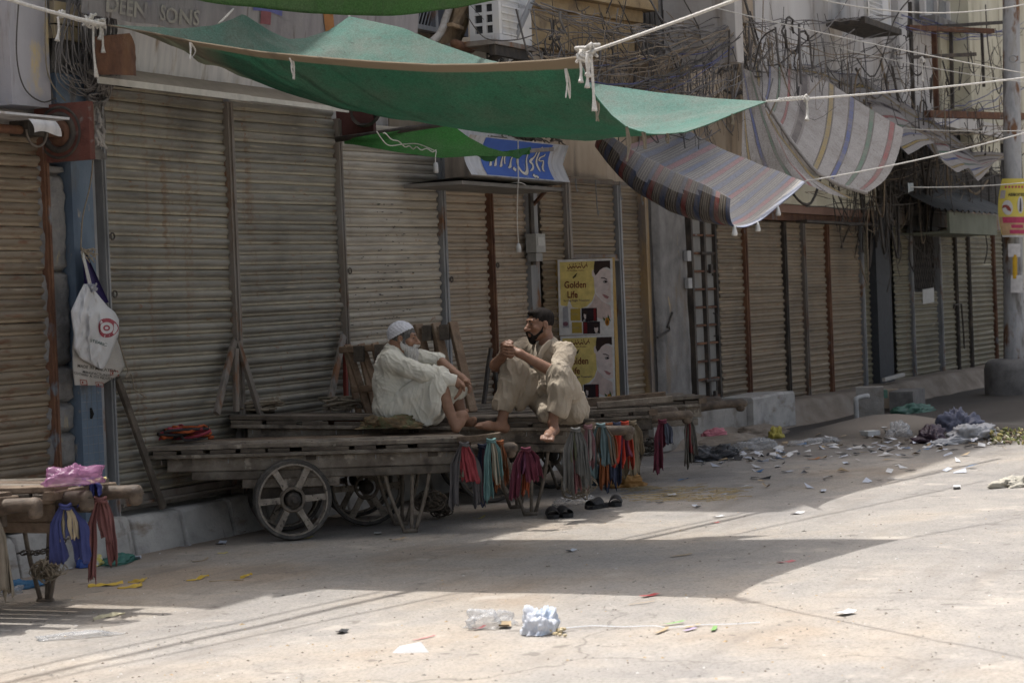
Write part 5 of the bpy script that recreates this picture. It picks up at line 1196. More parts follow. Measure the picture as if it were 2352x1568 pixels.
# ============================================================ hand carts
M_WOOD = mat('grey_cart_timber', [(.105, .085, .066), (.175, .148, .118), (.25, .22, .18)], scale=(7, 7, 7), rough=.85, bump=.7, bscale=(50, 50, 50), spots=[((.06, .05, .042), (5, 5, 5), .54, .7), ((.33, .29, .235), (9, 9, 9), .62, .70)], rand=.28)
M_WOODB = mat('brown_cart_timber', [(.085, .06, .042), (.145, .105, .074), (.21, .16, .115)], scale=(8, 8, 8), rough=.8, bump=.6, bscale=50, spots=[((.07, .05, .035), (5, 5, 5), .55, .7)], rand=.2)
M_WOODD = mat('dark_cart_timber', [(.05, .04, .032), (.085, .07, .055), (.13, .105, .082)], scale=(8, 8, 8), rough=.85, bump=.6, bscale=50, rand=.25)
M_HAND = mat('worn_handle', [(.05, .038, .029), (.09, .068, .05), (.15, .115, .085)], scale=(14, 14, 14), rough=.6, bump=.3, bscale=70, rand=.2)
M_TYRE = mat('dusty_rubber', [(.045, .043, .04), (.075, .07, .064), (.14, .125, .108)], scale=(14, 14, 14), rough=.9, bump=.5, bscale=60, rand=.1)
M_RIM = mat('mud_caked_iron', [(.17, .145, .118), (.28, .242, .198), (.37, .325, .27)], scale=(18, 18, 18), rough=.9, bump=.6, bscale=80, spots=[((.05, .043, .036), (30, 30, 30), .58, .64)], rand=.1)
M_LEG = mat('leg_iron', [(.10, .082, .065), (.17, .14, .11), (.22, .19, .155)], scale=(16, 16, 16), rough=.85, bump=.4, rand=.2)
class Fr:
    """cart frame: u runs towards the handles, v away from the camera, z up; the deck may tilt along u"""
    def __init__(s, o, yaw, tilt=0.0):
        s.o = V3(o); a = math.radians(yaw); s.u = V3((math.cos(a), math.sin(a), 0)); s.v = V3((-math.sin(a), math.cos(a), 0)); s.t = tilt
    def __call__(s, u, v, z=0.0): return s.o + s.u * u + s.v * v + V3((0, 0, z + s.t * u))
    def flat(s, u, v, z): return V3((s.o.x, s.o.y, 0)) + s.u * u + s.v * v + V3((0, 0, z))
def handle(fr, u0, v, z, ln, r=.042, knob=.06):
    """rounded shaft that ends in a dropped knob"""
    b = MB(); pts = [fr(u0 + ln * t, v, z + .012 * math.sin(t * 2.5)) for t in (-.9, -.4, 0, .3, .55, .72, .84, .93, 1.0)]
    rs = [r * k for k in (1.15, 1.1, 1.0, .92, .86, .88, 1.0, .98, .55)]
    b.tube(pts, rs, 12)
    p = fr(u0 + ln * .86, v, z - knob * .4); b.tube([p + V3((0, 0, knob * .5)), p + V3((0, 0, -.01)), p + V3((0, 0, -knob * .45)), p + V3((0, 0, -knob * .58))], [r * .9, r * .95, r * .8, r * .4], 12)
    return b
def wheel_unit(c, ax, r, parent, spokes=6, wd=.07):
    """iron cart wheel: tyre, rim, six flat spokes, hub"""
    ax = V3(ax).normalized(); Mz = Matrix.Translation(c) @ ax.to_track_quat('Z', 'Y').to_matrix().to_4x4()
    e = thing('wheel', c, None, None); e.parent = parent; e.matrix_parent_inverse = WL[parent.name].inverted()
    h = wd / 2
    b = MB(); b.lathe([(r - .028, -h * .8), (r - .008, -h), (r, -h * .6), (r, h * .6), (r - .008, h), (r - .028, h * .8)], 40, Mz, closed=True); mk('tyre', b, M_TYRE, e, smooth=40)
    b = MB(); b.lathe([(r - .040, -h * .85), (r - .0285, -h * .75), (r - .0285, h * .75), (r - .040, h * .85), (r - .036, 0)], 40, Mz, closed=True); mk('rim', b, M_RIM, e, smooth=40)
    for k in range(spokes):
        a = k * 2 * math.pi / spokes + .02; d = V3((math.cos(a), math.sin(a), 0)); t = V3((-math.sin(a), math.cos(a), 0))
        b = MB(); vs = []
        for (rr, w_) in ((.066, .024), (.14, .020), (r - .037, .023)):
            for (sx_, sz_) in ((-w_, -.012), (w_, -.012), (w_, .012), (-w_, .012)): vs.append(Mz @ (d * rr + t * sx_ + V3((0, 0, sz_))))
        b.add(vs, [(i * 4 + j, i * 4 + (j + 1) % 4, i * 4 + 4 + (j + 1) % 4, i * 4 + 4 + j) for i in range(2) for j in range(4)] + [(3, 2, 1, 0), (8, 9, 10, 11)]); mk('spoke', b, M_RIM, e)
    b = MB(); b.lathe([(.070, -.03), (.088, -.02), (.090, .012), (.084, .022), (.070, .020)], 28, Mz, closed=True); mk('hub_ring', b, M_LEG, e, smooth=40)
    b = MB(); b.lathe([(0, -.06), (.05, -.06), (.052, .02), (.046, .045), (.03, .052), (.02, .07), (0, .072)], 20, Mz); mk('hub', b, M_IRON, e, smooth=40)
    return e
def leg_unit(fr, u, v, zt, parent, foot=(0, 0), n=3, spread=.19, lean=0.0):
    """spider leg: iron bars that meet at one foot"""
    f = fr.flat(u + foot[0], v + foot[1], .012)
    offs = [(-spread, 0.0), (.04, .03), (spread * .9, 0.0)][:n]
    e = thing('stand', f, None, None); e.parent = parent; e.matrix_parent_inverse = WL[parent.name].inverted()
    for k, (du, dv) in enumerate(offs):
        t = fr(u + du, v + dv, zt); q = f + fr.u * (du * .22)
        b = MB(); m_ = t.lerp(q, .5) + fr.u * (.018 * (k - 1)) + V3((0, 0, .0)); b.tube(bez([t, m_, q], 8), .0135, 7); mk('bar', b, M_LEG, e, smooth=True)
    b = MB(); b.tube([f - fr.u * .05, f + fr.u * .05], .017, 7); mk('foot', b, M_LEG, e, smooth=True)
def cart(o, yaw, L, W, label, tilt=0.0, planks=6, mats=(M_WOOD,), wheel_u=.95, wheels=True, wheel_twist=0.0, hl=(.30, .30), legs=True, leg_u=None, gap_front=True, rail_m=M_WOOD, hv=None, front_two=True, drop=.10):
    fr = Fr(o, yaw, tilt); t = thing('hand_cart', fr.flat(L / 2, W / 2, 0), label, 'hand cart', 'wooden hand carts parked side by side')
    th = .032; pw = W / planks
    for i in range(planks):
        v0 = pw * (i + .5); e0, e1 = rnd(-.03, .02), rnd(-.04, .04)
        zz = -th / 2 + rnd(-.004, .004)
        b = MB(); b.beam(fr(e0, v0, zz), fr(L + e1, v0, zz + rnd(-.004, .004)), pw - rnd(.006, .022), th, seg=5, jit=.0035, ch=.14); mk('plank', b, random.choice(mats), t)
    # front edge: bits of packing and a lower rail under the outer plank
    for k in range(11):
        u0 = L * k / 11 + rnd(.0, .04)
        b = MB(); b.beam(fr(u0, .02, -th - .018), fr(u0 + L / 11 - rnd(.0, .055), .02, -th - .018), .05, .026, jit=.002); mk('packing_piece', b, M_WOODD, t)
    b = MB(); b.beam(fr(0, .018, -th - .044), fr(L * .985, .018, -th - .044), .06, .024, seg=5, jit=.002); mk('edge_batten', b, rail_m, t)
    for v0 in (.06, W - .06):
        b = MB(); b.beam(fr(.12, v0, -.135), fr(L - .02, v0, -.135), .05, .095, seg=4, jit=.003); mk('side_beam', b, M_WOODD if v0 > .1 else rail_m, t)
    b = MB(); b.beam(fr(.28, .075, -.215), fr(L - .05, .075, -.215), .06, .06, seg=4, jit=.003); mk('under_rail', b, rail_m, t)
    for u0 in (.25, L * .5, L - .25):
        b = MB(); b.beam(fr(u0, .03, -.10), fr(u0, W - .03, -.10), .07, .05); mk('cross_beam', b, M_WOODD, t)
    # nail heads along the front edge
    for k in range(9):
        b = MB(); q = fr(L * (k + .5) / 9 + rnd(-.05, .05), .05, .0015); b.lathe([(0, .004), (.006, .003), (.007, 0)], 6, Matrix.Translation(q)); mk('nail', b, M_IRON, t)
        b = MB(); q = fr(L * (k + .5) / 9 + rnd(-.08, .08), .02, -.10); b.tube([q, q + V3((0, 0, -.03))], .003, 4); mk('nail', b, M_STEEL, t)
    if wheels:
        R = .275
        b = MB(); b.beam(fr(wheel_u - .33, .10, -.265), fr(wheel_u + .33, .10, -.265), .09, .085, ch=.05); mk('bearing_block', b, rail_m, t)
        b = MB(); b.beam(fr(wheel_u - .22, .12, -.345), fr(wheel_u + .22, .12, -.345), .08, .075, ch=.05); mk('bearing_block', b, M_WOODD, t)
        tw = math.radians(wheel_twist)
        for v0 in (.015, W - .05):
            c = fr.flat(wheel_u, v0, R + .004); ax = -(fr.v * math.cos(tw) + fr.u * math.sin(tw)); wheel_unit(c, ax, R, t)
        b = MB(); b.tube([fr.flat(wheel_u, .05, R + .004), fr.flat(wheel_u, W - .08, R + .004)], .022, 8); mk('axle', b, M_IRON, t)
    if legs:
        lu = leg_u or L - .42
        leg_unit(fr, lu, .09, -.10, t); leg_unit(fr, lu, W - .1, -.10, t)
    hv = hv or (.13, W - .13)
    for v0, ln in zip(hv, hl):
        mk('handle', handle(fr, L, v0, -drop, ln), M_HAND, t, smooth=60)
    b = MB(); b.beam(fr(L - .02, -.02, -.045), fr(L - .02 , W + .02, -.045), .07, .045, seg=3, jit=.003); mk('end_beam', b, M_WOODB, t)
    return t, fr

c1, f1 = cart((12.07, -.04, .690), -54, 2.18, .74, 'front hand cart with the large spoked wheel, nearest the camera', tilt=-.022, planks=4, mats=(M_WOOD, M_WOOD, M_WOODB), wheel_u=.95, wheel_twist=-12, hl=(.36, .34), leg_u=1.76)
b = MB(); b.beam(at_d(1050, 1011, 15.0), at_d(1150, 999, 15.0), .05, .045, seg=3, jit=.003); mk('loose_batten', b, M_WOODB, label='short brown batten lying at the handle end of the front cart', cat='batten')
c2, f2 = cart((12.98, -.10, .840), -54, 2.62, .80, 'tilted hand cart that both men sit on, behind the front cart', tilt=-.058, planks=5, mats=(M_WOOD, M_WOODD, M_WOOD), wheel_u=.95, hl=(.34, .30), leg_u=2.15)
c3, f3 = cart((14.62, -.22, .680), -53, 2.35, .92, 'dark hand cart to the right of the dark-haired man', tilt=.004, planks=6, mats=(M_WOODD, M_WOOD), wheel_u=1.0, hl=(.34, .40), leg_u=1.75)
c4, f4 = cart((15.78, -.22, .695), -51, 2.35, .92, 'rightmost hand cart of the row, with rags on both handles', tilt=.006, planks=6, mats=(M_WOODD, M_WOOD), wheel_u=1.0, hl=(.42, .42), leg_u=1.70)
b = MB(); b.beam(f3(1.9, .10, .03), f3(2.5, .02, .055), .07, .05, seg=3, jit=.003); mk('loose_batten', b, M_WOOD, label='bowed batten tied at the end of the dark middle cart', cat='batten')
b = MB(); b.beam(f3(1.75, .55, .03), f3(2.55, .42, .06), .05, .07, seg=3, jit=.002); mk('loose_batten', b, M_WOODB, label='pale drilled batten lying across the dark middle cart', cat='batten')
# left carts, cut by the picture edge
def cart_left():
    h1, h2, h3 = on_z(325, 1130, .635), on_z(207, 1147, .625), on_z(93, 1162, .615)
    fr = Fr((h2.x - 1.78 * math.cos(math.radians(-86)), h2.y - 1.78 * math.sin(math.radians(-86)), .69), -86)
    return fr, h1, h2, h3
frL, h1, h2, h3 = cart_left()
vq = (h1 - h2).dot(frL.v); uq = (h1 - h2).dot(frL.u)
c0, f0 = cart((frL.o.x - .09 * frL.v.x, frL.o.y - .09 * frL.v.y, .70), -86, 1.62, vq + .26, 'left hand cart with a pink bag and fruit peel on its deck', planks=4, mats=(M_WOODB, M_WOODB, M_WOOD), wheels=False, hl=(.16, .16 + uq), rail_m=M_WOODB, hv=(.09, .09 + vq), legs=False, drop=.075)
o5 = h3 - f0.u * 1.78 - f0.v * .26
c5, f5 = cart((o5.x, o5.y, .685), -86, 1.55, .36, 'leftmost hand cart, almost all outside the frame', planks=2, mats=(M_WOODB,), wheels=False, hl=(.23, .0001), rail_m=M_WOODB, hv=(.26, .06), leg_u=1.40, legs=False, drop=.075)
fq = on_z(105, 1384, 0); leg_unit(f0, (fq - f0.o).dot(f0.u), max(.0, (fq - f0.o).dot(f0.v)), -.10, c0, spread=.14)
ch = MB()
ca, cb = at_d(48, 1268, 12.0), at_d(150, 1238, 12.05)
for k in range(15):
    t_ = k / 14; c = ca.lerp(cb, t_) - V3((0, 0, .03 * math.sin(t_ * 3.14))); rot = (cb - ca).to_track_quat('X', 'Z').to_matrix() @ Matrix.Rotation(math.pi / 2 * (k % 2), 3, 'X')
    ch.tube([c + rot @ V3((.022 * math.cos(a), .013 * math.sin(a), 0)) for a in [i * math.pi / 4 for i in range(8)]], .0045, 5, closed=True)
mk('chain', ch, M_IRON, label='rusty chain slung between the legs of the left cart', cat='chain', smooth=True)

# ---- rags tied to the handles
def rag(px, py, Yd, ln, wd, col, label, strips=4, seed=0, flare=.5, cols=None, tie=True, g='rags tied to the cart handles'):
    """bunch of cloth strips hanging from a tie"""
    random.seed(seed + 100); q = Yd if isinstance(Yd, V3) else on_y(px, py, Yd)
    t = thing('tied_rag', q, label, 'rag', g); side = V3(RT).normalized(); side.z = 0; dep = V3((FW[0], FW[1], 0)).normalized()
    cols = cols or [col]
    for k in range(strips):
        cc = cols[k % len(cols)]; m = plain('rag_%02d%02d%02d' % tuple(int(x * 99) for x in cc), cc, .95, rand=.1, bump=.3)
        wd_ = wd * 1.2; off = ((k + .5) / strips - .5) * wd_ * rnd(.6, 1.2); l_ = ln * (1.0 if k == 0 else rnd(.45, 1.0)); sw = wd * rnd(.5, 1.0); sd_ = rnd(0, 40); dk = (k % 3) * .016 + rnd(0, .012); dr = rnd(-.35, .35) * flare; tw = rnd(-.6, .6)
        def f(u, v):
            s_ = (1 - v); spread = .30 + .70 * min(1, s_ * 3.2) ** .8
            pl = nz((u * 3.2 + sd_, s_ * .9, 0), 1, 2); pl2 = nz((u * 8 + sd_, s_ * 2.0, 4), 1, 1)
            x_ = off * spread * (1 + .5 * flare * s_) + (u - .5) * sw * spread * (.60 + .25 * s_ + .3 * nz((s_ * 3, sd_, 0), 1, 1)) + dr * s_ * s_ * ln * .35
            y_ = dk + (.075 * pl + .025 * pl2) * (.25 + s_) * .8 + tw * (u - .5) * sw * s_
            z_ = -l_ * s_ * (1 + .22 * nz((u * 2.3, sd_, 1), 1, 3) * s_ + .06 * nz((u * 9, sd_, 2), 1, 1) * s_) + .02 * pl2 * s_
            return q + side * x_ + dep * y_ + V3((0, 0, z_))
        b = MB(); b.grid(f, 16, 16); mk('cloth_strip', b, m, t, smooth=True, thick=.004)
    if tie:
        b = MB()
        for zz in (0, .014): b.tube([q + side * (.028 * math.cos(a)) + dep * (.024 * math.sin(a)) + V3((0, 0, zz - .012 + .005 * math.sin(2 * a + zz * 90))) for a in [i * math.pi / 6 for i in range(12)]], .0085, 6, closed=True)
        mk('tie', b, plain('rag_%02d%02d%02d' % tuple(int(x * 99) for x in cols[0]), cols[0], .95), t, smooth=True)
    random.seed(seed + 500); return t
RED, PINK_, GREY_, CREAMR = (.36, .07, .08), (.33, .10, .13), (.13, .12, .12), (.34, .31, .24)
TEAL, OR_, NAVY, MAR = (.16, .28, .27), (.24, .085, .035), (.05, .06, .10), (.13, .03, .05)
rag(1066, 1028, at_d(1066, 1018, 14.95), .45, .13, GREY_, 'grey, cream and red rag on the near handle of the front cart', 5, 1, .9, [GREY_, RED, CREAMR, RED, GREY_])
rag(1127, 1018, at_d(1128, 1010, 14.95), .41, .09, TEAL, 'pale turquoise rag with orange behind, on the front cart', 5, 2, .5, [TEAL, TEAL, OR_, CREAMR, TEAL])
rag(1208, 1030, at_d(1208, 1030, 14.9), .34, .11, MAR, 'maroon and purple rag below the bearded man in brown', 5, 3, .6, [MAR, (.16, .05, .10), (.28, .07, .03), MAR])
rag(1322, 1000, on_y(1322, 985, -2.35), .46, .10, GREY_, 'grey and mauve rags hanging left of the black sandals', 5, 4, .25, [(.12, .12, .115), (.10, .105, .065), (.18, .08, .085), (.13, .13, .125)])
rag(1380, 980, on_y(1380, 975, -2.25), .38, .11, TEAL, 'dark teal rags beside the red ones on the middle cart', 5, 5, .4, [(.11, .16, .17), (.16, .12, .09), (.11, .17, .18)])
rag(1418, 985, on_y(1416, 972, -2.20), .47, .13, RED, 'navy, orange and bright red rags on the middle cart', 5, 6, .5, [NAVY, (.30, .10, .04), NAVY, (.46, .05, .03), MAR])
rag(1452, 975, on_y(1452, 968, -2.20), .40, .13, CREAMR, 'khaki cloth hanging on the middle cart next to bright red', 3, 7, .4, [(.23, .19, .13), (.19, .16, .11)])
rag(1521, 970, on_y(1521, 966, -2.25), .38, .10, MAR, 'ragged maroon cloth on the near handle of the rightmost cart', 4, 8, .5, [MAR, (.10, .05, .07), MAR, (.08, .09, .12)])
rag(1582, 960, on_y(1582, 955, -2.25), .40, .07, GREY_, 'grey-green twisted rag on the far handle of the rightmost cart', 4, 9, .3, [(.15, .14, .12), (.26, .07, .07), (.15, .14, .12)])
rag(258, 1140, f0(1.70, .02 + vq, -.09), .43, .10, (.20, .085, .085), 'long dusty red-brown cloth on the far handle of the left cart', 3, 10, .7, [(.20, .09, .085), (.17, .075, .07)])
rag(262, 1120, f0(1.64, .0 + vq, .01), .14, .09, NAVY, 'dark blue rag knotted round the left cart corner', 3, 11, .3, [(.045, .055, .20)])
rag(152, 1150, f0(1.66, .04, -.10), .30, .12, NAVY, 'blue and cream rag strips on the middle handle at the left', 5, 12, .6, [(.05, .06, .17), (.42, .36, .24), (.06, .07, .15), (.36, .30, .20)])
rag(14, 1160, f5(1.62, .05, -.08), .50, .13, CREAMR, 'khaki and pink rags at the left picture edge', 5, 13, .4, [(.22, .19, .145), (.20, .18, .14), (.45, .07, .12), (.21, .18, .14)])
rag(1150, 1022, at_d(1146, 1014, 15.05), .32, .08, OR_, 'dull orange and brown rag behind the turquoise one', 3, 21, .4, [OR_, (.16, .09, .05), (.25, .09, .04)])
rag(1185, 1032, at_d(1108, 1022, 15.1), .40, .08, NAVY, 'dark navy rag between the red one and the turquoise one', 3, 22, .5, [NAVY, (.10, .05, .07)])
rag(1350, 990, on_y(1350, 978, -2.30), .42, .10, (.22, .12, .12), 'dusty mauve rag right of the grey hanging ones', 3, 23, .5, [(.22, .12, .13), (.17, .16, .15)])
rag(1398, 985, on_y(1397, 974, -2.22), .45, .09, OR_, 'narrow rust-orange rag between teal and navy', 3, 24, .3, [OR_, (.12, .09, .08)])
rag(1436, 985, on_y(1434, 970, -2.20), .36, .09, (.50, .06, .03), 'bright red-orange rag left of the khaki cloth', 3, 25, .4, [(.42, .06, .035), (.32, .05, .04)])
# coir rope bundles slung under the carts
def bundle(c, r, n, label, seed, m=None):
    random.seed(seed); b = MB()
    for k in range(n):
        d = V3((rnd(-1, 1), rnd(-1, 1), rnd(-.7, .7))) * r * .5; rr = r * rnd(.45, .9); pl_ = V3((rnd(-1, 1), rnd(-1, 1), rnd(-1, 1))).normalized().to_track_quat('Z', 'Y').to_matrix()
        b.tube([c + d + pl_ @ V3((rr * math.cos(a), rr * .7 * math.sin(a), rnd(-.01, .01))) for a in [i * .55 for i in range(12)]], rnd(.003, .006), 4)
    return mk('rope_bundle', b, m or M_ROPED, smooth=True, label=label, cat='rope bundle')
bundle(at_d(110, 1308, 12.0), .085, 40, 'shaggy coir rope bundle tied to the left cart legs', 3)
bundle(on_z(985, 1150, .20), .10, 60, 'shaggy rope bundle in the shade behind the front cart leg', 4, M_WOODD)
bundle(on_z(1015, 1165, .08), .08, 40, 'dark rope heap on the ground under the front cart', 5, M_WOODD)
bundle(on_z(1330, 1120, .18), .13, 16, 'brown rope bundle on the legs of the middle cart', 6)
bundle(f4(1.85, .1, -.40), .10, 14, 'tangled chain and rope at the leg of the rightmost cart', 7, M_IRON)
# cloth and rope on the decks
def heap(c, rx, ry, h, m, name, label, cat, seed, fold=7):
    random.seed(seed); ph = rnd(0, 6)
    def f(u, v):
        a = u * 2 * math.pi; k = v; r_ = 1 - v ** 1.6
        w_ = 1 + .22 * math.sin(3 * a + ph) + .12 * math.sin(fold * a + 2 * ph)
        return c + f1.u * (rx * r_ * w_ * math.cos(a)) + f1.v * (ry * r_ * w_ * math.sin(a)) + V3((0, 0, h * (1 - r_ ** 1.5) * (1 + .25 * math.sin(fold * a + 6 * v)) + .02 * nz((a * 2, v * 6, seed), 1, 1) * (v > 0) + (.003 if v == 0 else 0)))
    b = MB(); b.grid(f, 40, 10); return mk(name, b, m, smooth=True, label=label, cat=cat)
M_CAMO = mat('camouflage_cloth', [(.10, .075, .045), (.16, .11, .06), (.12, .13, .07), (.19, .14, .09)], scale=(11, 11, 11), bump=.4, detail=2)
hp = heap(f2(.98, .02, .004), .20, .10, .075, M_CAMO, 'crumpled cloth', 'crumpled brown camouflage cloth beside the white-bearded man', 'cloth', 2, 9); hp.name = 'crumpled_cloth'
random.seed(8); b = MB(); cR = f1(.16, .22, .02)
for k in range(16):
    pts = [cR + f1.u * rnd(-.16, .26) + f1.v * rnd(-.12, .14) + V3((0, 0, rnd(.0, .10))) for _ in range(5)]; b.tube(bez(pts, 18), .010, 5, m=k % 3)
mk('coloured_rope', b, [plain('rope_red', (.26, .04, .06), .9), plain('rope_orange', (.38, .09, .03), .9), plain('rope_black', (.045, .04, .042), .9)], smooth=True, label='tangle of red, orange and black rope at the left end of the front cart', cat='rope')
b = MB(); cR = f2(.10, .30, .02)
for k in range(14): b.tube(bez([cR + f2.u * rnd(-.16, .30) + f2.v * rnd(-.12, .12) + V3((0, 0, rnd(.0, .09))) for _ in range(4)], 14), .009, 5)
mk('grey_rope', b, M_ROPED, smooth=True, label='grey and blue rope bundle on the raised end of the tilted cart', cat='rope')
b = MB(); b.span((0, 0, 0), (.22, .12, .08)); 
b = MB(); b.beam(f2(.06, .42, .05), f2(.34, .42, .05), .16, .09, seg=2, jit=.004); mk('timber_block', b, M_WOODD, label='dark timber block on the raised end of the tilted cart', cat='block')
b = MB(); cR = f3(.25, .15, .03)
for k in range(22): b.tube(bez([cR + f2.u * rnd(-.25, .25) + f2.v * rnd(-.1, .15) + V3((0, 0, rnd(.0, .10))) for _ in range(4)], 12), .010, 5)
cc_ = on_y(812, 942, -.35)
mk('grey_rope', b, M_ROPED, smooth=True, label='heap of pale rope behind the white-bearded man', cat='rope').location = cc_ - cR
b = MB(); p, q = on_y(752, 963, -.45), on_y(865, 966, -.75); b.beam(p, q, .12, .06, seg=2, jit=.003); mk('red_brown_plank', b, mat('red_brown_wood', [(.13, .05, .03), (.20, .08, .045)], scale=(6, 6, 6), bump=.4), label='red-brown plank end behind the seated man in white', cat='plank')

# ---- struts leaning on the shutters, slatted wooden racks
def strut(a, c, wd, label, m=None):
    b = MB(); b.beam(a, c, wd, .03, up=(0, -1, .2), seg=3, jit=.003); return mk('leaning_strut', b, m or M_WOODD, label=label, cat='strut', group='struts leaning on the shutters')
strut(on_y(268, 868, -.06), on_y(375, 1165, -.10), .055, 'long dark strut leaning on the first wide shutter', M_WOODD)
strut(on_y(538, 782, -.08), on_y(497, 950, -.16), .05, 'left strut of the pair below the grooved rail', M_RAIL)
strut(on_y(546, 785, -.08), on_y(603, 965, -.16), .05, 'right strut of the pair below the grooved rail', M_RAIL)
strut(on_y(541, 800, -.10), on_y(543, 945, -.11), .045, 'upright strut between the pair below the grooved rail', M_RAIL)
strut(on_y(789, 770, -.07), on_y(748, 970, -.18), .05, 'grey strut leaning left below the brown-grey rail', M_RAIL)
strut(on_y(792, 790, -.07), on_y(796, 930, -.08), .035, 'red painted strut below the brown-grey rail', plain('red_strut', (.20, .04, .03), .7))
strut(on_y(1127, 800, -.07), on_y(1108, 950, -.12), .04, 'dark strut left of the red-brown rail', M_IRON)
strut(on_y(1136, 850, -.07), on_y(1150, 940, -.14), .04, 'dark strut right of the red-brown rail', M_IRON)
M_RACK = mat('rack_timber', [(.16, .105, .068), (.24, .165, .11), (.31, .23, .16)], scale=(7, 7, 7), rough=.8, bump=.5, bscale=50, spots=[((.10, .07, .05), (5, 5, 5), .57, .7)], rand=.2)
def rack(tl, tr, bl_, br, n, label, back=.10, th=.05):
    t = thing('wooden_rack', (bl_ + br) / 2, label, 'rack', 'slatted wooden racks behind the men')
    nrm = V3((-.45, -.85, .25)).normalized()
    for i in range(n):
        k = i / (n - 1); a, c = tl.lerp(tr, k), bl_.lerp(br, k); b = MB(); b.beam(a, c, th * 1.1, th * .55, up=nrm, seg=2, jit=.003); mk('slat', b, M_RACK, t)
    for k, of in ((.07, -.03), (.62, -.03)):
        a, c = tl.lerp(bl_, k), tr.lerp(br, k); e = (c - a) * .04; b = MB(); b.beam(a - e + V3((.03, .05, 0)), c + e + V3((.03, .05, 0)), .10, .05, up=V3((0, 0, 1)), seg=2, jit=.003); mk('cross_rail', b, M_RACK, t)
    # feet behind
    for i in range(n - 1):
        k = (i + .5) / (n - 1); a, c = tl.lerp(tr, k) + V3((.06, .10, -.03)), bl_.lerp(br, k) + V3((.10, .22, 0)); b = MB(); b.beam(a, c, th, th * .5, up=nrm); mk('rear_slat', b, M_RACK, t)
    for k in (.5, 1.0):
        a = tl.lerp(tr, k); b = MB(); b.box(a + V3((-.055, .045, -.075)), (.09, .07, .12), Matrix.Rotation(.3, 3, 'Z')); mk('block', b, M_WOODD, t)
    return t
rack(on_y(797, 792, -.35), on_y(893, 785, -.75), on_y(850, 955, -.55), on_y(960, 950, -.95), 4, 'low slatted wooden rack behind the man in white')
rack(on_y(960, 745, -.55), on_y(1040, 740, -.85), on_y(1010, 950, -.75), on_y(1085, 945, -1.05), 3, 'tall slatted wooden rack between the two men', th=.07)

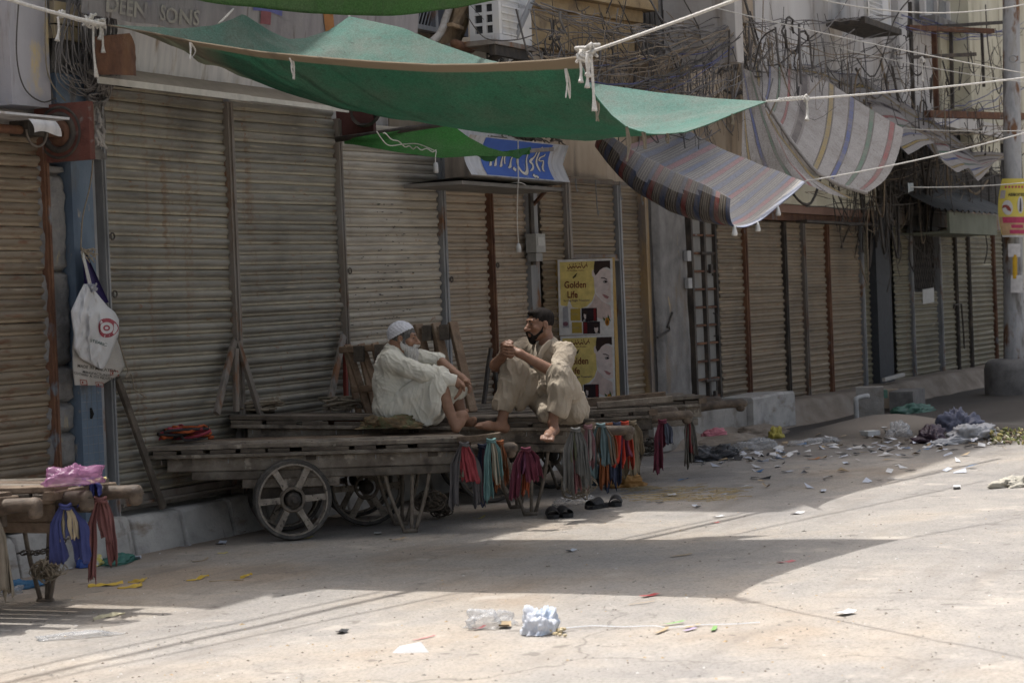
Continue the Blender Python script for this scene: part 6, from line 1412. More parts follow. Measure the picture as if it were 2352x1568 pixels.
# ---- poster board standing out from the wall
pbd = thing('poster_board', on_x(1350, 1030, 18.75), 'tall board with two yellow and white posters behind the man in brown', 'poster board')
XB = 18.75
def pbp(px, py, off=0.0):
    p = on_x(px, py, XB - off); return p
yl0, yr0 = on_x(1268, 760, XB).y, on_x(1410, 760, XB).y
zt_ = on_x(1345, 594, XB).z
b = MB(); b.span((XB + .01, yr0, KZ - .0), (XB + .09, yl0 + .02, zt_)); mk('board', b, mat('yellow_brown_board', [(.24, .15, .045), (.33, .22, .07), (.28, .20, .11)], scale=(5, 5, 3), bump=.3), pbd)
b = MB(); b.span((XB + .0, yl0 - .02, KZ), (XB + .012, yl0 + .035, on_x(1275, 600, XB).z)); mk('side_plank', b, M_TIMB, pbd)
def poster(x0, y0, x1, y1, eye_open, nm):
    """print laid out in the poster's own square: s to the right, t down, both 0..1"""
    TL, TR, BL = pbp(x0, y0), pbp(x1, y0 - 4), pbp(x0 + 4, y1)
    ex, ey = (TR - TL), (BL - TL); hN = V3((-1, 0, 0))
    def at(s, t, off=.0): return TL + ex * s + ey * t + hN * (.004 + off + .003 * math.sin(s * 9) * .5)
    pm = lambda n_, c, r_=.55: plain('print_' + n_, c, r_)
    b = MB(); b.grid(lambda u, v: at(u, v), 10, 12); sheet = mk(nm, b, pm('white', (.86, .85, .84)), pbd, smooth=True)
    def poly(n_, pts, m, off): 
        b = MB(); b.add([at(s, t, off) for s, t in pts], [tuple(range(len(pts)))]); return mk(n_, b, m, sheet)
    def ell(n_, cs, ct, rs, rt, m, off, a0=0, a1=2 * math.pi, rot=0, n=22):
        pts = []
        for i in range(n):
            a = a0 + (a1 - a0) * i / (n - 1 if a1 - a0 < 6.2 else n); x_, y_ = rs * math.cos(a), rt * math.sin(a); pts.append((cs + x_ * math.cos(rot) - y_ * math.sin(rot) * .72, ct + x_ * math.sin(rot) / .72 * .72 + y_ * math.cos(rot)))
        return poly(n_, pts, m, off)
    yel = pm('yellow', (.86, .70, .25)); skin = pm('skin', (.84, .73, .70)); hair = pm('hair', (.055, .035, .032)); mar = pm('maroon', (.22, .025, .03)); gold = pm('gold', (.56, .41, .09)); dk = pm('dark', (.035, .025, .03)); brow = pm('brow', (.09, .06, .06)); lip = pm('lip', (.50, .25, .25)); shd_ = pm('skin_shade', (.76, .62, .58)); grn = pm('green', (.05, .12, .03)); org = pm('orange', (.55, .25, .03)); txtm = pm('text', (.20, .05, .03))
    # yellow field curving round the face
    poly('yellow_field', [(.04, .03), (.72, .03), (.70, .12), (.665, .22), (.66, .33), (.67, .45), (.62, .55), (.52, .62), (.40, .65), (.30, .64), (.04, .60)], yel, .0012)
    poly('neck', [(.68, .46), (.80, .56), (.95, .62), (.96, .78), (.80, .80), (.62, .74), (.52, .66), (.63, .57)], shd_, .002)
    poly('face', [(.66, .16), (.72, .13), (.82, .12), (.96, .16), (.965, .56), (.90, .585), (.83, .565), (.76, .52), (.70, .45), (.665, .34), (.655, .25)], skin, .0026)
    ell('ear', .645, .19, .022, .05, skin, .0030)
    poly('hair', [(.68, .03), (.96, .03), (.96, .14), (.90, .115), (.84, .12), (.77, .15), (.72, .20), (.685, .22), (.66, .17), (.665, .09)], hair, .0034)
    poly('eyebrow', [(.79, .245), (.85, .25), (.905, .275), (.90, .285), (.85, .265), (.79, .257)], brow, .0038)
    ell('eye', .865, .305, .042, .017, brow, .0038); ell('pupil', .87, .306, .016, .015, dk, .0042); ell('eye_white', .845, .305, .012, .009, pm('eyewhite', (.6, .58, .56)), .0041)
    poly('nose_shade', [(.93, .30), (.95, .40), (.935, .43), (.905, .42), (.925, .39)], shd_, .0038)
    poly('lips', [(.80, .465), (.86, .475), (.93, .505), (.90, .53), (.85, .515)], lip, .0040)
    # boxes of cream with small portraits
    for (s0, t0, s1, t1) in ((.42, .645, .70, .82), (.44, .825, .75, .985)):
        poly('product_box', [(s0, t0), (s1, t0), (s1, t1), (s0, t1)], dk, .0028); poly('box_panel', [(s0 + .12 if t0 < .8 else s0 + .01, t0 + .01), (s1 - .01 if t0 < .8 else s1 - .12, t0 + .01), (s1 - .01 if t0 < .8 else s1 - .12, t1 - .01), (s0 + .12 if t0 < .8 else s0 + .01, t1 - .01)], mar, .0032)
        cs = s0 + .075 if t0 < .8 else s1 - .07
        ell('portrait_face', cs, t0 + .095, .036, .05, skin, .0036); ell('portrait_hair', cs, t0 + .055, .042, .028, hair, .0040); poly('portrait_collar', [(cs - .06, t1 - .005), (cs + .05, t1 - .005), (cs + .02, t0 + .14), (cs - .02, t0 + .14)], pm('collar', (.5, .49, .48)), .0034)
        poly('gold_box', [(s0 - .20, t0 + .005), (s0 - .02, t0 + .005), (s0 - .02, t1 - .012), (s0 - .20, t1 - .012)], gold, .0028)
    poly('tube', [(.08, .63), (.17, .61), (.19, .90), (.07, .90)], pm('tube', (.45, .46, .50)), .0026); ell('tube_print', .125, .85, .05, .03, pm('tube_print', (.25, .12, .16)), .0032)
    for k_ in range(3): poly('leaf', [(.85 + .02 * k_, .79), (.80 + .05 * k_, .765 - .02 * k_), (.83 + .06 * k_, .83)], grn, .0030)
    ell('papaya', .885, .83, .04, .055, org, .0036); ell('papaya_core', .885, .835, .018, .028, pm('papaya_core', (.20, .08, .02)), .0040)
    def word(txt, s, t, hgt, wsc, m, off=.0036, bold=.02):
        me = letters(txt, 1.0, bold=bold); hs = ey.length; ws = ex.length
        lay(me, (0, 0, 0), (1, 0, 0), (0, 0, 1), wsc, hgt, lambda x_, y_: at(s + x_, t - y_, off)); mk('lettering', me, m, sheet)
    word('Golden' if not eye_open else 'Golden', .115, .375, .125, .135, txtm); word('Life', .165, .505, .125, .135, txtm); word('for Day Night Treatment', .10, .555, .038, .046, pm('purple_text', (.12, .06, .14)), bold=.01)
    word('No Pain Now Possible !', .17, .155, .026, .034, txtm, bold=.01); word('Golden', .235, .735, .045, .040, pm('box_text', (.5, .42, .2)), bold=.02); word('Golden', .255, .915, .045, .040, pm('box_text', (.5, .42, .2)), bold=.02)
    # flowing script heading
    b = MB(); base = [(.55, .105), (.525, .075), (.50, .095), (.47, .115), (.44, .07), (.425, .11), (.395, .095), (.365, .115), (.34, .085), (.315, .11), (.285, .09), (.26, .115), (.235, .095), (.205, .125), (.18, .095)]
    pts = bez([(s, t, 0) for s, t in base], 60); L_, R_ = [], []
    for i, p in enumerate(pts):
        w_ = .006 + .006 * abs(math.sin(i * .55)); L_.append(at(p.x, p.y - w_, .0036)); R_.append(at(p.x, p.y + w_, .0036))
    k_ = len(L_); b.add(L_ + R_, [(i, i + 1, k_ + i + 1, k_ + i) for i in range(k_ - 1)])
    for (s, t) in ((.53, .055), (.44, .05), (.40, .062), (.33, .06), (.29, .065), (.22, .07)): b.add([at(s + dx * .009, t + dy * .012, .0036) for dx, dy in ((-1, 0), (0, -1), (1, 0), (0, 1))], [(0, 1, 2, 3)])
    mk('script_heading', b, txtm, sheet)
    poly('leaf_mark', [(.27, .235), (.34, .185), (.36, .18), (.33, .23), (.28, .255)], pm('leaf_mark', (.10, .08, .03)), .0036)
    return sheet
poster(1281, 597, 1407, 770, 0, 'poster'); poster(1287, 772, 1411, 945, 1, 'poster')
random.seed(41)

# ============================================================ people
class SDF:
    """distance field of blended limbs on a grid, turned into one continuous skin"""
    def __init__(s, lo, hi, h):
        s.lo = np.array(lo, float); s.h = h; s.n = np.ceil((np.array(hi) - s.lo) / h).astype(int) + 1
        s.D = np.full(s.n, .3, np.float32)
    def blk(s, lo, hi):
        a = np.clip(np.floor((np.array(lo) - s.lo) / s.h).astype(int), 0, s.n - 1); b = np.clip(np.ceil((np.array(hi) - s.lo) / s.h).astype(int) + 1, 1, s.n)
        g = [s.lo[i] + s.h * np.arange(a[i], b[i]) for i in range(3)]
        X, Y, Z = np.meshgrid(*g, indexing='ij', sparse=True)
        return tuple(slice(a[i], b[i]) for i in range(3)), X, Y, Z
    @staticmethod
    def smin(a, b, k):
        if k <= 0: return np.minimum(a, b)
        h = np.clip(.5 + .5 * (b - a) / k, 0, 1); return b * (1 - h) + a * h - k * h * (1 - h)
    def put(s, sl, d, k, sub=False):
        if sub: s.D[sl] = -s.smin(-s.D[sl], d, k)
        else: s.D[sl] = s.smin(s.D[sl], d, k)
    def cap(s, a, b, ra, rb=None, k=.02, sub=False):
        rb = ra if rb is None else rb; a, b = np.array(a, float), np.array(b, float); m = max(ra, rb) + k + .03
        sl, X, Y, Z = s.blk(np.minimum(a, b) - m, np.maximum(a, b) + m); d = b - a; L = max(1e-9, d @ d)
        t = np.clip(((X - a[0]) * d[0] + (Y - a[1]) * d[1] + (Z - a[2]) * d[2]) / L, 0, 1)
        q = np.sqrt((X - a[0] - d[0] * t) ** 2 + (Y - a[1] - d[1] * t) ** 2 + (Z - a[2] - d[2] * t) ** 2) - (ra + (rb - ra) * t)
        s.put(sl, q.astype(np.float32), k, sub); return s
    def chain(s, pts, rs, k=.02):
        for i in range(len(pts) - 1): s.cap(pts[i], pts[i + 1], rs[i], rs[i + 1], k)
        return s
    def ell(s, c, r, R=None, k=.02, sub=False):
        c = np.array(c, float); r = np.array(r, float); m = r.max() + k + .03; sl, X, Y, Z = s.blk(c - m, c + m)
        x, y, z = X - c[0], Y - c[1], Z - c[2]
        if R is not None:
            R = np.array(R); x, y, z = (R[0, 0] * x + R[1, 0] * y + R[2, 0] * z, R[0, 1] * x + R[1, 1] * y + R[2, 1] * z, R[0, 2] * x + R[1, 2] * y + R[2, 2] * z)
        k0 = np.sqrt((x / r[0]) ** 2 + (y / r[1]) ** 2 + (z / r[2]) ** 2) + 1e-9; k1 = np.sqrt((x / r[0] ** 2) ** 2 + (y / r[1] ** 2) ** 2 + (z / r[2] ** 2) ** 2) + 1e-9
        s.put(sl, (k0 * (k0 - 1) / k1).astype(np.float32), k, sub); return s
    def cut(s, p, nrm, k=.0):
        """keep the side the normal points away from"""
        nrm = np.array(nrm, float); nrm /= np.linalg.norm(nrm); g = [s.lo[i] + s.h * np.arange(s.n[i]) for i in range(3)]; X, Y, Z = np.meshgrid(*g, indexing='ij', sparse=True)
        d = (X - p[0]) * nrm[0] + (Y - p[1]) * nrm[1] + (Z - p[2]) * nrm[2]; s.D = -s.smin(-s.D, (-d).astype(np.float32), k) if k else np.maximum(s.D, d.astype(np.float32)); return s
    def mesh(s, name, smooth=2, disp=None):
        D = s.D; n = s.n; ins = D < 0
        c = np.zeros(tuple(n - 1), int)
        for dx in (0, 1):
            for dy in (0, 1):
                for dz in (0, 1): c += ins[dx:n[0] - 1 + dx, dy:n[1] - 1 + dy, dz:n[2] - 1 + dz]
        act = (c > 0) & (c < 8); idx = np.full(act.shape, -1, int); cells = np.argwhere(act); idx[act] = np.arange(len(cells))
        acc = np.zeros((len(cells), 3)); cnt = np.zeros(len(cells))
        cor = [(a, b, d) for a in (0, 1) for b in (0, 1) for d in (0, 1)]
        val = {q: D[cells[:, 0] + q[0], cells[:, 1] + q[1], cells[:, 2] + q[2]] for q in cor}
        for q in cor:
            for ax in range(3):
                if q[ax]: continue
                w_ = list(q); w_[ax] = 1; a, b = val[q], val[tuple(w_)]; m = (a < 0) != (b < 0); t = np.where(m, a / np.where(m, a - b, 1), 0)
                p = np.array(q, float)[None, :].repeat(len(cells), 0); p[:, ax] += t; acc[m] += p[m]; cnt[m] += 1
        V = s.lo + s.h * (cells + acc / cnt[:, None]); F_ = []
        for ax in range(3):
            o1, o2 = [(1, 2), (2, 0), (0, 1)][ax]; sl0 = [slice(None)] * 3; sl1 = [slice(None)] * 3; sl0[ax] = slice(0, n[ax] - 1); sl1[ax] = slice(1, n[ax])
            fl = ins[tuple(sl0)] != ins[tuple(sl1)]; e = np.argwhere(fl); e = e[(e[:, o1] > 0) & (e[:, o2] > 0) & (e[:, o1] < n[o1] - 1) & (e[:, o2] < n[o2] - 1)]
            d1 = np.zeros(3, int); d1[o1] = 1; d2 = np.zeros(3, int); d2[o2] = 1
            q = [idx[tuple((e - a).T)] for a in (d1 * 0, d1, d1 + d2, d2)]; q = np.stack(q, 1); flip = ins[tuple(e.T)]
            q[~flip] = q[~flip][:, ::-1]; F_.append(q)
        F_ = np.concatenate(F_); F_ = F_[(F_ >= 0).all(1)]
        me = bpy.data.meshes.new(name); me.from_pydata(V.tolist(), [], F_.tolist()); me.update()
        for _ in range(smooth):
            ed = np.empty(len(me.edges) * 2, int); me.edges.foreach_get('vertices', ed); ed = ed.reshape(-1, 2)
            S_ = np.zeros_like(V); C_ = np.zeros(len(V)); np.add.at(S_, ed[:, 0], V[ed[:, 1]]); np.add.at(S_, ed[:, 1], V[ed[:, 0]]); np.add.at(C_, ed[:, 0], 1); np.add.at(C_, ed[:, 1], 1)
            V = V * .5 + .5 * S_ / np.maximum(1, C_)[:, None]
        me.vertices.foreach_set('co', V.ravel()); me.update()
        if disp is not None:
            N_ = np.empty(len(V) * 3); me.vertices.foreach_get('normal', N_); N_ = N_.reshape(-1, 3); V = V + N_ * disp(V)[:, None]; me.vertices.foreach_set('co', V.ravel()); me.update()
        me.polygons.foreach_set('use_smooth', [True] * len(me.polygons)); return me
def folds(seed, amp, layers):
    """cloth creases: ridged noise drawn out along given directions; a layer is (direction, across, along, weight)"""
    def f(V):
        out = np.zeros(len(V))
        for q, (d, fa, fl, wt_) in enumerate(layers):
            d = np.array(d, float); d /= np.linalg.norm(d); a = np.cross(d, [.31, .83, .47]); a /= np.linalg.norm(a); b = np.cross(d, a)
            C_ = np.stack([V @ a * fa, V @ b * fa, V @ d * fl], 1) + seed * 3.7 + q * 11
            for i, c in enumerate(C_):
                c = V3(c); wv = mnoise.noise_vector(c * .45 + V3((5, 1, 2))) * .9
                n1 = 1 - abs(mnoise.noise(c + wv)) * 1.6; mk_ = .5 + mnoise.noise(c * .35 + V3((9, 3, 1)))
                out[i] += wt_ * (max(0, n1) ** 3 * max(0, min(1, mk_ * 1.5)) - .22) + .25 * wt_ * mnoise.noise(c * .5)
        return amp * out
    return f
M_SKIN1 = mat('sun_browned_skin', [(.21, .115, .073), (.26, .147, .096), (.30, .175, .118)], scale=(16, 16, 16), rough=.55, bump=.12, bscale=220, rand=0, spec=.35, obj=True)
M_SKIN2 = mat('brown_skin', [(.175, .09, .056), (.215, .115, .073), (.25, .138, .09)], scale=(16, 16, 16), rough=.52, bump=.12, bscale=220, rand=0, spec=.38, obj=True)
M_SHIRT1 = mat('pale_sage_cotton', [(.50, .488, .42), (.585, .57, .50), (.63, .615, .545)], scale=(4, 4, 4), rough=.9, bump=.25, bscale=120, rand=0, obj=True, spots=[((.28, .27, .21), (5, 5, 5), .6, .75)])
M_SHIRT2 = mat('khaki_cotton', [(.255, .212, .16), (.315, .267, .205), (.355, .305, .24)], scale=(4, 4, 4), rough=.9, bump=.25, bscale=120, rand=0, obj=True)
M_HAIR = mat('black_hair', [(.012, .0105, .010), (.028, .024, .022)], scale=(60, 60, 20), rough=.9, spec=.04, bump=.3, bscale=160, rand=0, obj=True, dist=.01)
M_GREYH = mat('grey_black_hair', [(.03, .028, .027), (.075, .07, .066), (.15, .145, .14)], scale=(70, 70, 30), rough=.7, bump=.6, bscale=150, rand=0, obj=True, dist=.01)
M_BEARDW = mat('white_beard', [(.36, .35, .335), (.50, .49, .47), (.60, .59, .57)], scale=(90, 90, 18), rough=.85, bump=.9, bscale=(170, 170, 60), rand=0, obj=True, dist=.012)
M_CAP = mat('white_knit_cap', [(.52, .53, .58), (.62, .63, .68)], scale=(60, 60, 60), rough=.9, bump=.9, bscale=140, rand=0, obj=True, dist=.008)
M_EYE = plain('dark_eye', (.02, .016, .014), .3)
M_NAIL = plain('nail', (.40, .27, .22), .5)

def anchor(px, py, fr, W=.8):
    z = .72
    for _ in range(20):
        p = on_z(px, py, z); u = (p - fr.o).dot(fr.u); z = .5 * z + .5 * (fr.o.z + fr.t * u)
    return p
class Man:
    def __init__(s, px, py, dep):
        s.px, s.py, s.dep = px, py, dep; s.sc = F / dep; o = at_d(px, py, dep)
        s.M = Matrix(((RT[0], FW[0], UP[0], o.x), (RT[1], FW[1], UP[1], o.y), (RT[2], FW[2], UP[2], o.z), (0, 0, 0, 1)))
    def P(s, x, y, d=0.0): return np.array([(x - s.px) / s.sc * (1 + d / s.dep), d, (s.py - y) / s.sc * (1 + d / s.dep)])
    def root(s, me, mats, label):
        for q in mats: me.materials.append(q)
        o = bpy.data.objects.new('person', me); COL.objects.link(o); o.matrix_world = s.M; s.o = o; return tag(o, label, 'person')
    def part(s, name, me, m):
        if not len(me.materials): me.materials.append(m)
        o = bpy.data.objects.new(name, me); COL.objects.link(o); o.parent = s.o; return o
def fingers(S, base, dirf, side, up, curl, lens, r=.0085, gap=.0185, k=.006):
    """four fingers from a knuckle row: dirf along the hand, side across the row, up the back of the hand"""
    dirf, side, up = [np.array(v_, float) / np.linalg.norm(v_) for v_ in (dirf, side, up)]
    tips = []
    for i, l_ in enumerate(lens):
        p = base + side * gap * (i - 1.5); a = 0; d = dirf; q = [p - dirf * .012]; 
        for j, fr_ in enumerate((.46, .30, .24)):
            a += curl[j]; d = dirf * math.cos(a) - up * math.sin(a); p = p + d * l_ * fr_; q.append(p)
        S.chain(q, [r * 1.05, r, r * .94, r * .82], k); tips.append(p)
    return tips
def head(S, c, fwd, R_, sc=1.0, chin=True):
    """skull, brow, nose, cheeks, mouth and ears; fwd is the way the face looks; R_ the rotation (columns: left, forward, up)"""
    T = lambda x, y, z: np.array(c) + sc * (R_ @ np.array([x, y, z]))
    S.ell(T(0, -.012, .030), np.array((.076, .096, .088)) * sc, R_, .01); S.ell(T(0, .028, -.030), np.array((.060, .066, .082)) * sc, R_, .03)
    S.ell(T(0, .060, -.088), np.array((.032, .030, .026)) * sc, R_, .03)                      # chin
    S.cap(T(-.05, .0, -.055), T(-.018, .06, -.09), .022 * sc, .018 * sc, .025); S.cap(T(.05, .0, -.055), T(.018, .06, -.09), .022 * sc, .018 * sc, .025)
    S.cap(T(-.040, .078, .030), T(.040, .078, .030), .0135 * sc, None, .018)                    # brow
    S.chain([T(0, .088, .020), T(0, .104, -.008), T(0, .118, -.030), T(0, .110, -.037)], [.0095 * sc, .0105 * sc, .0135 * sc, .012 * sc], .010)
    for q in (-1, 1):
        S.ell(T(.014 * q, .100, -.034), np.array((.010, .011, .009)) * sc, R_, .008)
        S.ell(T(.033 * q, .096, .010), np.array((.020, .016, .014)) * sc, R_, .012, sub=True)   # eye socket
        S.ell(T(.031 * q, .078, .008), np.array((.0145, .0135, .0115)) * sc, R_, .004)         # lidded eye
        S.ell(T(.048 * q, .064, -.022), np.array((.022, .022, .020)) * sc, R_, .02)            # cheek
        S.ell(T(.078 * q, -.006, -.004), np.array((.010, .020, .031)) * sc, R_, .006); S.ell(T(.086 * q, .002, .0), np.array((.006, .010, .016)) * sc, R_, .004, sub=True)
    S.ell(T(0, .088, -.058), np.array((.022, .015, .008)) * sc, R_, .008); S.ell(T(0, .086, -.070), np.array((.020, .014, .009)) * sc, R_, .008)
    S.cap(T(-.020, .102, -.0635), T(.020, .102, -.0635), .0028 * sc, None, .003, sub=True)
    return T
def facing(ang, pitch=0.0, roll=0.0):
    """columns left, forward, up; ang 0 looks away from the camera, positive turns to the image right"""
    f = np.array([math.sin(ang) * math.cos(pitch), math.cos(ang) * math.cos(pitch), math.sin(pitch)]); u = np.array([0, 0, 1.0]); l_ = np.cross(u, f); l_ /= np.linalg.norm(l_); u = np.cross(f, l_)
    c, s_ = math.cos(roll), math.sin(roll); return np.stack([l_ * c + u * s_, f, u * c - l_ * s_], 1)

# ---------------------------------------------------------------- older man in white cap
def man_white():
    m = Man(905, 966, 15.72); P = m.P
    hipN, hipF = P(908, 940, -.10), P(912, 940, .10)
    kneN, kneF = P(1008, 866, -.16), P(1036, 884, .14)
    ankN, ankF = P(1046, 966, -.24), P(1066, 962, .08)
    shN, shF = P(899, 826, -.16), P(918, 824, .16)
    elN, wrN = P(978, 856, -.21), P(1050, 873, -.19)
    elF, wrF = P(1003, 828, .16), P(1060, 868, .02)
    hc = P(926, 778, .0)
    S = SDF((-.22, -.42, -.10), (.66, .32, .78), .0047)
    R_ = facing(math.radians(101), -.02); T = head(S, hc, None, R_, .98)
    S.cap(P(911, 792, .0), P(902, 822, .0), .055, .065, .03)
    # trunk
    S.chain([P(904, 842, 0), P(901, 882, 0), P(906, 932, 0)], [.098, .105, .118], .05); S.cap(shN, shF, .06, .06, .06)
    S.chain([hipN, kneN], [.085, .058], .03); S.chain([kneN, P(1020, 900, -.19), ankN], [.052, .050, .032], .02)
    S.chain([hipF, kneF], [.085, .058], .03); S.chain([kneF, P(1046, 920, .13), ankF], [.052, .050, .032], .02)
    # near foot: heel down, toes up, sole towards the street
    heel = P(1052, 980, -.25); ball = P(1066, 952, -.20)
    S.chain([ankN, heel], [.032, .030], .02); S.chain([heel, P(1060, 967, -.22), ball], [.030, .034, .040], .02)
    S.cap(P(1058, 950, -.22), P(1072, 956, -.19), .026, .026, .02)
    for i in range(5):
        b0 = P(1057 + 3.6 * i, 949 + .8 * i, -.215 + .008 * i); b1 = P(1057 + 4.2 * i + (2 if i == 4 else 0), 941.5 - (1.2 if i == 4 else (.0 - .6 * (3 - i))), -.20 + .008 * i)
        S.cap(b0, b1, .010 + (.003 if i == 4 else 0), .0085 + (.004 if i == 4 else 0), .006)
    S.chain([ankF, P(1066, 972, .06), P(1084, 968, -.02), P(1090, 962, -.04)], [.032, .030, .030, .020], .02)
    # arms and hands
    S.chain([shN, elN, wrN], [.052, .042, .028], .02); S.chain([shF, elF, wrF], [.052, .042, .028], .02)
    hN = P(1060, 882, -.18); S.cap(wrN, hN, .027, .034, .018)
    kn = P(1063, 889, -.18); fingers(S, kn, P(1060, 905, -.17) - kn, (.25, .9, .1), (.9, -.1, .3), (.25, .35, .3), (.072, .080, .074, .058))
    S.chain([P(1061, 878, -.205), P(1069, 884, -.22), P(1070, 894, -.21)], [.013, .011, .009], .008)
    hF = P(1071, 878, .0); S.cap(wrF, hF, .027, .033, .018)
    kn2 = P(1075, 881, -.01); fingers(S, kn2, (.7, -.3, -.6), (.2, .9, -.1), (.6, -.1, .7), (.35, .5, .3), (.066, .074, .070, .055))
    S.chain([P(1068, 876, -.03), P(1076, 876, -.06), P(1081, 881, -.06)], [.012, .010, .009], .008)
    body = S.mesh('body', 1)
    m.root(body, [M_SKIN1], 'older man in pale kurta and white cap, white beard, sitting with knees up facing right')
    # shirt
    S = SDF((-.26, -.36, -.08), (.56, .34, .56), .005)
    S.chain([P(906, 806, 0), P(903, 842, 0), P(899, 884, 0), P(904, 930, 0), P(906, 948, 0)], [.072, .112, .122, .135, .135], .05); S.cap(shN, shF, .066, .066, .06)
    S.cap(P(900, 838, -.10), P(902, 838, .10), .085, .085, .06); S.cap(P(894, 880, -.06), P(897, 880, .06), .10, .10, .06); S.cap(P(902, 935, -.08), P(904, 935, .08), .115, .115, .06)
    S.chain([shN, P(940, 843, -.19), elN, P(1022, 868, -.20), P(1052, 872, -.19)], [.070, .066, .060, .052, .043], .03)
    S.chain([shF, P(965, 826, .17), elF], [.070, .060, .054], .03)
    S.chain([P(915, 900, -.05), P(950, 930, -.08), P(985, 955, -.16)], [.12, .08, .025], .05)
    S.cut(P(1053, 871, -.19), P(1053, 871, 0) - P(1000, 860, 0) + np.array([0, 0, 0]), .0)
    S.cap(P(911, 795, .0), P(904, 812, .0), .060, .066, .008, sub=True)
    S.cut(P(900, 965, 0), (0, 0, -1), .01)
    sh = S.mesh('shirt', 2, folds(3, .0115, [((.9, 0, -.25), 13, 3.5, .8), ((.15, .1, -1), 11, 3, .9), ((.6, .2, -.8), 26, 7, .5), ((.9, .1, -.1), 34, 8, .3)]))
    m.part('kurta', sh, M_SHIRT1)
    # collar band and cuff edge
    b = MB(); 
    b.tube([tuple(P(907.5, 800, 0) + np.array([.066 * math.cos(a) , .066 * math.sin(a), -.012 + .026 * -math.cos(a)])) for a in [i * math.pi / 10 for i in range(20)]], .012, 6, closed=True, flat=1.6)
    me = b.mesh('collar'); me.polygons.foreach_set('use_smooth', [True] * len(me.polygons)); m.part('collar', me, M_SHIRT1)
    # baggy trousers
    S = SDF((-.20, -.40, -.10), (.56, .34, .46), .005)
    S.chain([hipN, P(955, 902, -.14), kneN], [.105, .090, .072], .04); S.chain([hipF, P(965, 915, .13), kneF], [.105, .092, .072], .04)
    S.chain([kneN, P(1008, 892, -.18), P(1000, 930, -.18), P(985, 958, -.14)], [.082, .085, .075, .06], .05)
    S.chain([P(930, 935, -.05), P(975, 945, -.10), P(1000, 950, -.05)], [.13, .10, .07], .06)
    S.chain([kneF, P(1041, 905, .12), P(1030, 920, .1)], [.078, .082, .06], .04)
    S.chain([P(955, 960, -.14), P(990, 972, -.20)], [.05, .018], .03)
    S.cap(P(1018, 880, -.17), P(1052, 985, -.27), .060, .075, .012, sub=True)
    S.cap(P(1048, 905, .13), P(1066, 985, .05), .056, .075, .012, sub=True)
    S.cut(P(900, 974, 0), (0, 0, -1), .01)
    tr = S.mesh('trousers', 2, folds(8, .0145, [((-.35, .1, -1), 12, 3, 1.0), ((.5, 0, -.9), 18, 4, .7), ((-.2, .3, -1), 34, 6, .35)]))
    m.part('trousers', tr, M_SHIRT1)
    # cap, hair, beard, eyes
    S = SDF(tuple(hc - .17), tuple(hc + .17), .0042)
    S.ell(T(0, -.018, .040), np.array((.086, .103, .090)), R_, 0); nU = R_ @ np.array([0, .55, -1.0]); S.cut(T(0, -.01, .032), nU, .006)
    kp = S.mesh('cap', 1, lambda V: .0022 * np.sin(V[:, 2] * 260) * np.sin(np.arctan2(V[:, 1] - hc[1], V[:, 0] - hc[0]) * 14)); m.part('cap', kp, M_CAP)
    S = SDF(tuple(hc - .17), tuple(hc + .17), .0042)
    S.ell(T(0, -.010, .028), np.array((.080, .100, .092)), R_, 0); S.cap(T(-.074, .015, -.01), T(-.070, .03, -.05), .014, .012, .01); S.cap(T(.074, .015, -.01), T(.070, .03, -.05), .014, .012, .01)
    S.ell(T(0, .095, -.022), np.array((.070, .070, .062)), R_, .006, sub=True); S.ell(T(0, .06, -.06), np.array((.062, .075, .055)), R_, .006, sub=True)
    for q in (-1, 1): S.ell(T(.085 * q, -.004, -.006), np.array((.026, .022, .032)), R_, .004, sub=True)
    S.cut(T(0, 0, -.058), R_ @ np.array([0, .1, -1.0]), .004); hr = S.mesh('hair', 1); m.part('hair', hr, M_GREYH)
    S = SDF(tuple(hc + np.array([-.14, -.14, -.28])), tuple(hc + np.array([.2, .14, .06])), .0042)
    S.cap(T(-.066, .018, -.045), T(-.040, .06, -.085), .018, .024, .02); S.cap(T(.066, .018, -.045), T(.040, .06, -.085), .018, .024, .02)
    S.cap(T(-.070, .004, -.02), T(-.064, .02, -.06), .012, .022, .02); S.cap(T(.070, .004, -.02), T(.064, .02, -.06), .012, .022, .02)
    S.ell(T(0, .062, -.098), np.array((.060, .050, .044)), R_, .03); S.ell(T(0, .066, -.150), np.array((.050, .042, .062)), R_, .03); S.ell(T(0, .074, -.195), np.array((.030, .026, .036)), R_, .03)
    S.cap(T(-.028, .100, -.050), T(0, .110, -.045), .009, .010, .01); S.cap(T(.028, .100, -.050), T(0, .110, -.045), .009, .010, .01); S.cap(T(.03, .098, -.052), T(.034, .080, -.09), .010, .014, .01); S.cap(T(-.03, .098, -.052), T(-.034, .080, -.09), .010, .014, .01)
    bd = S.mesh('beard', 1, folds(4, .010, [((0, 0, 1), 55, 9, .8)])); m.part('beard', bd, M_BEARDW)
    for q in (-1, 1):
        S = SDF(tuple(T(.031 * q, .08, .01) - .04), tuple(T(.031 * q, .08, .01) + .04), .0025); S.ell(T(.031 * q, .0855, .008), np.array((.012, .0085, .0055)), R_, 0); m.part('eye', S.mesh('eye', 0), M_EYE)
        S = SDF(tuple(T(.034 * q, .09, .034) - .05), tuple(T(.034 * q, .09, .034) + .05), .0025); S.cap(T(.014 * q, .093, .030), T(.050 * q, .078, .034), .0055, .004, 0); m.part('eyebrow', S.mesh('eyebrow', 0), M_GREYH)
    return m
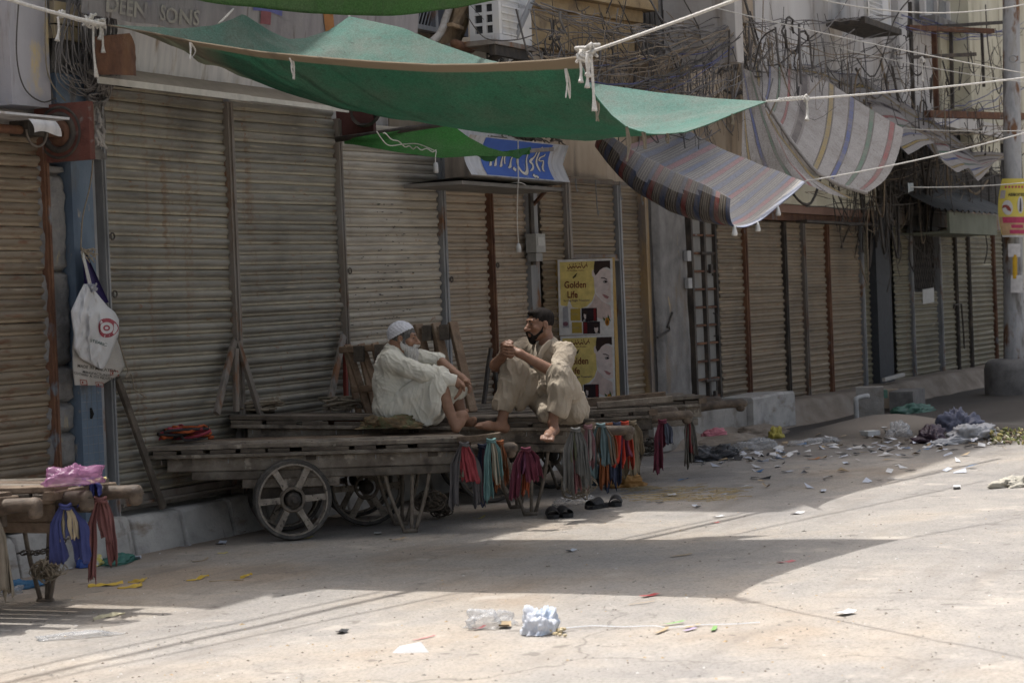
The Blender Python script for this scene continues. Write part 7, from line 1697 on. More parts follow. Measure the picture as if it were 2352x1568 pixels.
# ---------------------------------------------------------------- younger man in khaki
def man_khaki():
    m = Man(1290, 962, 15.95); P = m.P
    hipL, hipR = P(1302, 938, -.06), P(1272, 938, .08)
    kneL, kneR = P(1284, 856, -.36), P(1180, 846, -.12)
    ankL, ankR = P(1266, 966, -.44), P(1151, 964, -.20)
    shL, shR = P(1298, 806, -.14), P(1206, 800, .14)
    elL, wrL = P(1272, 852, -.33), P(1192, 808, -.34)
    elR, wrR = P(1139, 838, -.06), P(1155, 812, -.22)
    hc = P(1240, 745, -.02)
    S = SDF((-.72, -.76, -.24), (.22, .30, .88), .0047)
    R_ = facing(math.radians(-118), -.06); T = head(S, hc, None, R_, 1.0)
    S.cap(P(1250, 765, -.0), P(1260, 800, .0), .056, .066, .03)
    S.chain([P(1260, 818, 0), P(1270, 860, 0), P(1288, 925, 0)], [.095, .105, .12], .05); S.cap(shL, shR, .052, .052, .05)
    S.chain([hipL, kneL], [.085, .060], .03); S.chain([kneL, P(1278, 895, -.42), ankL], [.055, .054, .034], .02)
    S.chain([hipR, kneR], [.085, .060], .03); S.chain([kneR, P(1168, 890, -.17), ankR], [.055, .054, .034], .02)
    S.chain([ankL, P(1270, 982, -.43), P(1258, 992, -.56), P(1253, 997, -.62)], [.034, .034, .036, .036], .02)
    for i in range(5):
        b0 = P(1240 + 6.2 * i, 995 + .5 * i, -.63); b1 = P(1238 + 6.4 * i, 1000.5 + .6 * i, -.665); S.cap(b0, b1, .0125 + (.003 if i == 4 else 0), .010 + (.003 if i == 4 else 0), .008)
    S.chain([ankR, P(1158, 980, -.18), P(1120, 974, -.26), P(1098, 974, -.29)], [.034, .034, .032, .024], .02)
    for i in range(5): S.cap(P(1102, 974.5, -.315 + .014 * i), P(1090 + 1.5 * abs(i - 1), 975, -.33 + .014 * i), .011, .009, .007)
    S.chain([shL, elL, wrL], [.055, .047, .030], .02); S.chain([shR, elR, wrR], [.055, .046, .030], .02)
    # clasped hands
    pl = P(1174, 801, -.31); pr = P(1160, 803, -.25)
    S.cap(wrL, pl, .029, .034, .018); S.cap(wrR, pr, .029, .036, .018); S.cap(P(1168, 792, -.30), P(1170, 812, -.30), .026, .026, .015); S.cap(P(1157, 790, -.25), P(1158, 812, -.25), .027, .027, .015)
    for i in range(4):
        y_ = 789 + 7.2 * i
        # fingers of the far hand come round over the near hand's back, knuckle by knuckle
        S.chain([P(1155, y_, -.275), P(1156, y_ + .5, -.315), P(1165, y_ + 1, -.342), P(1176, y_ + 2, -.345)], [.0105, .0105, .0098, .0085], .004)
        S.chain([P(1172, y_ - 2, -.325), P(1163, y_ - 3.5, -.31), P(1152, y_ - 3, -.285), P(1149, y_ - 1, -.25)], [.0105, .0100, .0095, .0085], .004)
    S.chain([P(1170, 787, -.30), P(1160, 782, -.29), P(1153, 785, -.275)], [.013, .0115, .0095], .006); S.chain([P(1160, 786, -.26), P(1168, 780, -.28), P(1175, 783, -.30)], [.013, .0115, .0095], .006)
    body = S.mesh('body', 1)
    m.root(body, [M_SKIN2], 'dark-haired bearded man in khaki clothes, hands clasped on his knees, facing left')
    S = SDF((-.52, -.46, -.08), (.24, .32, .62), .005)
    S.chain([P(1260, 793, 0), P(1260, 818, 0), P(1270, 862, 0), P(1288, 915, .02), P(1300, 940, .04)], [.070, .112, .122, .142, .150], .05); S.cap(shL, shR, .066, .066, .06)
    S.chain([shL, P(1292, 826, -.22), P(1279, 846, -.305)], [.070, .070, .064], .03); S.chain([shR, P(1172, 818, .04), P(1152, 832, -.02)], [.070, .066, .060], .03)
    S.chain([P(1300, 900, 0), P(1325, 940, .02), P(1335, 952, .02)], [.11, .075, .05], .04)
    S.chain([P(1262, 880, -.13), P(1250, 915, -.20), P(1240, 950, -.25)], [.08, .07, .045], .05)
    S.cut(P(1274, 851, -.325), elL - shL, .0)
    S.cap(P(1250, 770, -.02), P(1254, 792, -.04), .056, .050, .008, sub=True); S.cap(P(1248, 800, -.13), P(1243, 818, -.15), .024, .010, .006, sub=True)
    S.cut(P(900, 966, 0), (0, 0, -1), .01)
    sh = S.mesh('shirt', 2, folds(5, .0115, [((-.1, .1, -1), 12, 3, .9), ((.55, 0, -.85), 15, 4, .7), ((-.8, -.2, -.4), 22, 5, .5), ((.3, 0, -1), 36, 8, .3)])); m.part('kameez', sh, M_SHIRT2)
    b = MB()
    def clr(a0, a1, c_, w0):
        for s_ in range(2): pass
    pts = [P(1236, 818, -.165), P(1246, 797, -.14), P(1262, 783, -.085), P(1276, 782, .01), P(1268, 784, .07)]
    b.grid(lambda u, v: V3(Path(pts)(u)) + V3((.010 * (1 - v) - .004, -.035 - .012 * v, -.045 * (1 - v) * (.4 + .9 * (1 - u)) + .012 * v)), 16, 4)
    pts2 = [P(1236, 818, -.165), P(1232, 800, -.12), P(1236, 788, -.06), P(1250, 783, .04), P(1268, 784, .07)]
    b.grid(lambda u, v: V3(Path(pts2)(u)) + V3((-.012 * (1 - v) - .01, -.02 - .008 * v, -.035 * (1 - v) * (.4 + .9 * (1 - u)) + .012 * v)), 16, 4)
    me = b.mesh('collar'); me.polygons.foreach_set('use_smooth', [True] * len(me.polygons)); c_ = m.part('collar', me, M_SHIRT2); md = c_.modifiers.new('thickness', 'SOLIDIFY'); md.thickness = .004
    S = SDF((-.58, -.56, -.10), (.26, .30, .48), .005)
    S.chain([hipL, P(1300, 895, -.22), kneL], [.125, .105, .086], .04); S.chain([hipR, P(1222, 888, -.02), kneR], [.125, .105, .086], .04)
    S.chain([kneL, P(1284, 890, -.41), P(1277, 938, -.44)], [.086, .084, .074], .03); S.chain([kneR, P(1172, 880, -.16), P(1152, 928, -.19)], [.086, .084, .076], .03)
    S.chain([P(1300, 930, -.02), P(1315, 945, -.20)], [.15, .085], .06); S.chain([P(1262, 930, -.10), P(1250, 948, -.22)], [.10, .06], .06)
    S.chain([P(1205, 900, -.10), P(1195, 930, -.12)], [.07, .045], .06)
    S.cap(P(1275, 930, -.44), P(1264, 990, -.46), .055, .058, .006, sub=True); S.cap(P(1150, 922, -.19), P(1150, 985, -.20), .056, .060, .006, sub=True)
    S.cut(P(1277, 941, -.44), ankL - kneL + np.array([0.05, 0, 0]), .0) if False else None
    # hems: cut below each cuff only
    for (c0, rr) in ((P(1266, 968, -.45), .085), (P(1146, 962, -.20), .10)): S.ell(c0, (rr, rr, .066), None, .006, sub=True)
    S.cut(P(900, 970, 0), (0, 0, -1), .01)
    tr = S.mesh('trousers', 2, folds(9, .0135, [((-.1, .1, -1), 12, 2.6, 1.0), ((.4, 0, -.9), 19, 4, .6), ((-.2, 0, -1), 36, 6, .35)])); m.part('trousers', tr, M_SHIRT2)
    # hair, beard, brows, eyes
    S = SDF(tuple(hc - .18), tuple(hc + .18), .0042)
    S.ell(T(0, -.016, .036), np.array((.0785, .099, .088)), R_, 0); S.ell(T(0, .050, .088), np.array((.052, .040, .022)), R_, .02)
    S.ell(T(0, .124, -.008), np.array((.074, .075, .102)), R_, .012, sub=True); S.ell(T(0, .05, -.085), np.array((.075, .085, .062)), R_, .006, sub=True)
    for q in (-1, 1): S.ell(T(.088 * q, -.004, -.006), np.array((.030, .024, .034)), R_, .004, sub=True)
    S.cut(T(0, 0, -.062), R_ @ np.array([0, .15, -1.0]), .004)
    m.part('hair', S.mesh('hair', 1, folds(6, .006, [((.3, .2, 1), 50, 14, .8)])), M_HAIR)
    S = SDF(tuple(hc + np.array([-.16, -.16, -.20])), tuple(hc + np.array([.16, .16, .06])), .0042)
    for q in (-1, 1):
        S.chain([T(.070 * q, .012, -.012), T(.064 * q, .026, -.050), T(.040 * q, .062, -.086)], [.005, .008, .015], .012); S.chain([T(.022 * q, .103, -.052), T(.034 * q, .090, -.066), T(.032 * q, .082, -.086)], [.005, .006, .009], .008); S.cap(T(.002 * q, .111, -.047), T(.026 * q, .102, -.053), .0062, .0058, .005)
    S.ell(T(0, .072, -.098), np.array((.032, .026, .028)), R_, .02); S.ell(T(0, .068, -.122), np.array((.024, .020, .022)), R_, .02)
    m.part('beard', S.mesh('beard', 1, folds(7, .005, [((0, 0, 1), 70, 20, .8)])), M_HAIR)
    for q in (-1, 1):
        S = SDF(tuple(T(.031 * q, .08, .01) - .04), tuple(T(.031 * q, .08, .01) + .04), .0025); S.ell(T(.031 * q, .0855, .008), np.array((.012, .0085, .0055)), R_, 0); m.part('eye', S.mesh('eye', 0), M_EYE)
        S = SDF(tuple(T(.034 * q, .09, .034) - .05), tuple(T(.034 * q, .09, .034) + .05), .0025); S.cap(T(.012 * q, .094, .030), T(.050 * q, .078, .036), .0062, .0045, 0); m.part('eyebrow', S.mesh('eyebrow', 0), M_HAIR)
    # buttons on the placket
    for (x_, y_) in ((1240, 846), (1243, 868), (1246, 890)):
        b = MB(); b.lathe([(0, .004), (.005, .003), (.006, 0)], 8, Matrix.Translation(V3(P(x_, y_, -.16))) @ Matrix.Rotation(math.pi / 2, 4, 'X')); m.part('button', b.mesh('button'), plain('button_tan', (.33, .28, .2), .5))
    return m
man_white(); man_khaki()

# ============================================================ sack on the blue post
M_SACK = mat('white_woven_sack', [(.42, .42, .42), (.53, .53, .535), (.58, .58, .58)], scale=(5, 5, 3), rough=.7, bump=.25, bscale=90, rand=0, spots=[((.24, .19, .13), (7, 7, 5), .62, .72)])
M_SACK2 = mat('grey_printed_sack', [(.33, .31, .28), (.42, .395, .36)], scale=(5, 5, 3), rough=.75, bump=.25, bscale=90, rand=0, spots=[((.22, .18, .13), (6, 6, 4), .60, .72)])
def bag_surface(outl, outr, Y, bulge, fold, seed):
    """closed sack whose side outlines are given as picture columns per height; depth from its width"""
    L_ = sorted(outl, key=lambda q: q[1]); R_ = sorted(outr, key=lambda q: q[1])
    def itp(A, y):
        for i in range(len(A) - 1):
            if A[i][1] <= y <= A[i + 1][1]: return lerp(A[i][0], A[i + 1][0], (y - A[i][1]) / max(1e-6, A[i + 1][1] - A[i][1]))
        return A[0][0] if y < A[0][1] else A[-1][0]
    y0, y1 = L_[0][1], L_[-1][1]; dv_ = V3((FW[0], FW[1], 0)).normalized()
    def at(px, py, off=0.0):
        a, c = itp(L_, py), itp(R_, py); t = max(-.999, min(.999, (px - (a + c) / 2) / max(1, (c - a) / 2)))
        p = on_y(px, py, Y); hw = (c - a) / 2 / 350
        d = math.sqrt(1 - t * t) * hw * bulge + fold * (.5 * nz((px * .075, py * .010, seed), 1, seed) + .35 * nz((px * .14, py * .05, seed), 1, 3)) * (1 - t * t)
        return p - dv_ * (d + off)
    def back(px, py):
        a, c = itp(L_, py), itp(R_, py); t = max(-.999, min(.999, (px - (a + c) / 2) / max(1, (c - a) / 2))); return on_y(px, py, Y) + dv_ * (math.sqrt(1 - t * t) * .03)
    def f(u, v):
        py = lerp(y1, y0, v); a, c = itp(L_, py), itp(R_, py)
        if u <= .5: return at(lerp(a, c, u * 2), py)
        return back(lerp(c, a, (u - .5) * 2), py)
    b = MB(); b.grid(f, 64, 44); return b, at
sk = thing('hanging_sack', on_y(215, 885, -.15), 'white plastic sack with a red ring emblem hanging on the blue post', 'sack')
ol = [(172, 764), (166, 800), (166, 850), (170, 884)]; orr = [(262, 764), (278, 800), (288, 845), (262, 870), (205, 887)]
b, at2 = bag_surface([(170, 760), (166, 800), (167, 850), (171, 884)], [(262, 760), (277, 800), (287, 842), (276, 860), (240, 880), (235, 884)], -.16, .5, .05, 2); mk('lower_bag', b, M_SACK2, sk, smooth=True)
b, at1 = bag_surface([(193, 652), (182, 672), (163, 714), (166, 740), (170, 770), (170, 800), (184, 822), (212, 838), (228, 846)], [(207, 654), (228, 680), (248, 704), (264, 716), (274, 734), (273, 768), (262, 796), (252, 822), (240, 842), (236, 846)], -.21, .9, .12, 5); ub = mk('upper_bag', b, M_SACK, sk, smooth=True)
def sk_px(x, y): return ((250 + x * .2933) * .594, (1080 + y * .2933) * .594)
ringm = plain('emblem_red', (.32, .06, .08), .7)
for r0, r1, ph in ((126, 76, 0), (38, 18, 1)):
    b = MB(); n_ = 30
    for i in range(n_):
        q = []
        for a_, rr in ((i, r0), (i + 1, r0), (i + 1, r1), (i, r1)):
            an = a_ / n_ * 2 * math.pi; q.append(at1(*sk_px(598 + rr * .95 * math.cos(an), 637 + rr * math.sin(an)), .004))
        b.add(q, [(0, 1, 2, 3)])
    mk('ring_emblem', b, ringm, ub)
def sack_text(txt, x, y, size, ang, at, m, parent, sx=1.0):
    me = letters(txt, 1.0, bold=.008); c_, s_ = math.cos(ang), math.sin(ang)
    lay(me, (0, 0, 0), (1, 0, 0), (0, 0, 1), size * sx, size, lambda u, v: at(*sk_px(x + u * c_ + v * s_, y + u * s_ - v * c_), .005)); mk('lettering', me, m, parent)
tg = plain('sack_ink_green', (.05, .11, .10), .8); tk = plain('sack_ink', (.06, .055, .05), .8)
sack_text('STEARIC', 380, 815, 58, .30, at1, tg, ub)
low = [o for o in sk.children if o.name.startswith('lower_bag')][0]
sack_text('MADE IN MALAYSIA', 190, 1150, 58, .14, at2, tk, low); sack_text('MANUFACTURED', 262, 1225, 46, .16, at2, tk, low); sack_text('SOUTHERN ACIDS INDUSTRIES SDN BHD', 128, 1240, 46, .17, at2, tk, low, .92)
for (x_, y_) in ((225, 1312), (620, 1190), (430, 1345)):
    b = MB(); rr = 100 if y_ < 1340 else 90
    fr_o = [(0, 0), (1, .1), (1.02, .8), (.05, .72)]; fr_i = [(.07, .09), (.92, .18), (.93, .71), (.11, .64)]
    po_ = [at2(*sk_px(x_ + a * rr, y_ + c * rr), .005) for a, c in fr_o]; pi_ = [at2(*sk_px(x_ + a * rr, y_ + c * rr), .005) for a, c in fr_i]
    b.add(po_ + pi_, [(i, (i + 1) % 4, 4 + (i + 1) % 4, 4 + i) for i in range(4)]); b.add([at2(*sk_px(x_ + a * rr, y_ + c * rr), .005) for a, c in ((.2, .25), (.45, .3), (.4, .6), (.25, .55))], [(0, 1, 2, 3)]); mk('hazard_square', b, plain('hazard_red', (.30, .06, .04), .8), low)
b = MB(); b.tube([on_y(187, 578, -.16), on_y(196, 612, -.2), on_y(205, 655, -.23)], .007, 6); b.tube([on_y(190, 578, -.16), on_y(201, 620, -.2), on_y(210, 658, -.23)], .006, 6); mk('hanging_cord', b, M_ROPE, sk)
b = MB(); c = on_y(212, 660, -.24)
for k in range(5): b.tube(bez([c + V3((rnd(-.03, .03), rnd(-.02, .02), rnd(-.03, .03))) for _ in range(5)], 14), .007, 5)
mk('knot', b, plain('knot_grey', (.36, .37, .40), .9), sk)
b = MB(); b.grid(lambda u, v: on_y(lerp(188, 198, u) + lerp(0, lerp(10, 52, u), 1 - v), lerp(706 + 0 * u, 580, v) - 12 * u * (1 - v), -.13 - .03 * math.sin(u * 6)), 10, 12); mk('purple_cloth', b, plain('deep_purple_cloth', (.035, .025, .10), .85), sk, smooth=True)
b = MB()
for k in range(14): a = on_y(188 + rnd(-2, 8), 583 + rnd(-4, 5), -.15); b.tube(bez([a, a + V3((rnd(-.04, .08), -.02, rnd(-.02, .05))), a + V3((rnd(-.05, .11), -.03, rnd(-.06, .04)))], 6), .004, 4)
mk('frayed_tie', b, M_ROPED, sk)
b = MB(); b.tube(bez([on_y(273, 760, -.2), on_y(276, 790, -.2), on_y(283, 815, -.2), on_y(290, 838, -.2), on_y(294, 852, -.2), on_y(288, 868, -.2), on_y(300, 858, -.2), on_y(306, 880, -.2), on_y(308, 892, -.2), on_y(322, 903, -.2), on_y(337, 914, -.2)], 60), .005, 5); mk('loose_twine', b, M_ROPED, sk, smooth=True)

# ============================================================ sandals
M_SAN = mat('black_rubber', [(.016, .016, .017), (.035, .035, .037)], scale=(20, 20, 20), rough=.6, bump=.3, bscale=90, rand=.1, spots=[((.15, .13, .11), (14, 14, 14), .60, .72)])
def sandal(c, yaw, label, wide=False):
    t = thing('sandal', c, label, 'sandal', 'black sandals on the street'); a = math.radians(yaw); u, v = V3((math.cos(a), math.sin(a), 0)), V3((-math.sin(a), math.cos(a), 0))
    o = [(-.13, .0), (-.12, .03), (-.06, .036), (.0, .036), (.07, .048), (.12, .04), (.14, .0), (.12, -.038), (.07, -.044), (0, -.034), (-.06, -.034), (-.12, -.03)]
    b = MB(); b.prism([c + u * x + v * y + V3((0, 0, .004)) for x, y in o], (0, 0, .026)); mk('sole', b, M_SAN, t)
    def st(p, q):
        x = lerp(-.015, .10, q); w_ = .046; th = lerp(0, math.pi, p); return c + u * (x + .01 * math.sin(th)) + v * (w_ * math.cos(th)) + V3((0, 0, .026 + .055 * math.sin(th) * (1 - .35 * q)))
    b = MB(); b.grid(st, 14, 5); mk('strap', b, M_SAN, t, smooth=True, thick=.006)
    b = MB(); b.grid(lambda p, q: c + u * (lerp(-.13, .13, p)) + v * lerp(-.025, .025, q) + V3((0, 0, .0315)), 8, 3); mk('footbed', b, plain('worn_footbed', (.055, .05, .046), .8), t)
    return t
sandal(on_z(1268, 1188, 0), -150, 'left sandal of the pair in front of the maroon rag'); sandal(on_z(1292, 1186, 0), -135, 'right sandal of the pair in front of the maroon rag')
sandal(on_z(1375, 1166, 0), 165, 'left black sandal of the pair under the red rags'); sandal(on_z(1415, 1160, 0), -160, 'right black sandal of the pair under the red rags')

# ============================================================ litter
def crumple(c, rx, ry, h, seed, m, name, label, cat='litter', yaw=0.0, rough_=.5, group=None):
    """crumpled bag or paper ball resting on the ground"""
    random.seed(seed); a0 = math.radians(yaw); u, v = V3((math.cos(a0), math.sin(a0), 0)), V3((-math.sin(a0), math.cos(a0), 0))
    def f(p, q):
        th = p * 2 * math.pi; ph = q * math.pi * .5; d = V3((math.cos(th) * math.cos(ph), math.sin(th) * math.cos(ph), math.sin(ph)))
        n1 = nz(d, 1.7, seed); n2 = abs(nz(d, 3.2, seed * 2.3)); n3 = abs(nz(d, 6.5, seed * 1.1)); n4_ = abs(nz(d, 13, seed * 1.7)); k = 1 + rough_ * (.85 * n1 + .5 * n2 - .2 + .30 * n3 + .20 * n4_)
        return c + u * (d.x * rx * k) + v * (d.y * ry * k) + V3((0, 0, max(.002, d.z * h * k + .004)))
    b = MB(); b.grid(f, 72, 24); return mk(name, b, m, smooth=True, label=label, cat=cat, group=group)
def scrap(c, l_, w_, yaw, m, label, seed, curl=.25, name='paper_scrap', cat='litter', group='scraps scattered on the street', thick=0):
    random.seed(seed); a0 = math.radians(yaw); u, v = V3((math.cos(a0), math.sin(a0), 0)), V3((-math.sin(a0), math.cos(a0), 0)); k1, k2 = rnd(-1, 1), rnd(.3, 1); sk_ = rnd(-.3, .3)
    b = MB(); b.grid(lambda p, q: c + u * ((p - .5) * l_ + sk_ * (q - .5) * w_) + v * ((q - .5) * w_ * (1 - .25 * abs(p - .5) * k2)) + V3((0, 0, .004 + curl * l_ * (abs((p - .5) * 1.6) ** 2 * k2 + .25 * (q - .5) ** 2 + .06 * math.sin(p * 9 + seed)) * .6)), 6, 3)
    return mk(name, b, m, label=label, cat=cat, group=group, smooth=True)
def film(name, c, al, rough=.25): return mat(name, [tuple(x * .8 for x in c), c], scale=(9, 9, 9), rough=rough, bump=.2, bscale=40, rand=0, transl=.45, alpha=al, spec=.6)
W_P = plain('paper_white', (.60, .60, .60), .8, rand=.1); W_B = plain('paper_bluish', (.50, .53, .60), .7, rand=.1); Y_P = plain('yellow_scrap', (.55, .46, .10), .8); R_P = plain('red_scrap', (.42, .07, .07), .7); T_P = mat('tan_scrap', [(.28, .21, .13), (.36, .28, .18)], scale=(20, 20, 20)); K_P = plain('black_scrap', (.03, .03, .032), .8); O_P = plain('orange_scrap', (.45, .20, .08), .8); PK = plain('pink_scrap', (.48, .16, .17), .7)
G = lambda x, y, z=0.0: on_z(x, y, z)
# by the left cart
pkb = f0(1.55, .30, .0)
pc = at_d(166, 1108, (f0(1.7, .2, 0) - V3(CAM)).dot(V3(FW)))
pz = f0.o.z + .004
pc = on_z(166, 1114, pz)
crumple(pc, .15, .09, .105, 4, film('pink_film', (.38, .17, .31), .6), 'plastic_bag', 'pink translucent plastic bag on the left cart deck', 'plastic bag', -30, .55)
for k, (x, y, l_) in enumerate(((196, 1112, .12), (208, 1106, .10), (222, 1104, .16), (238, 1102, .10), (214, 1109, .13))):
    scrap(on_z(x, y, pz), l_, .028, -40 + 25 * k, plain('melon_rind', (.60, .50, .20), .6) if k % 2 else plain('melon_flesh', (.60, .55, .33), .6), ('pale rind strip next to the pink bag', 'yellow rind behind the pale strip on the left cart', 'longest rind strip on the left cart', 'rind strip nearest the blue knotted rag', 'rind lying between the pale strip and the longest one')[k], 30 + k, .35, 'fruit_rind', 'fruit peel', 'fruit rinds on the left cart')
crumple(G(272, 1291), .19, .10, .045, 5, film('teal_film', (.12, .36, .30), .85), 'plastic_bag', 'flat teal plastic bag by the kerb near the left cart', 'plastic bag', 20, .6)
crumple(G(192, 1303), .055, .045, .05, 6, film('blue_film', (.06, .14, .50), .9), 'plastic_bag', 'small bright blue bag by the kerb', 'plastic bag', 0, .5); crumple(G(203, 1288), .05, .04, .06, 16, film('blue_film', (.06, .14, .50), .9), 'plastic_bag', 'blue bag scrap behind the yellow wrapper', 'plastic bag', 40, .6)
crumple(G(212, 1299), .085, .06, .055, 7, mat('yellow_white_wrapper', [(.55, .54, .46), (.55, .46, .07), (.56, .55, .50)], scale=(16, 16, 16), rough=.4, bump=.3, detail=1), 'wrapper', 'crumpled yellow and white wrapper by the kerb', 'wrapper', 10, .6)
scrap(G(312, 1284), .09, .07, 30, W_B, 'creased white paper leaning by the teal bag', 8, .5); scrap(G(245, 1304), .12, .05, 10, film('clear_film', (.62, .64, .66), .38), 'clear film scrap beside the yellow wrapper', 9)
scrap(G(150, 1308), .10, .03, -20, W_P, 'white paper strip near the left cart leg', 10)
crumple(G(38, 1352), .18, .09, .045, 11, film('sky_blue_film', (.08, .25, .45), .9), 'plastic_bag', 'flat blue plastic bag under the leftmost cart', 'plastic bag', -10, .6); crumple(G(15, 1366), .12, .08, .05, 12, film('clear_film', (.62, .64, .66), .38), 'plastic_bag', 'clear plastic bag at the left picture edge', 'plastic bag', 15, .6)
MG = mat('mango_peel', [(.42, .27, .03), (.52, .36, .05)], scale=(14, 14, 14), rough=.5, bump=.2)
def peel(x, y, l_, w_, yaw, label, seed, m=MG):
    c = G(x, y); a0 = math.radians(yaw); u, v = V3((math.cos(a0), math.sin(a0), 0)), V3((-math.sin(a0), math.cos(a0), 0))
    b = MB(); b.grid(lambda p, q: c + u * ((p - .5) * l_) + v * ((q - .5) * w_ * .7 * math.sin(max(.2, p * 2.8)) ** .6 + .03 * math.sin(p * 4 + seed) + .012 * nz((p * 5, seed, 0), 1, 1)) + V3((0, 0, .004 + .014 * (1 - (2 * q - 1) ** 2) + .012 * p + .012 * nz((p * 4, q * 2, seed), 1, 2))), 14, 6); return mk('mango_peel', b, m, smooth=True, label=label, cat='fruit peel', group='mango peels in the shade')
peel(242, 1348, .19, .07, -35, 'largest mango peel in the shade right of the left cart', 1); peel(300, 1352, .14, .06, -20, 'dark curled mango peel next to the largest one', 2); peel(318, 1338, .13, .035, -28, 'slim mango peel behind the largest one', 3); peel(455, 1333, .17, .035, -30, 'long flat mango peel with a string', 4); peel(566, 1328, .07, .05, -60, 'short upright mango peel near the shade edge', 5)
b = MB(); b.tube(bez([G(480, 1334, .01), G(520, 1332, .005), G(560, 1331, .01)], 12), .003, 4); mk('string', b, T_P, label='thin string between two mango peels', cat='string')
peel(248, 1420, .17, .045, -32, 'pale curved melon peel in the sun at lower left', 6, plain('pale_peel', (.58, .52, .34), .6))
crumple(G(180, 1463), .21, .075, .022, 21, film('clear_film', (.62, .64, .66), .38), 'plastic_film', 'flat sheet of clear plastic in the sun at lower left', 'plastic film', -42, .5)
# middle foreground
crumple(G(1118, 1438), .13, .09, .07, 22, film('clear_film', (.62, .64, .66), .38), 'plastic_bag', 'clear plastic bag of scraps beside the white one', 'plastic bag', -20, .7); scrap(G(1160, 1440), .10, .06, 20, T_P, 'brown cardboard scrap at the clear bag', 23, .5); scrap(G(1100, 1444), .10, .02, -10, R_P, 'red strip inside the clear bag', 24)
crumple(G(1240, 1452), .105, .085, .105, 25, mat('white_blue_bag', [(.55, .58, .64), (.66, .68, .72), (.38, .50, .66)], scale=(11, 11, 11), rough=.35, bump=.3, transl=.3), 'plastic_bag', 'crumpled white and pale blue plastic bag in the sun', 'plastic bag', 0, .65)
b = MB(); random.seed(9)
for k in range(26):
    c = G(rnd(1258, 1298), rnd(1450, 1462)) + V3((0, 0, rnd(.006, .02))); b.lathe([(0, .008), (.009, .005), (.011, -.002), (0, -.008)], 6, Matrix.Translation(c))
mk('spilled_popcorn', b, mat('popcorn', [(.45, .33, .14), (.60, .54, .40)], scale=(60, 60, 60)), label='spilled pale crumbs beside the white and blue bag', cat='crumbs', kind='stuff')
b = MB(); c = G(956, 1500); b.add([c + dirx * x_ + V3((y_ * .3, y_, z_)) for x_, y_, z_ in ((-.07, 0, .004), (.05, -.01, .004), (.06, .05, .045), (-.03, .06, .03), (-.085, .03, .004))], [(0, 1, 2, 3), (0, 3, 4)]); mk('folded_card', b, W_P, label='folded white card standing in the sunny foreground', cat='card', thick=.003)
scrap(G(786, 1452), .09, .05, 10, K_P, 'crushed black scrap in the sun', 27, .3); scrap(G(975, 1466), .16, .014, -12, PK, 'thin pink stick in the sunny foreground', 28, .1, 'stick', 'stick'); scrap(G(1942, 1408), .11, .07, -20, W_P, 'torn white paper in the open sunlit street', 29, .35)
scrap(G(1492, 1368), .12, .04, -22, R_P, 'red and white wrapper at the near edge of the sheet shadow', 31, .2); scrap(G(1474, 1385), .17, .012, -28, T_P, 'thin wooden stick in the sun below the red wrapper', 32, .03, 'stick', 'stick'); scrap(G(1806, 1292), .12, .06, -30, PK, 'pale red paper at the rounded shadow edge', 33, .2); scrap(G(1312, 1266), .08, .05, -10, W_B, 'bluish white scrap in the sheet shadow', 34, .5); scrap(G(1565, 1276), .16, .03, -30, T_P, 'grey-brown stick lying in the sheet shadow', 35, .1, 'stick', 'stick')
b = MB(); pts = [G(x, y, .006) for x, y in ((1300, 1441), (1360, 1436), (1430, 1438), (1500, 1436), (1540, 1440), (1600, 1434), (1680, 1432), (1745, 1428))]; b.tube(bez(pts, 60), .004, 4, flat=.4); mk('ribbon', b, plain('ribbon_blue', (.52, .55, .60), .5), label='long pale ribbon lying across the sunny street', cat='ribbon')
for k, (x, y, l_, m, lb) in enumerate(((1545, 1432, .14, plain('green_ribbon', (.20, .38, .12), .6), 'green ribbon scrap in the sunny street'), (1590, 1438, .10, plain('orange_ribbon', (.55, .35, .12), .6), 'orange ribbon scrap in the sunny street'), (1585, 1446, .10, plain('lilac_ribbon', (.40, .32, .48), .6), 'lilac ribbon scrap in the sunny street'), (1520, 1450, .17, T_P, 'brown bark strip among the ribbons'), (1640, 1445, .13, plain('green_ribbon', (.20, .38, .12), .6), 'second green ribbon scrap at the right'))): scrap(G(x, y), l_, .022, -30 + 11 * k, m, lb, 40 + k, .12)
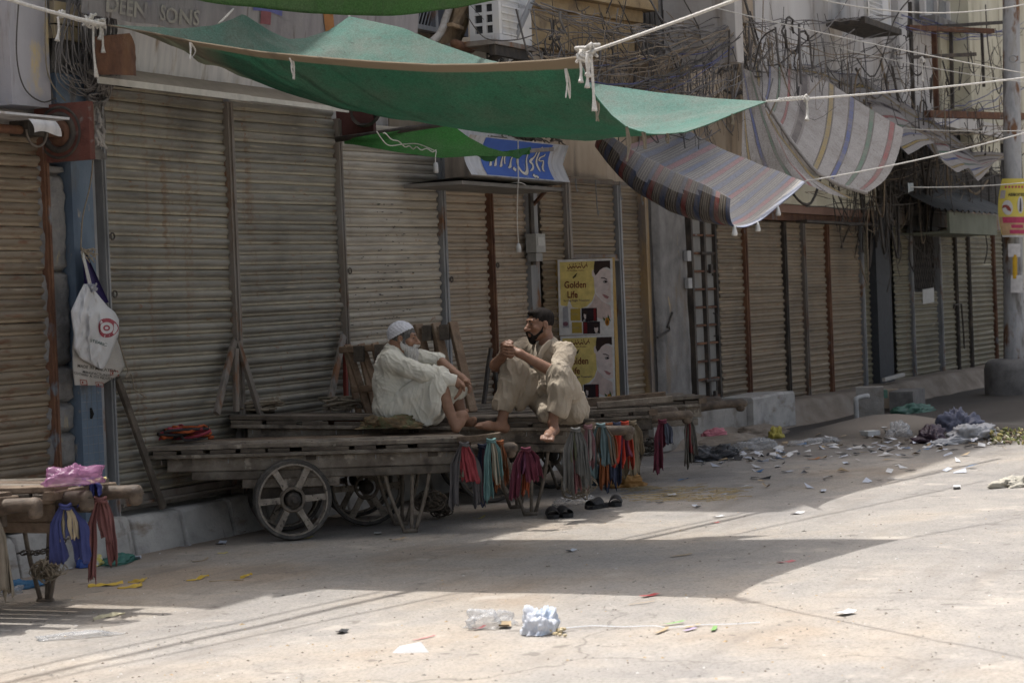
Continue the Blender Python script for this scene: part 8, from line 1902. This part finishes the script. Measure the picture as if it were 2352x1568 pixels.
# around the front cart
for k, (x, y, l_, w_, m, lb) in enumerate(((425, 1255, .09, .03, W_B, 'white cigarette packet scrap by the kerb'), (508, 1249, .13, .06, W_B, 'flat bluish paper by the kerb'), (512, 1271, .07, .04, Y_P, 'yellow scrap in the shade before the kerb'), (540, 1226, .16, .06, mat('magazine_print', [(.10, .06, .06), (.35, .33, .36), (.3, .08, .08)], scale=(30, 30, 30), detail=1), 'crumpled printed paper by the kerb near the wheel'), (706, 1237, .11, .025, Y_P, 'yellow strip right of the big wheel'), (868, 1226, .10, .05, W_P, 'white curled scrap behind the big wheel'), (912, 1240, .14, .03, T_P, 'brown strip near the cart leg'), (458, 1290, .14, .03, T_P, 'grey strip in the shade before the kerb'), (1100, 1191, .12, .025, Y_P, 'yellow strip under the carts'), (1545, 1138, .15, .07, W_P, 'white paper on the straw'), (1663, 1136, .07, .03, W_B, 'bluish scrap beside the straw'), (1515, 1155, .06, .04, K_P, 'black scrap near the straw'), (1600, 1164, .12, .04, W_B, 'grey-white scrap in front of the straw'), (1650, 1187, .09, .05, W_P, 'white scrap in the sunlit strip'), (1830, 1180, .11, .06, W_P, 'white scrap near the rounded sun edge'), (1642, 1201, .06, .03, R_P, 'small red scrap in the sunlit strip'), (2198, 1123, .16, .06, W_P, 'white and red wrapper in the sun at the right'), (1808, 1084, .12, .05, W_B, 'pale wrapper in the shade at the right'), (1785, 1073, .12, .04, W_P, 'thin white paper in the shade at the right'), (1890, 1129, .13, .04, W_B, 'pale paper near the curved sun edge'), (1868, 1055, .14, .07, O_P, 'orange wrapper in the shade at the right'), (1945, 1065, .12, .05, W_B, 'thin clear wrapper in the shade at the right'), (1725, 1055, .10, .09, W_P, 'upright white and blue paper cup scrap'), (1760, 1118, .2, .02, T_P, 'long straw stalk in the shade'), (2165, 1034, .09, .06, W_B, 'pale triangular scrap at the right'), (2080, 1030, .09, .05, plain('blue_scrap', (.10, .22, .42), .7), 'blue scrap in the gutter litter'), (1960, 1032, .07, .06, W_B, 'white-blue scrap in the gutter litter'), (2090, 1031, .06, .04, W_P, 'white scrap in the gutter litter'), (1856, 1024, .05, .03, plain('blue_scrap', (.10, .22, .42), .7), 'deep blue scrap in the gutter litter'))): scrap(G(x, y), l_, w_, rnd(-70, 40), m, lb, 60 + k, .35)
b = MB(); random.seed(77)
for k in range(150):
    c = G(rnd(1420, 1690), rnd(1122, 1154)); a = rnd(-1.2, .6); l_ = rnd(.08, .32); d = V3((math.cos(a), math.sin(a), 0)) * l_; b.tube(bez([c + V3((0, 0, .006)), c + d * .5 + V3((0, 0, rnd(.004, .02))), c + d + V3((0, 0, .006))], 4), .0022, 3)
mk('straw', b, mat('straw', [(.28, .21, .10), (.40, .31, .16)], scale=(20, 20, 20)), label='scattered straw under the rightmost carts', cat='straw', kind='stuff')
# gutter litter further down the street
crumple(G(1635, 1056), .26, .14, .12, 51, mat('black_film', [(.018, .018, .02), (.045, .045, .05)], scale=(9, 9, 9), rough=.35, bump=.3), 'plastic_bag', 'black plastic bag lying flat right of the last rag', 'plastic bag', -35, .7)
crumple(G(1735, 1032), .24, .12, .10, 52, film('clear_film', (.62, .64, .66), .38), 'plastic_bag', 'clear plastic heap behind the black bag', 'plastic bag', -30, .7); scrap(G(1712, 1028), .26, .12, -30, W_P, 'large white sheet in the gutter litter', 53, .2)
crumple(G(1783, 1010), .10, .08, .12, 54, plain('yellow_bag', (.42, .36, .08), .6), 'plastic_bag', 'small bright yellow bag on the verge', 'plastic bag', 0, .6)
crumple(G(1870, 1022), .30, .10, .07, 55, film('clear_film', (.62, .64, .66), .38), 'plastic_film', 'whitish film with a red end in the gutter', 'plastic film', -35, .5); scrap(G(1895, 1018), .14, .06, -30, R_P, 'red end of the whitish film', 56, .3)
b = MB(); p = G(2000, 1011); b.box(p + V3((0, 0, .05)), (.16, .12, .10), Matrix.Rotation(-.6, 3, 'Z')); mk('foam_box', b, plain('foam_white', (.55, .56, .55), .7), label='small white foam box in front of the dirt mound', cat='box')
crumple(G(2068, 1008), .19, .13, .15, 57, film('clear_film', (.62, .64, .66), .38), 'plastic_bag', 'clear plastic bag right of the foam box', 'plastic bag', 0, .7)
crumple(G(2138, 1017), .22, .14, .14, 58, plain('maroon_bag', (.055, .035, .05), .45), 'plastic_bag', 'dark maroon bag at the litter heap', 'plastic bag', 10, .7); crumple(G(2200, 995), .25, .16, .24, 59, plain('grey_blue_bag', (.10, .105, .15), .45), 'plastic_bag', 'grey-blue crumpled bag on top of the litter heap', 'plastic bag', -20, .75)
crumple(G(2232, 1010), .34, .16, .14, 60, plain('whitish_sheet', (.42, .42, .43), .6), 'plastic_sheet', 'crumpled whitish plastic sheet at the litter heap', 'plastic sheet', -30, .7); crumple(G(2185, 1020), .30, .08, .05, 61, plain('whitish_sheet', (.42, .42, .43), .6), 'plastic_sheet', 'low torn white sheet in front of the litter heap', 'plastic sheet', -30, .7)
scrap(G(2168, 978), .16, .10, 0, W_P, 'white cup lying behind the litter heap', 62, .6)
b = MB(); random.seed(13)
for k in range(150):
    c = G(rnd(2275, 2370), rnd(994, 1022)); r_ = rnd(.012, .035); M_ = Matrix.Translation(c + V3((0, 0, rnd(.0, .10) * max(0, 1 - abs(c.x - G(2310, 1008).x) / 1.6)))) @ Matrix.Rotation(rnd(0, 3), 4, 'X') @ Matrix.Rotation(rnd(0, 3), 4, 'Z'); b.lathe([(0, r_ * .5), (r_, r_ * .2), (r_ * .8, -r_ * .4), (0, -r_ * .3)], 5, M_, m=k % 4)
mk('vegetable_waste', b, [plain('waste_yellow', (.42, .36, .14), .8), plain('waste_cream', (.48, .44, .32), .8), plain('waste_green', (.20, .22, .08), .8), plain('waste_brown', (.20, .15, .10), .8)], label='heap of yellow-green vegetable waste at the right edge', cat='waste', kind='stuff')
crumple(G(1643, 1000, .18), .18, .08, .06, 63, plain('pink_bag', (.42, .14, .17), .6), 'plastic_bag', 'flat pink bag on the step edge', 'plastic bag', -20, .5)
crumple(G(2325, 1118), .22, .12, .07, 64, plain('cream_rag', (.46, .43, .36), .9), 'crumpled_paper', 'crumpled cream rag in the sun at the right edge', 'rag', -20, .6)
crumple(G(2094, 948), .35, .16, .10, 65, film('sea_green_film', (.12, .26, .20), .85), 'plastic_bag', 'sea-green plastic sheet on the wet ground', 'plastic bag', -20, .6)
crumple(G(1320, 1158), .20, .10, .06, 66, film('clear_film', (.62, .64, .66), .38), 'plastic_bag', 'clear plastic bag behind the first sandals', 'plastic bag', -30, .6)
crumple(G(1440, 1118), .16, .10, .09, 67, mat('orange_cloth', [(.30, .16, .05), (.40, .23, .09)], scale=(8, 8, 8)), 'crumpled_cloth', 'orange-brown cloth scrap behind the second sandals', 'cloth', -30, .6); crumple(G(1390, 1112), .15, .10, .16, 68, plain('dark_blue_bag', (.05, .08, .11), .5), 'plastic_bag', 'dark blue bag under the hanging rags', 'plastic bag', 0, .6)
b = MB(); random.seed(17)
for k in range(240):
    t_ = rnd(0, 1); x = lerp(1585, 2300, t_) + rnd(-40, 40); y = lerp(1052, 1014, t_) + random.gauss(0, 11) + (rnd(0, 70) if random.random() < .18 else 0); c = G(x, y)
    if c.y > kerb_y(c.x) - .5: continue
    c.z = bump_at(c.x, c.y) + .006; a0 = rnd(0, 6.3); u, v = V3((math.cos(a0), math.sin(a0), 0)), V3((-math.sin(a0), math.cos(a0), 0)); l_, w_ = rnd(.015, .07), rnd(.012, .04); h_ = rnd(.003, .04); h2_ = rnd(.0, .03)
    b.add([c - u * l_ - v * w_, c + u * l_ - v * w_ * rnd(.3, 1) + V3((0, 0, h2_)), c + u * l_ * .8 + v * w_ + V3((0, 0, h_)), c - u * l_ * rnd(.4, 1) + v * w_ + V3((0, 0, h2_ * .5))], [(0, 1, 2, 3)], m=random.choice((0, 0, 0, 0, 1, 1, 1, 2, 2, 3, 3, 4)))
mk('gutter_litter', b, [W_P, W_B, T_P, K_P, plain('blue_scrap', (.10, .22, .42), .7), O_P, plain('green_scrap', (.12, .22, .14), .7)], label='strewn paper and plastic scraps along the far gutter', cat='litter', kind='stuff')
# camouflage cloth heap in front of the white-bearded man
bpy.data.objects.remove(hp)
crumple(at_d(892, 982, 15.45), .21, .11, .085, 71, M_CAMO, 'crumpled_cloth', 'crumpled brown camouflage cloth beside the white-bearded man', 'cloth', -40, .8)
crumple(at_d(940, 984, 15.42), .10, .07, .045, 72, M_CAMO, 'crumpled_cloth', 'small end of camouflage cloth under his knees', 'cloth', -40, .8)
# standpipe, valve box, stones, steps
sp_ = thing('standpipe', G(1985, 965), 'white bent water pipe with a concrete valve box behind the mound', 'standpipe')
b = MB(); q = G(1968, 975); b.tube(bez([q, q + V3((0, 0, .22)), q + V3((.03, 0, .30)), q + V3((.22, -.08, .32))], 16), .03, 9); mk('pipe', b, plain('pipe_white', (.40, .40, .39), .5), sp_, smooth=True)
b = MB(); q = G(2000, 968); b.box(q + V3((0, 0, .20)), (.26, .32, .42), Matrix.Rotation(.3, 3, 'Z')); mk('valve_box', b, M_PAVE, sp_)
b = MB(); q = G(2018, 955); b.box(q + V3((0, 0, .27)), (.2, .2, .10), Matrix.Rotation(.5, 3, 'Z')); mk('green_lid', b, plain('lid_green', (.10, .20, .15), .6), sp_)
crumple(G(1880, 955), .60, .25, .15, 73, MATS['dirt_crusted_cement'], 'low_rock', 'low rounded cement lump left of the standpipe', 'cement lump', 0, .25)
crumple(G(1745, 1002), .40, .22, .12, 74, MATS['dirt_crusted_cement'], 'low_rock', 'rounded cement lump in front of the step', 'cement lump', -20, .3); crumple(G(1650, 1018), .60, .28, .09, 75, MATS['dirt_crusted_cement'], 'low_rock', 'low sloping cement lump left of the yellow bag', 'cement lump', -20, .2)
b = MB(); q = G(2085, 940); b.box(q + V3((0, 0, .12)), (.9, .3, .26), Matrix.Rotation(.1, 3, 'Z')); mk('stone_block', b, M_CONC, label='dark stone block behind the standpipe', cat='stone')
b = MB(); q = G(2045, 936); b.box(q + V3((0, 0, .12)), (.3, .25, .24), Matrix.Rotation(.5, 3, 'Z')); mk('stone_block', b, M_TANW, label='brown stone beside the dark stone block', cat='stone')
stp_ = thing('concrete_step', V3((22.2, -.3, 0)), 'long grey concrete step before the barred steel door', 'step')
b = MB(); b.beam((19.9, -.30, .20), (22.6, -.30, .20), .36, .40, ch=.06, seg=5, jit=.008); mk('slab', b, M_PAVE, stp_); b = MB(); b.beam((22.62, -.33, .21), (24.05, -.33, .21), .42, .42, ch=.06, seg=3, jit=.008); mk('slab', b, M_KERB, stp_)
b = MB(); b.beam(on_y(2030, 872, -.3), on_y(2075, 860, -.3), .05, .05); mk('loose_pipe', b, plain('pale_pipe', (.45, .43, .40), .6), label='pale pipe end lying before the olive shutters', cat='pipe')
# fine crumbs, chips and stones nobody could count
b = MB(); random.seed(99)
for k in range(1300):
    x, y = rnd(0, 2352), rnd(0, 1) ** .8; py = lerp(1010, 1568, y)
    c = G(x, py)
    if c.y > kerb_y(c.x) - .08: continue
    r_ = rnd(.002, .0062) * (1.6 if random.random() < .05 else 1); c.z = bump_at(c.x, c.y) + r_ * .3
    M_ = Matrix.Translation(c) @ Matrix.Rotation(rnd(0, 6), 4, 'Z'); e_ = rnd(.5, 2.2); vs = [M_ @ V3(q) for q in ((-r_ * e_, -r_, -r_ * .4), (r_ * e_, -r_ * .8, -r_ * .4), (r_ * .9 * e_, r_, -r_ * .4), (-r_ * e_, r_ * .7, -r_ * .4), (0, 0, r_ * .6))]
    b.add(vs, [(0, 1, 4), (1, 2, 4), (2, 3, 4), (3, 0, 4)], m=random.choice((0, 0, 0, 1, 1, 2, 3)))
mk('street_grit', b, [plain('grit_grey', (.20, .185, .165), .9), plain('grit_brown', (.13, .10, .075), .9), plain('grit_pale', (.55, .53, .50), .9), plain('grit_tan', (.42, .31, .18), .9)], label='fine stones, chips and crumbs strewn over the street', cat='grit', kind='stuff')
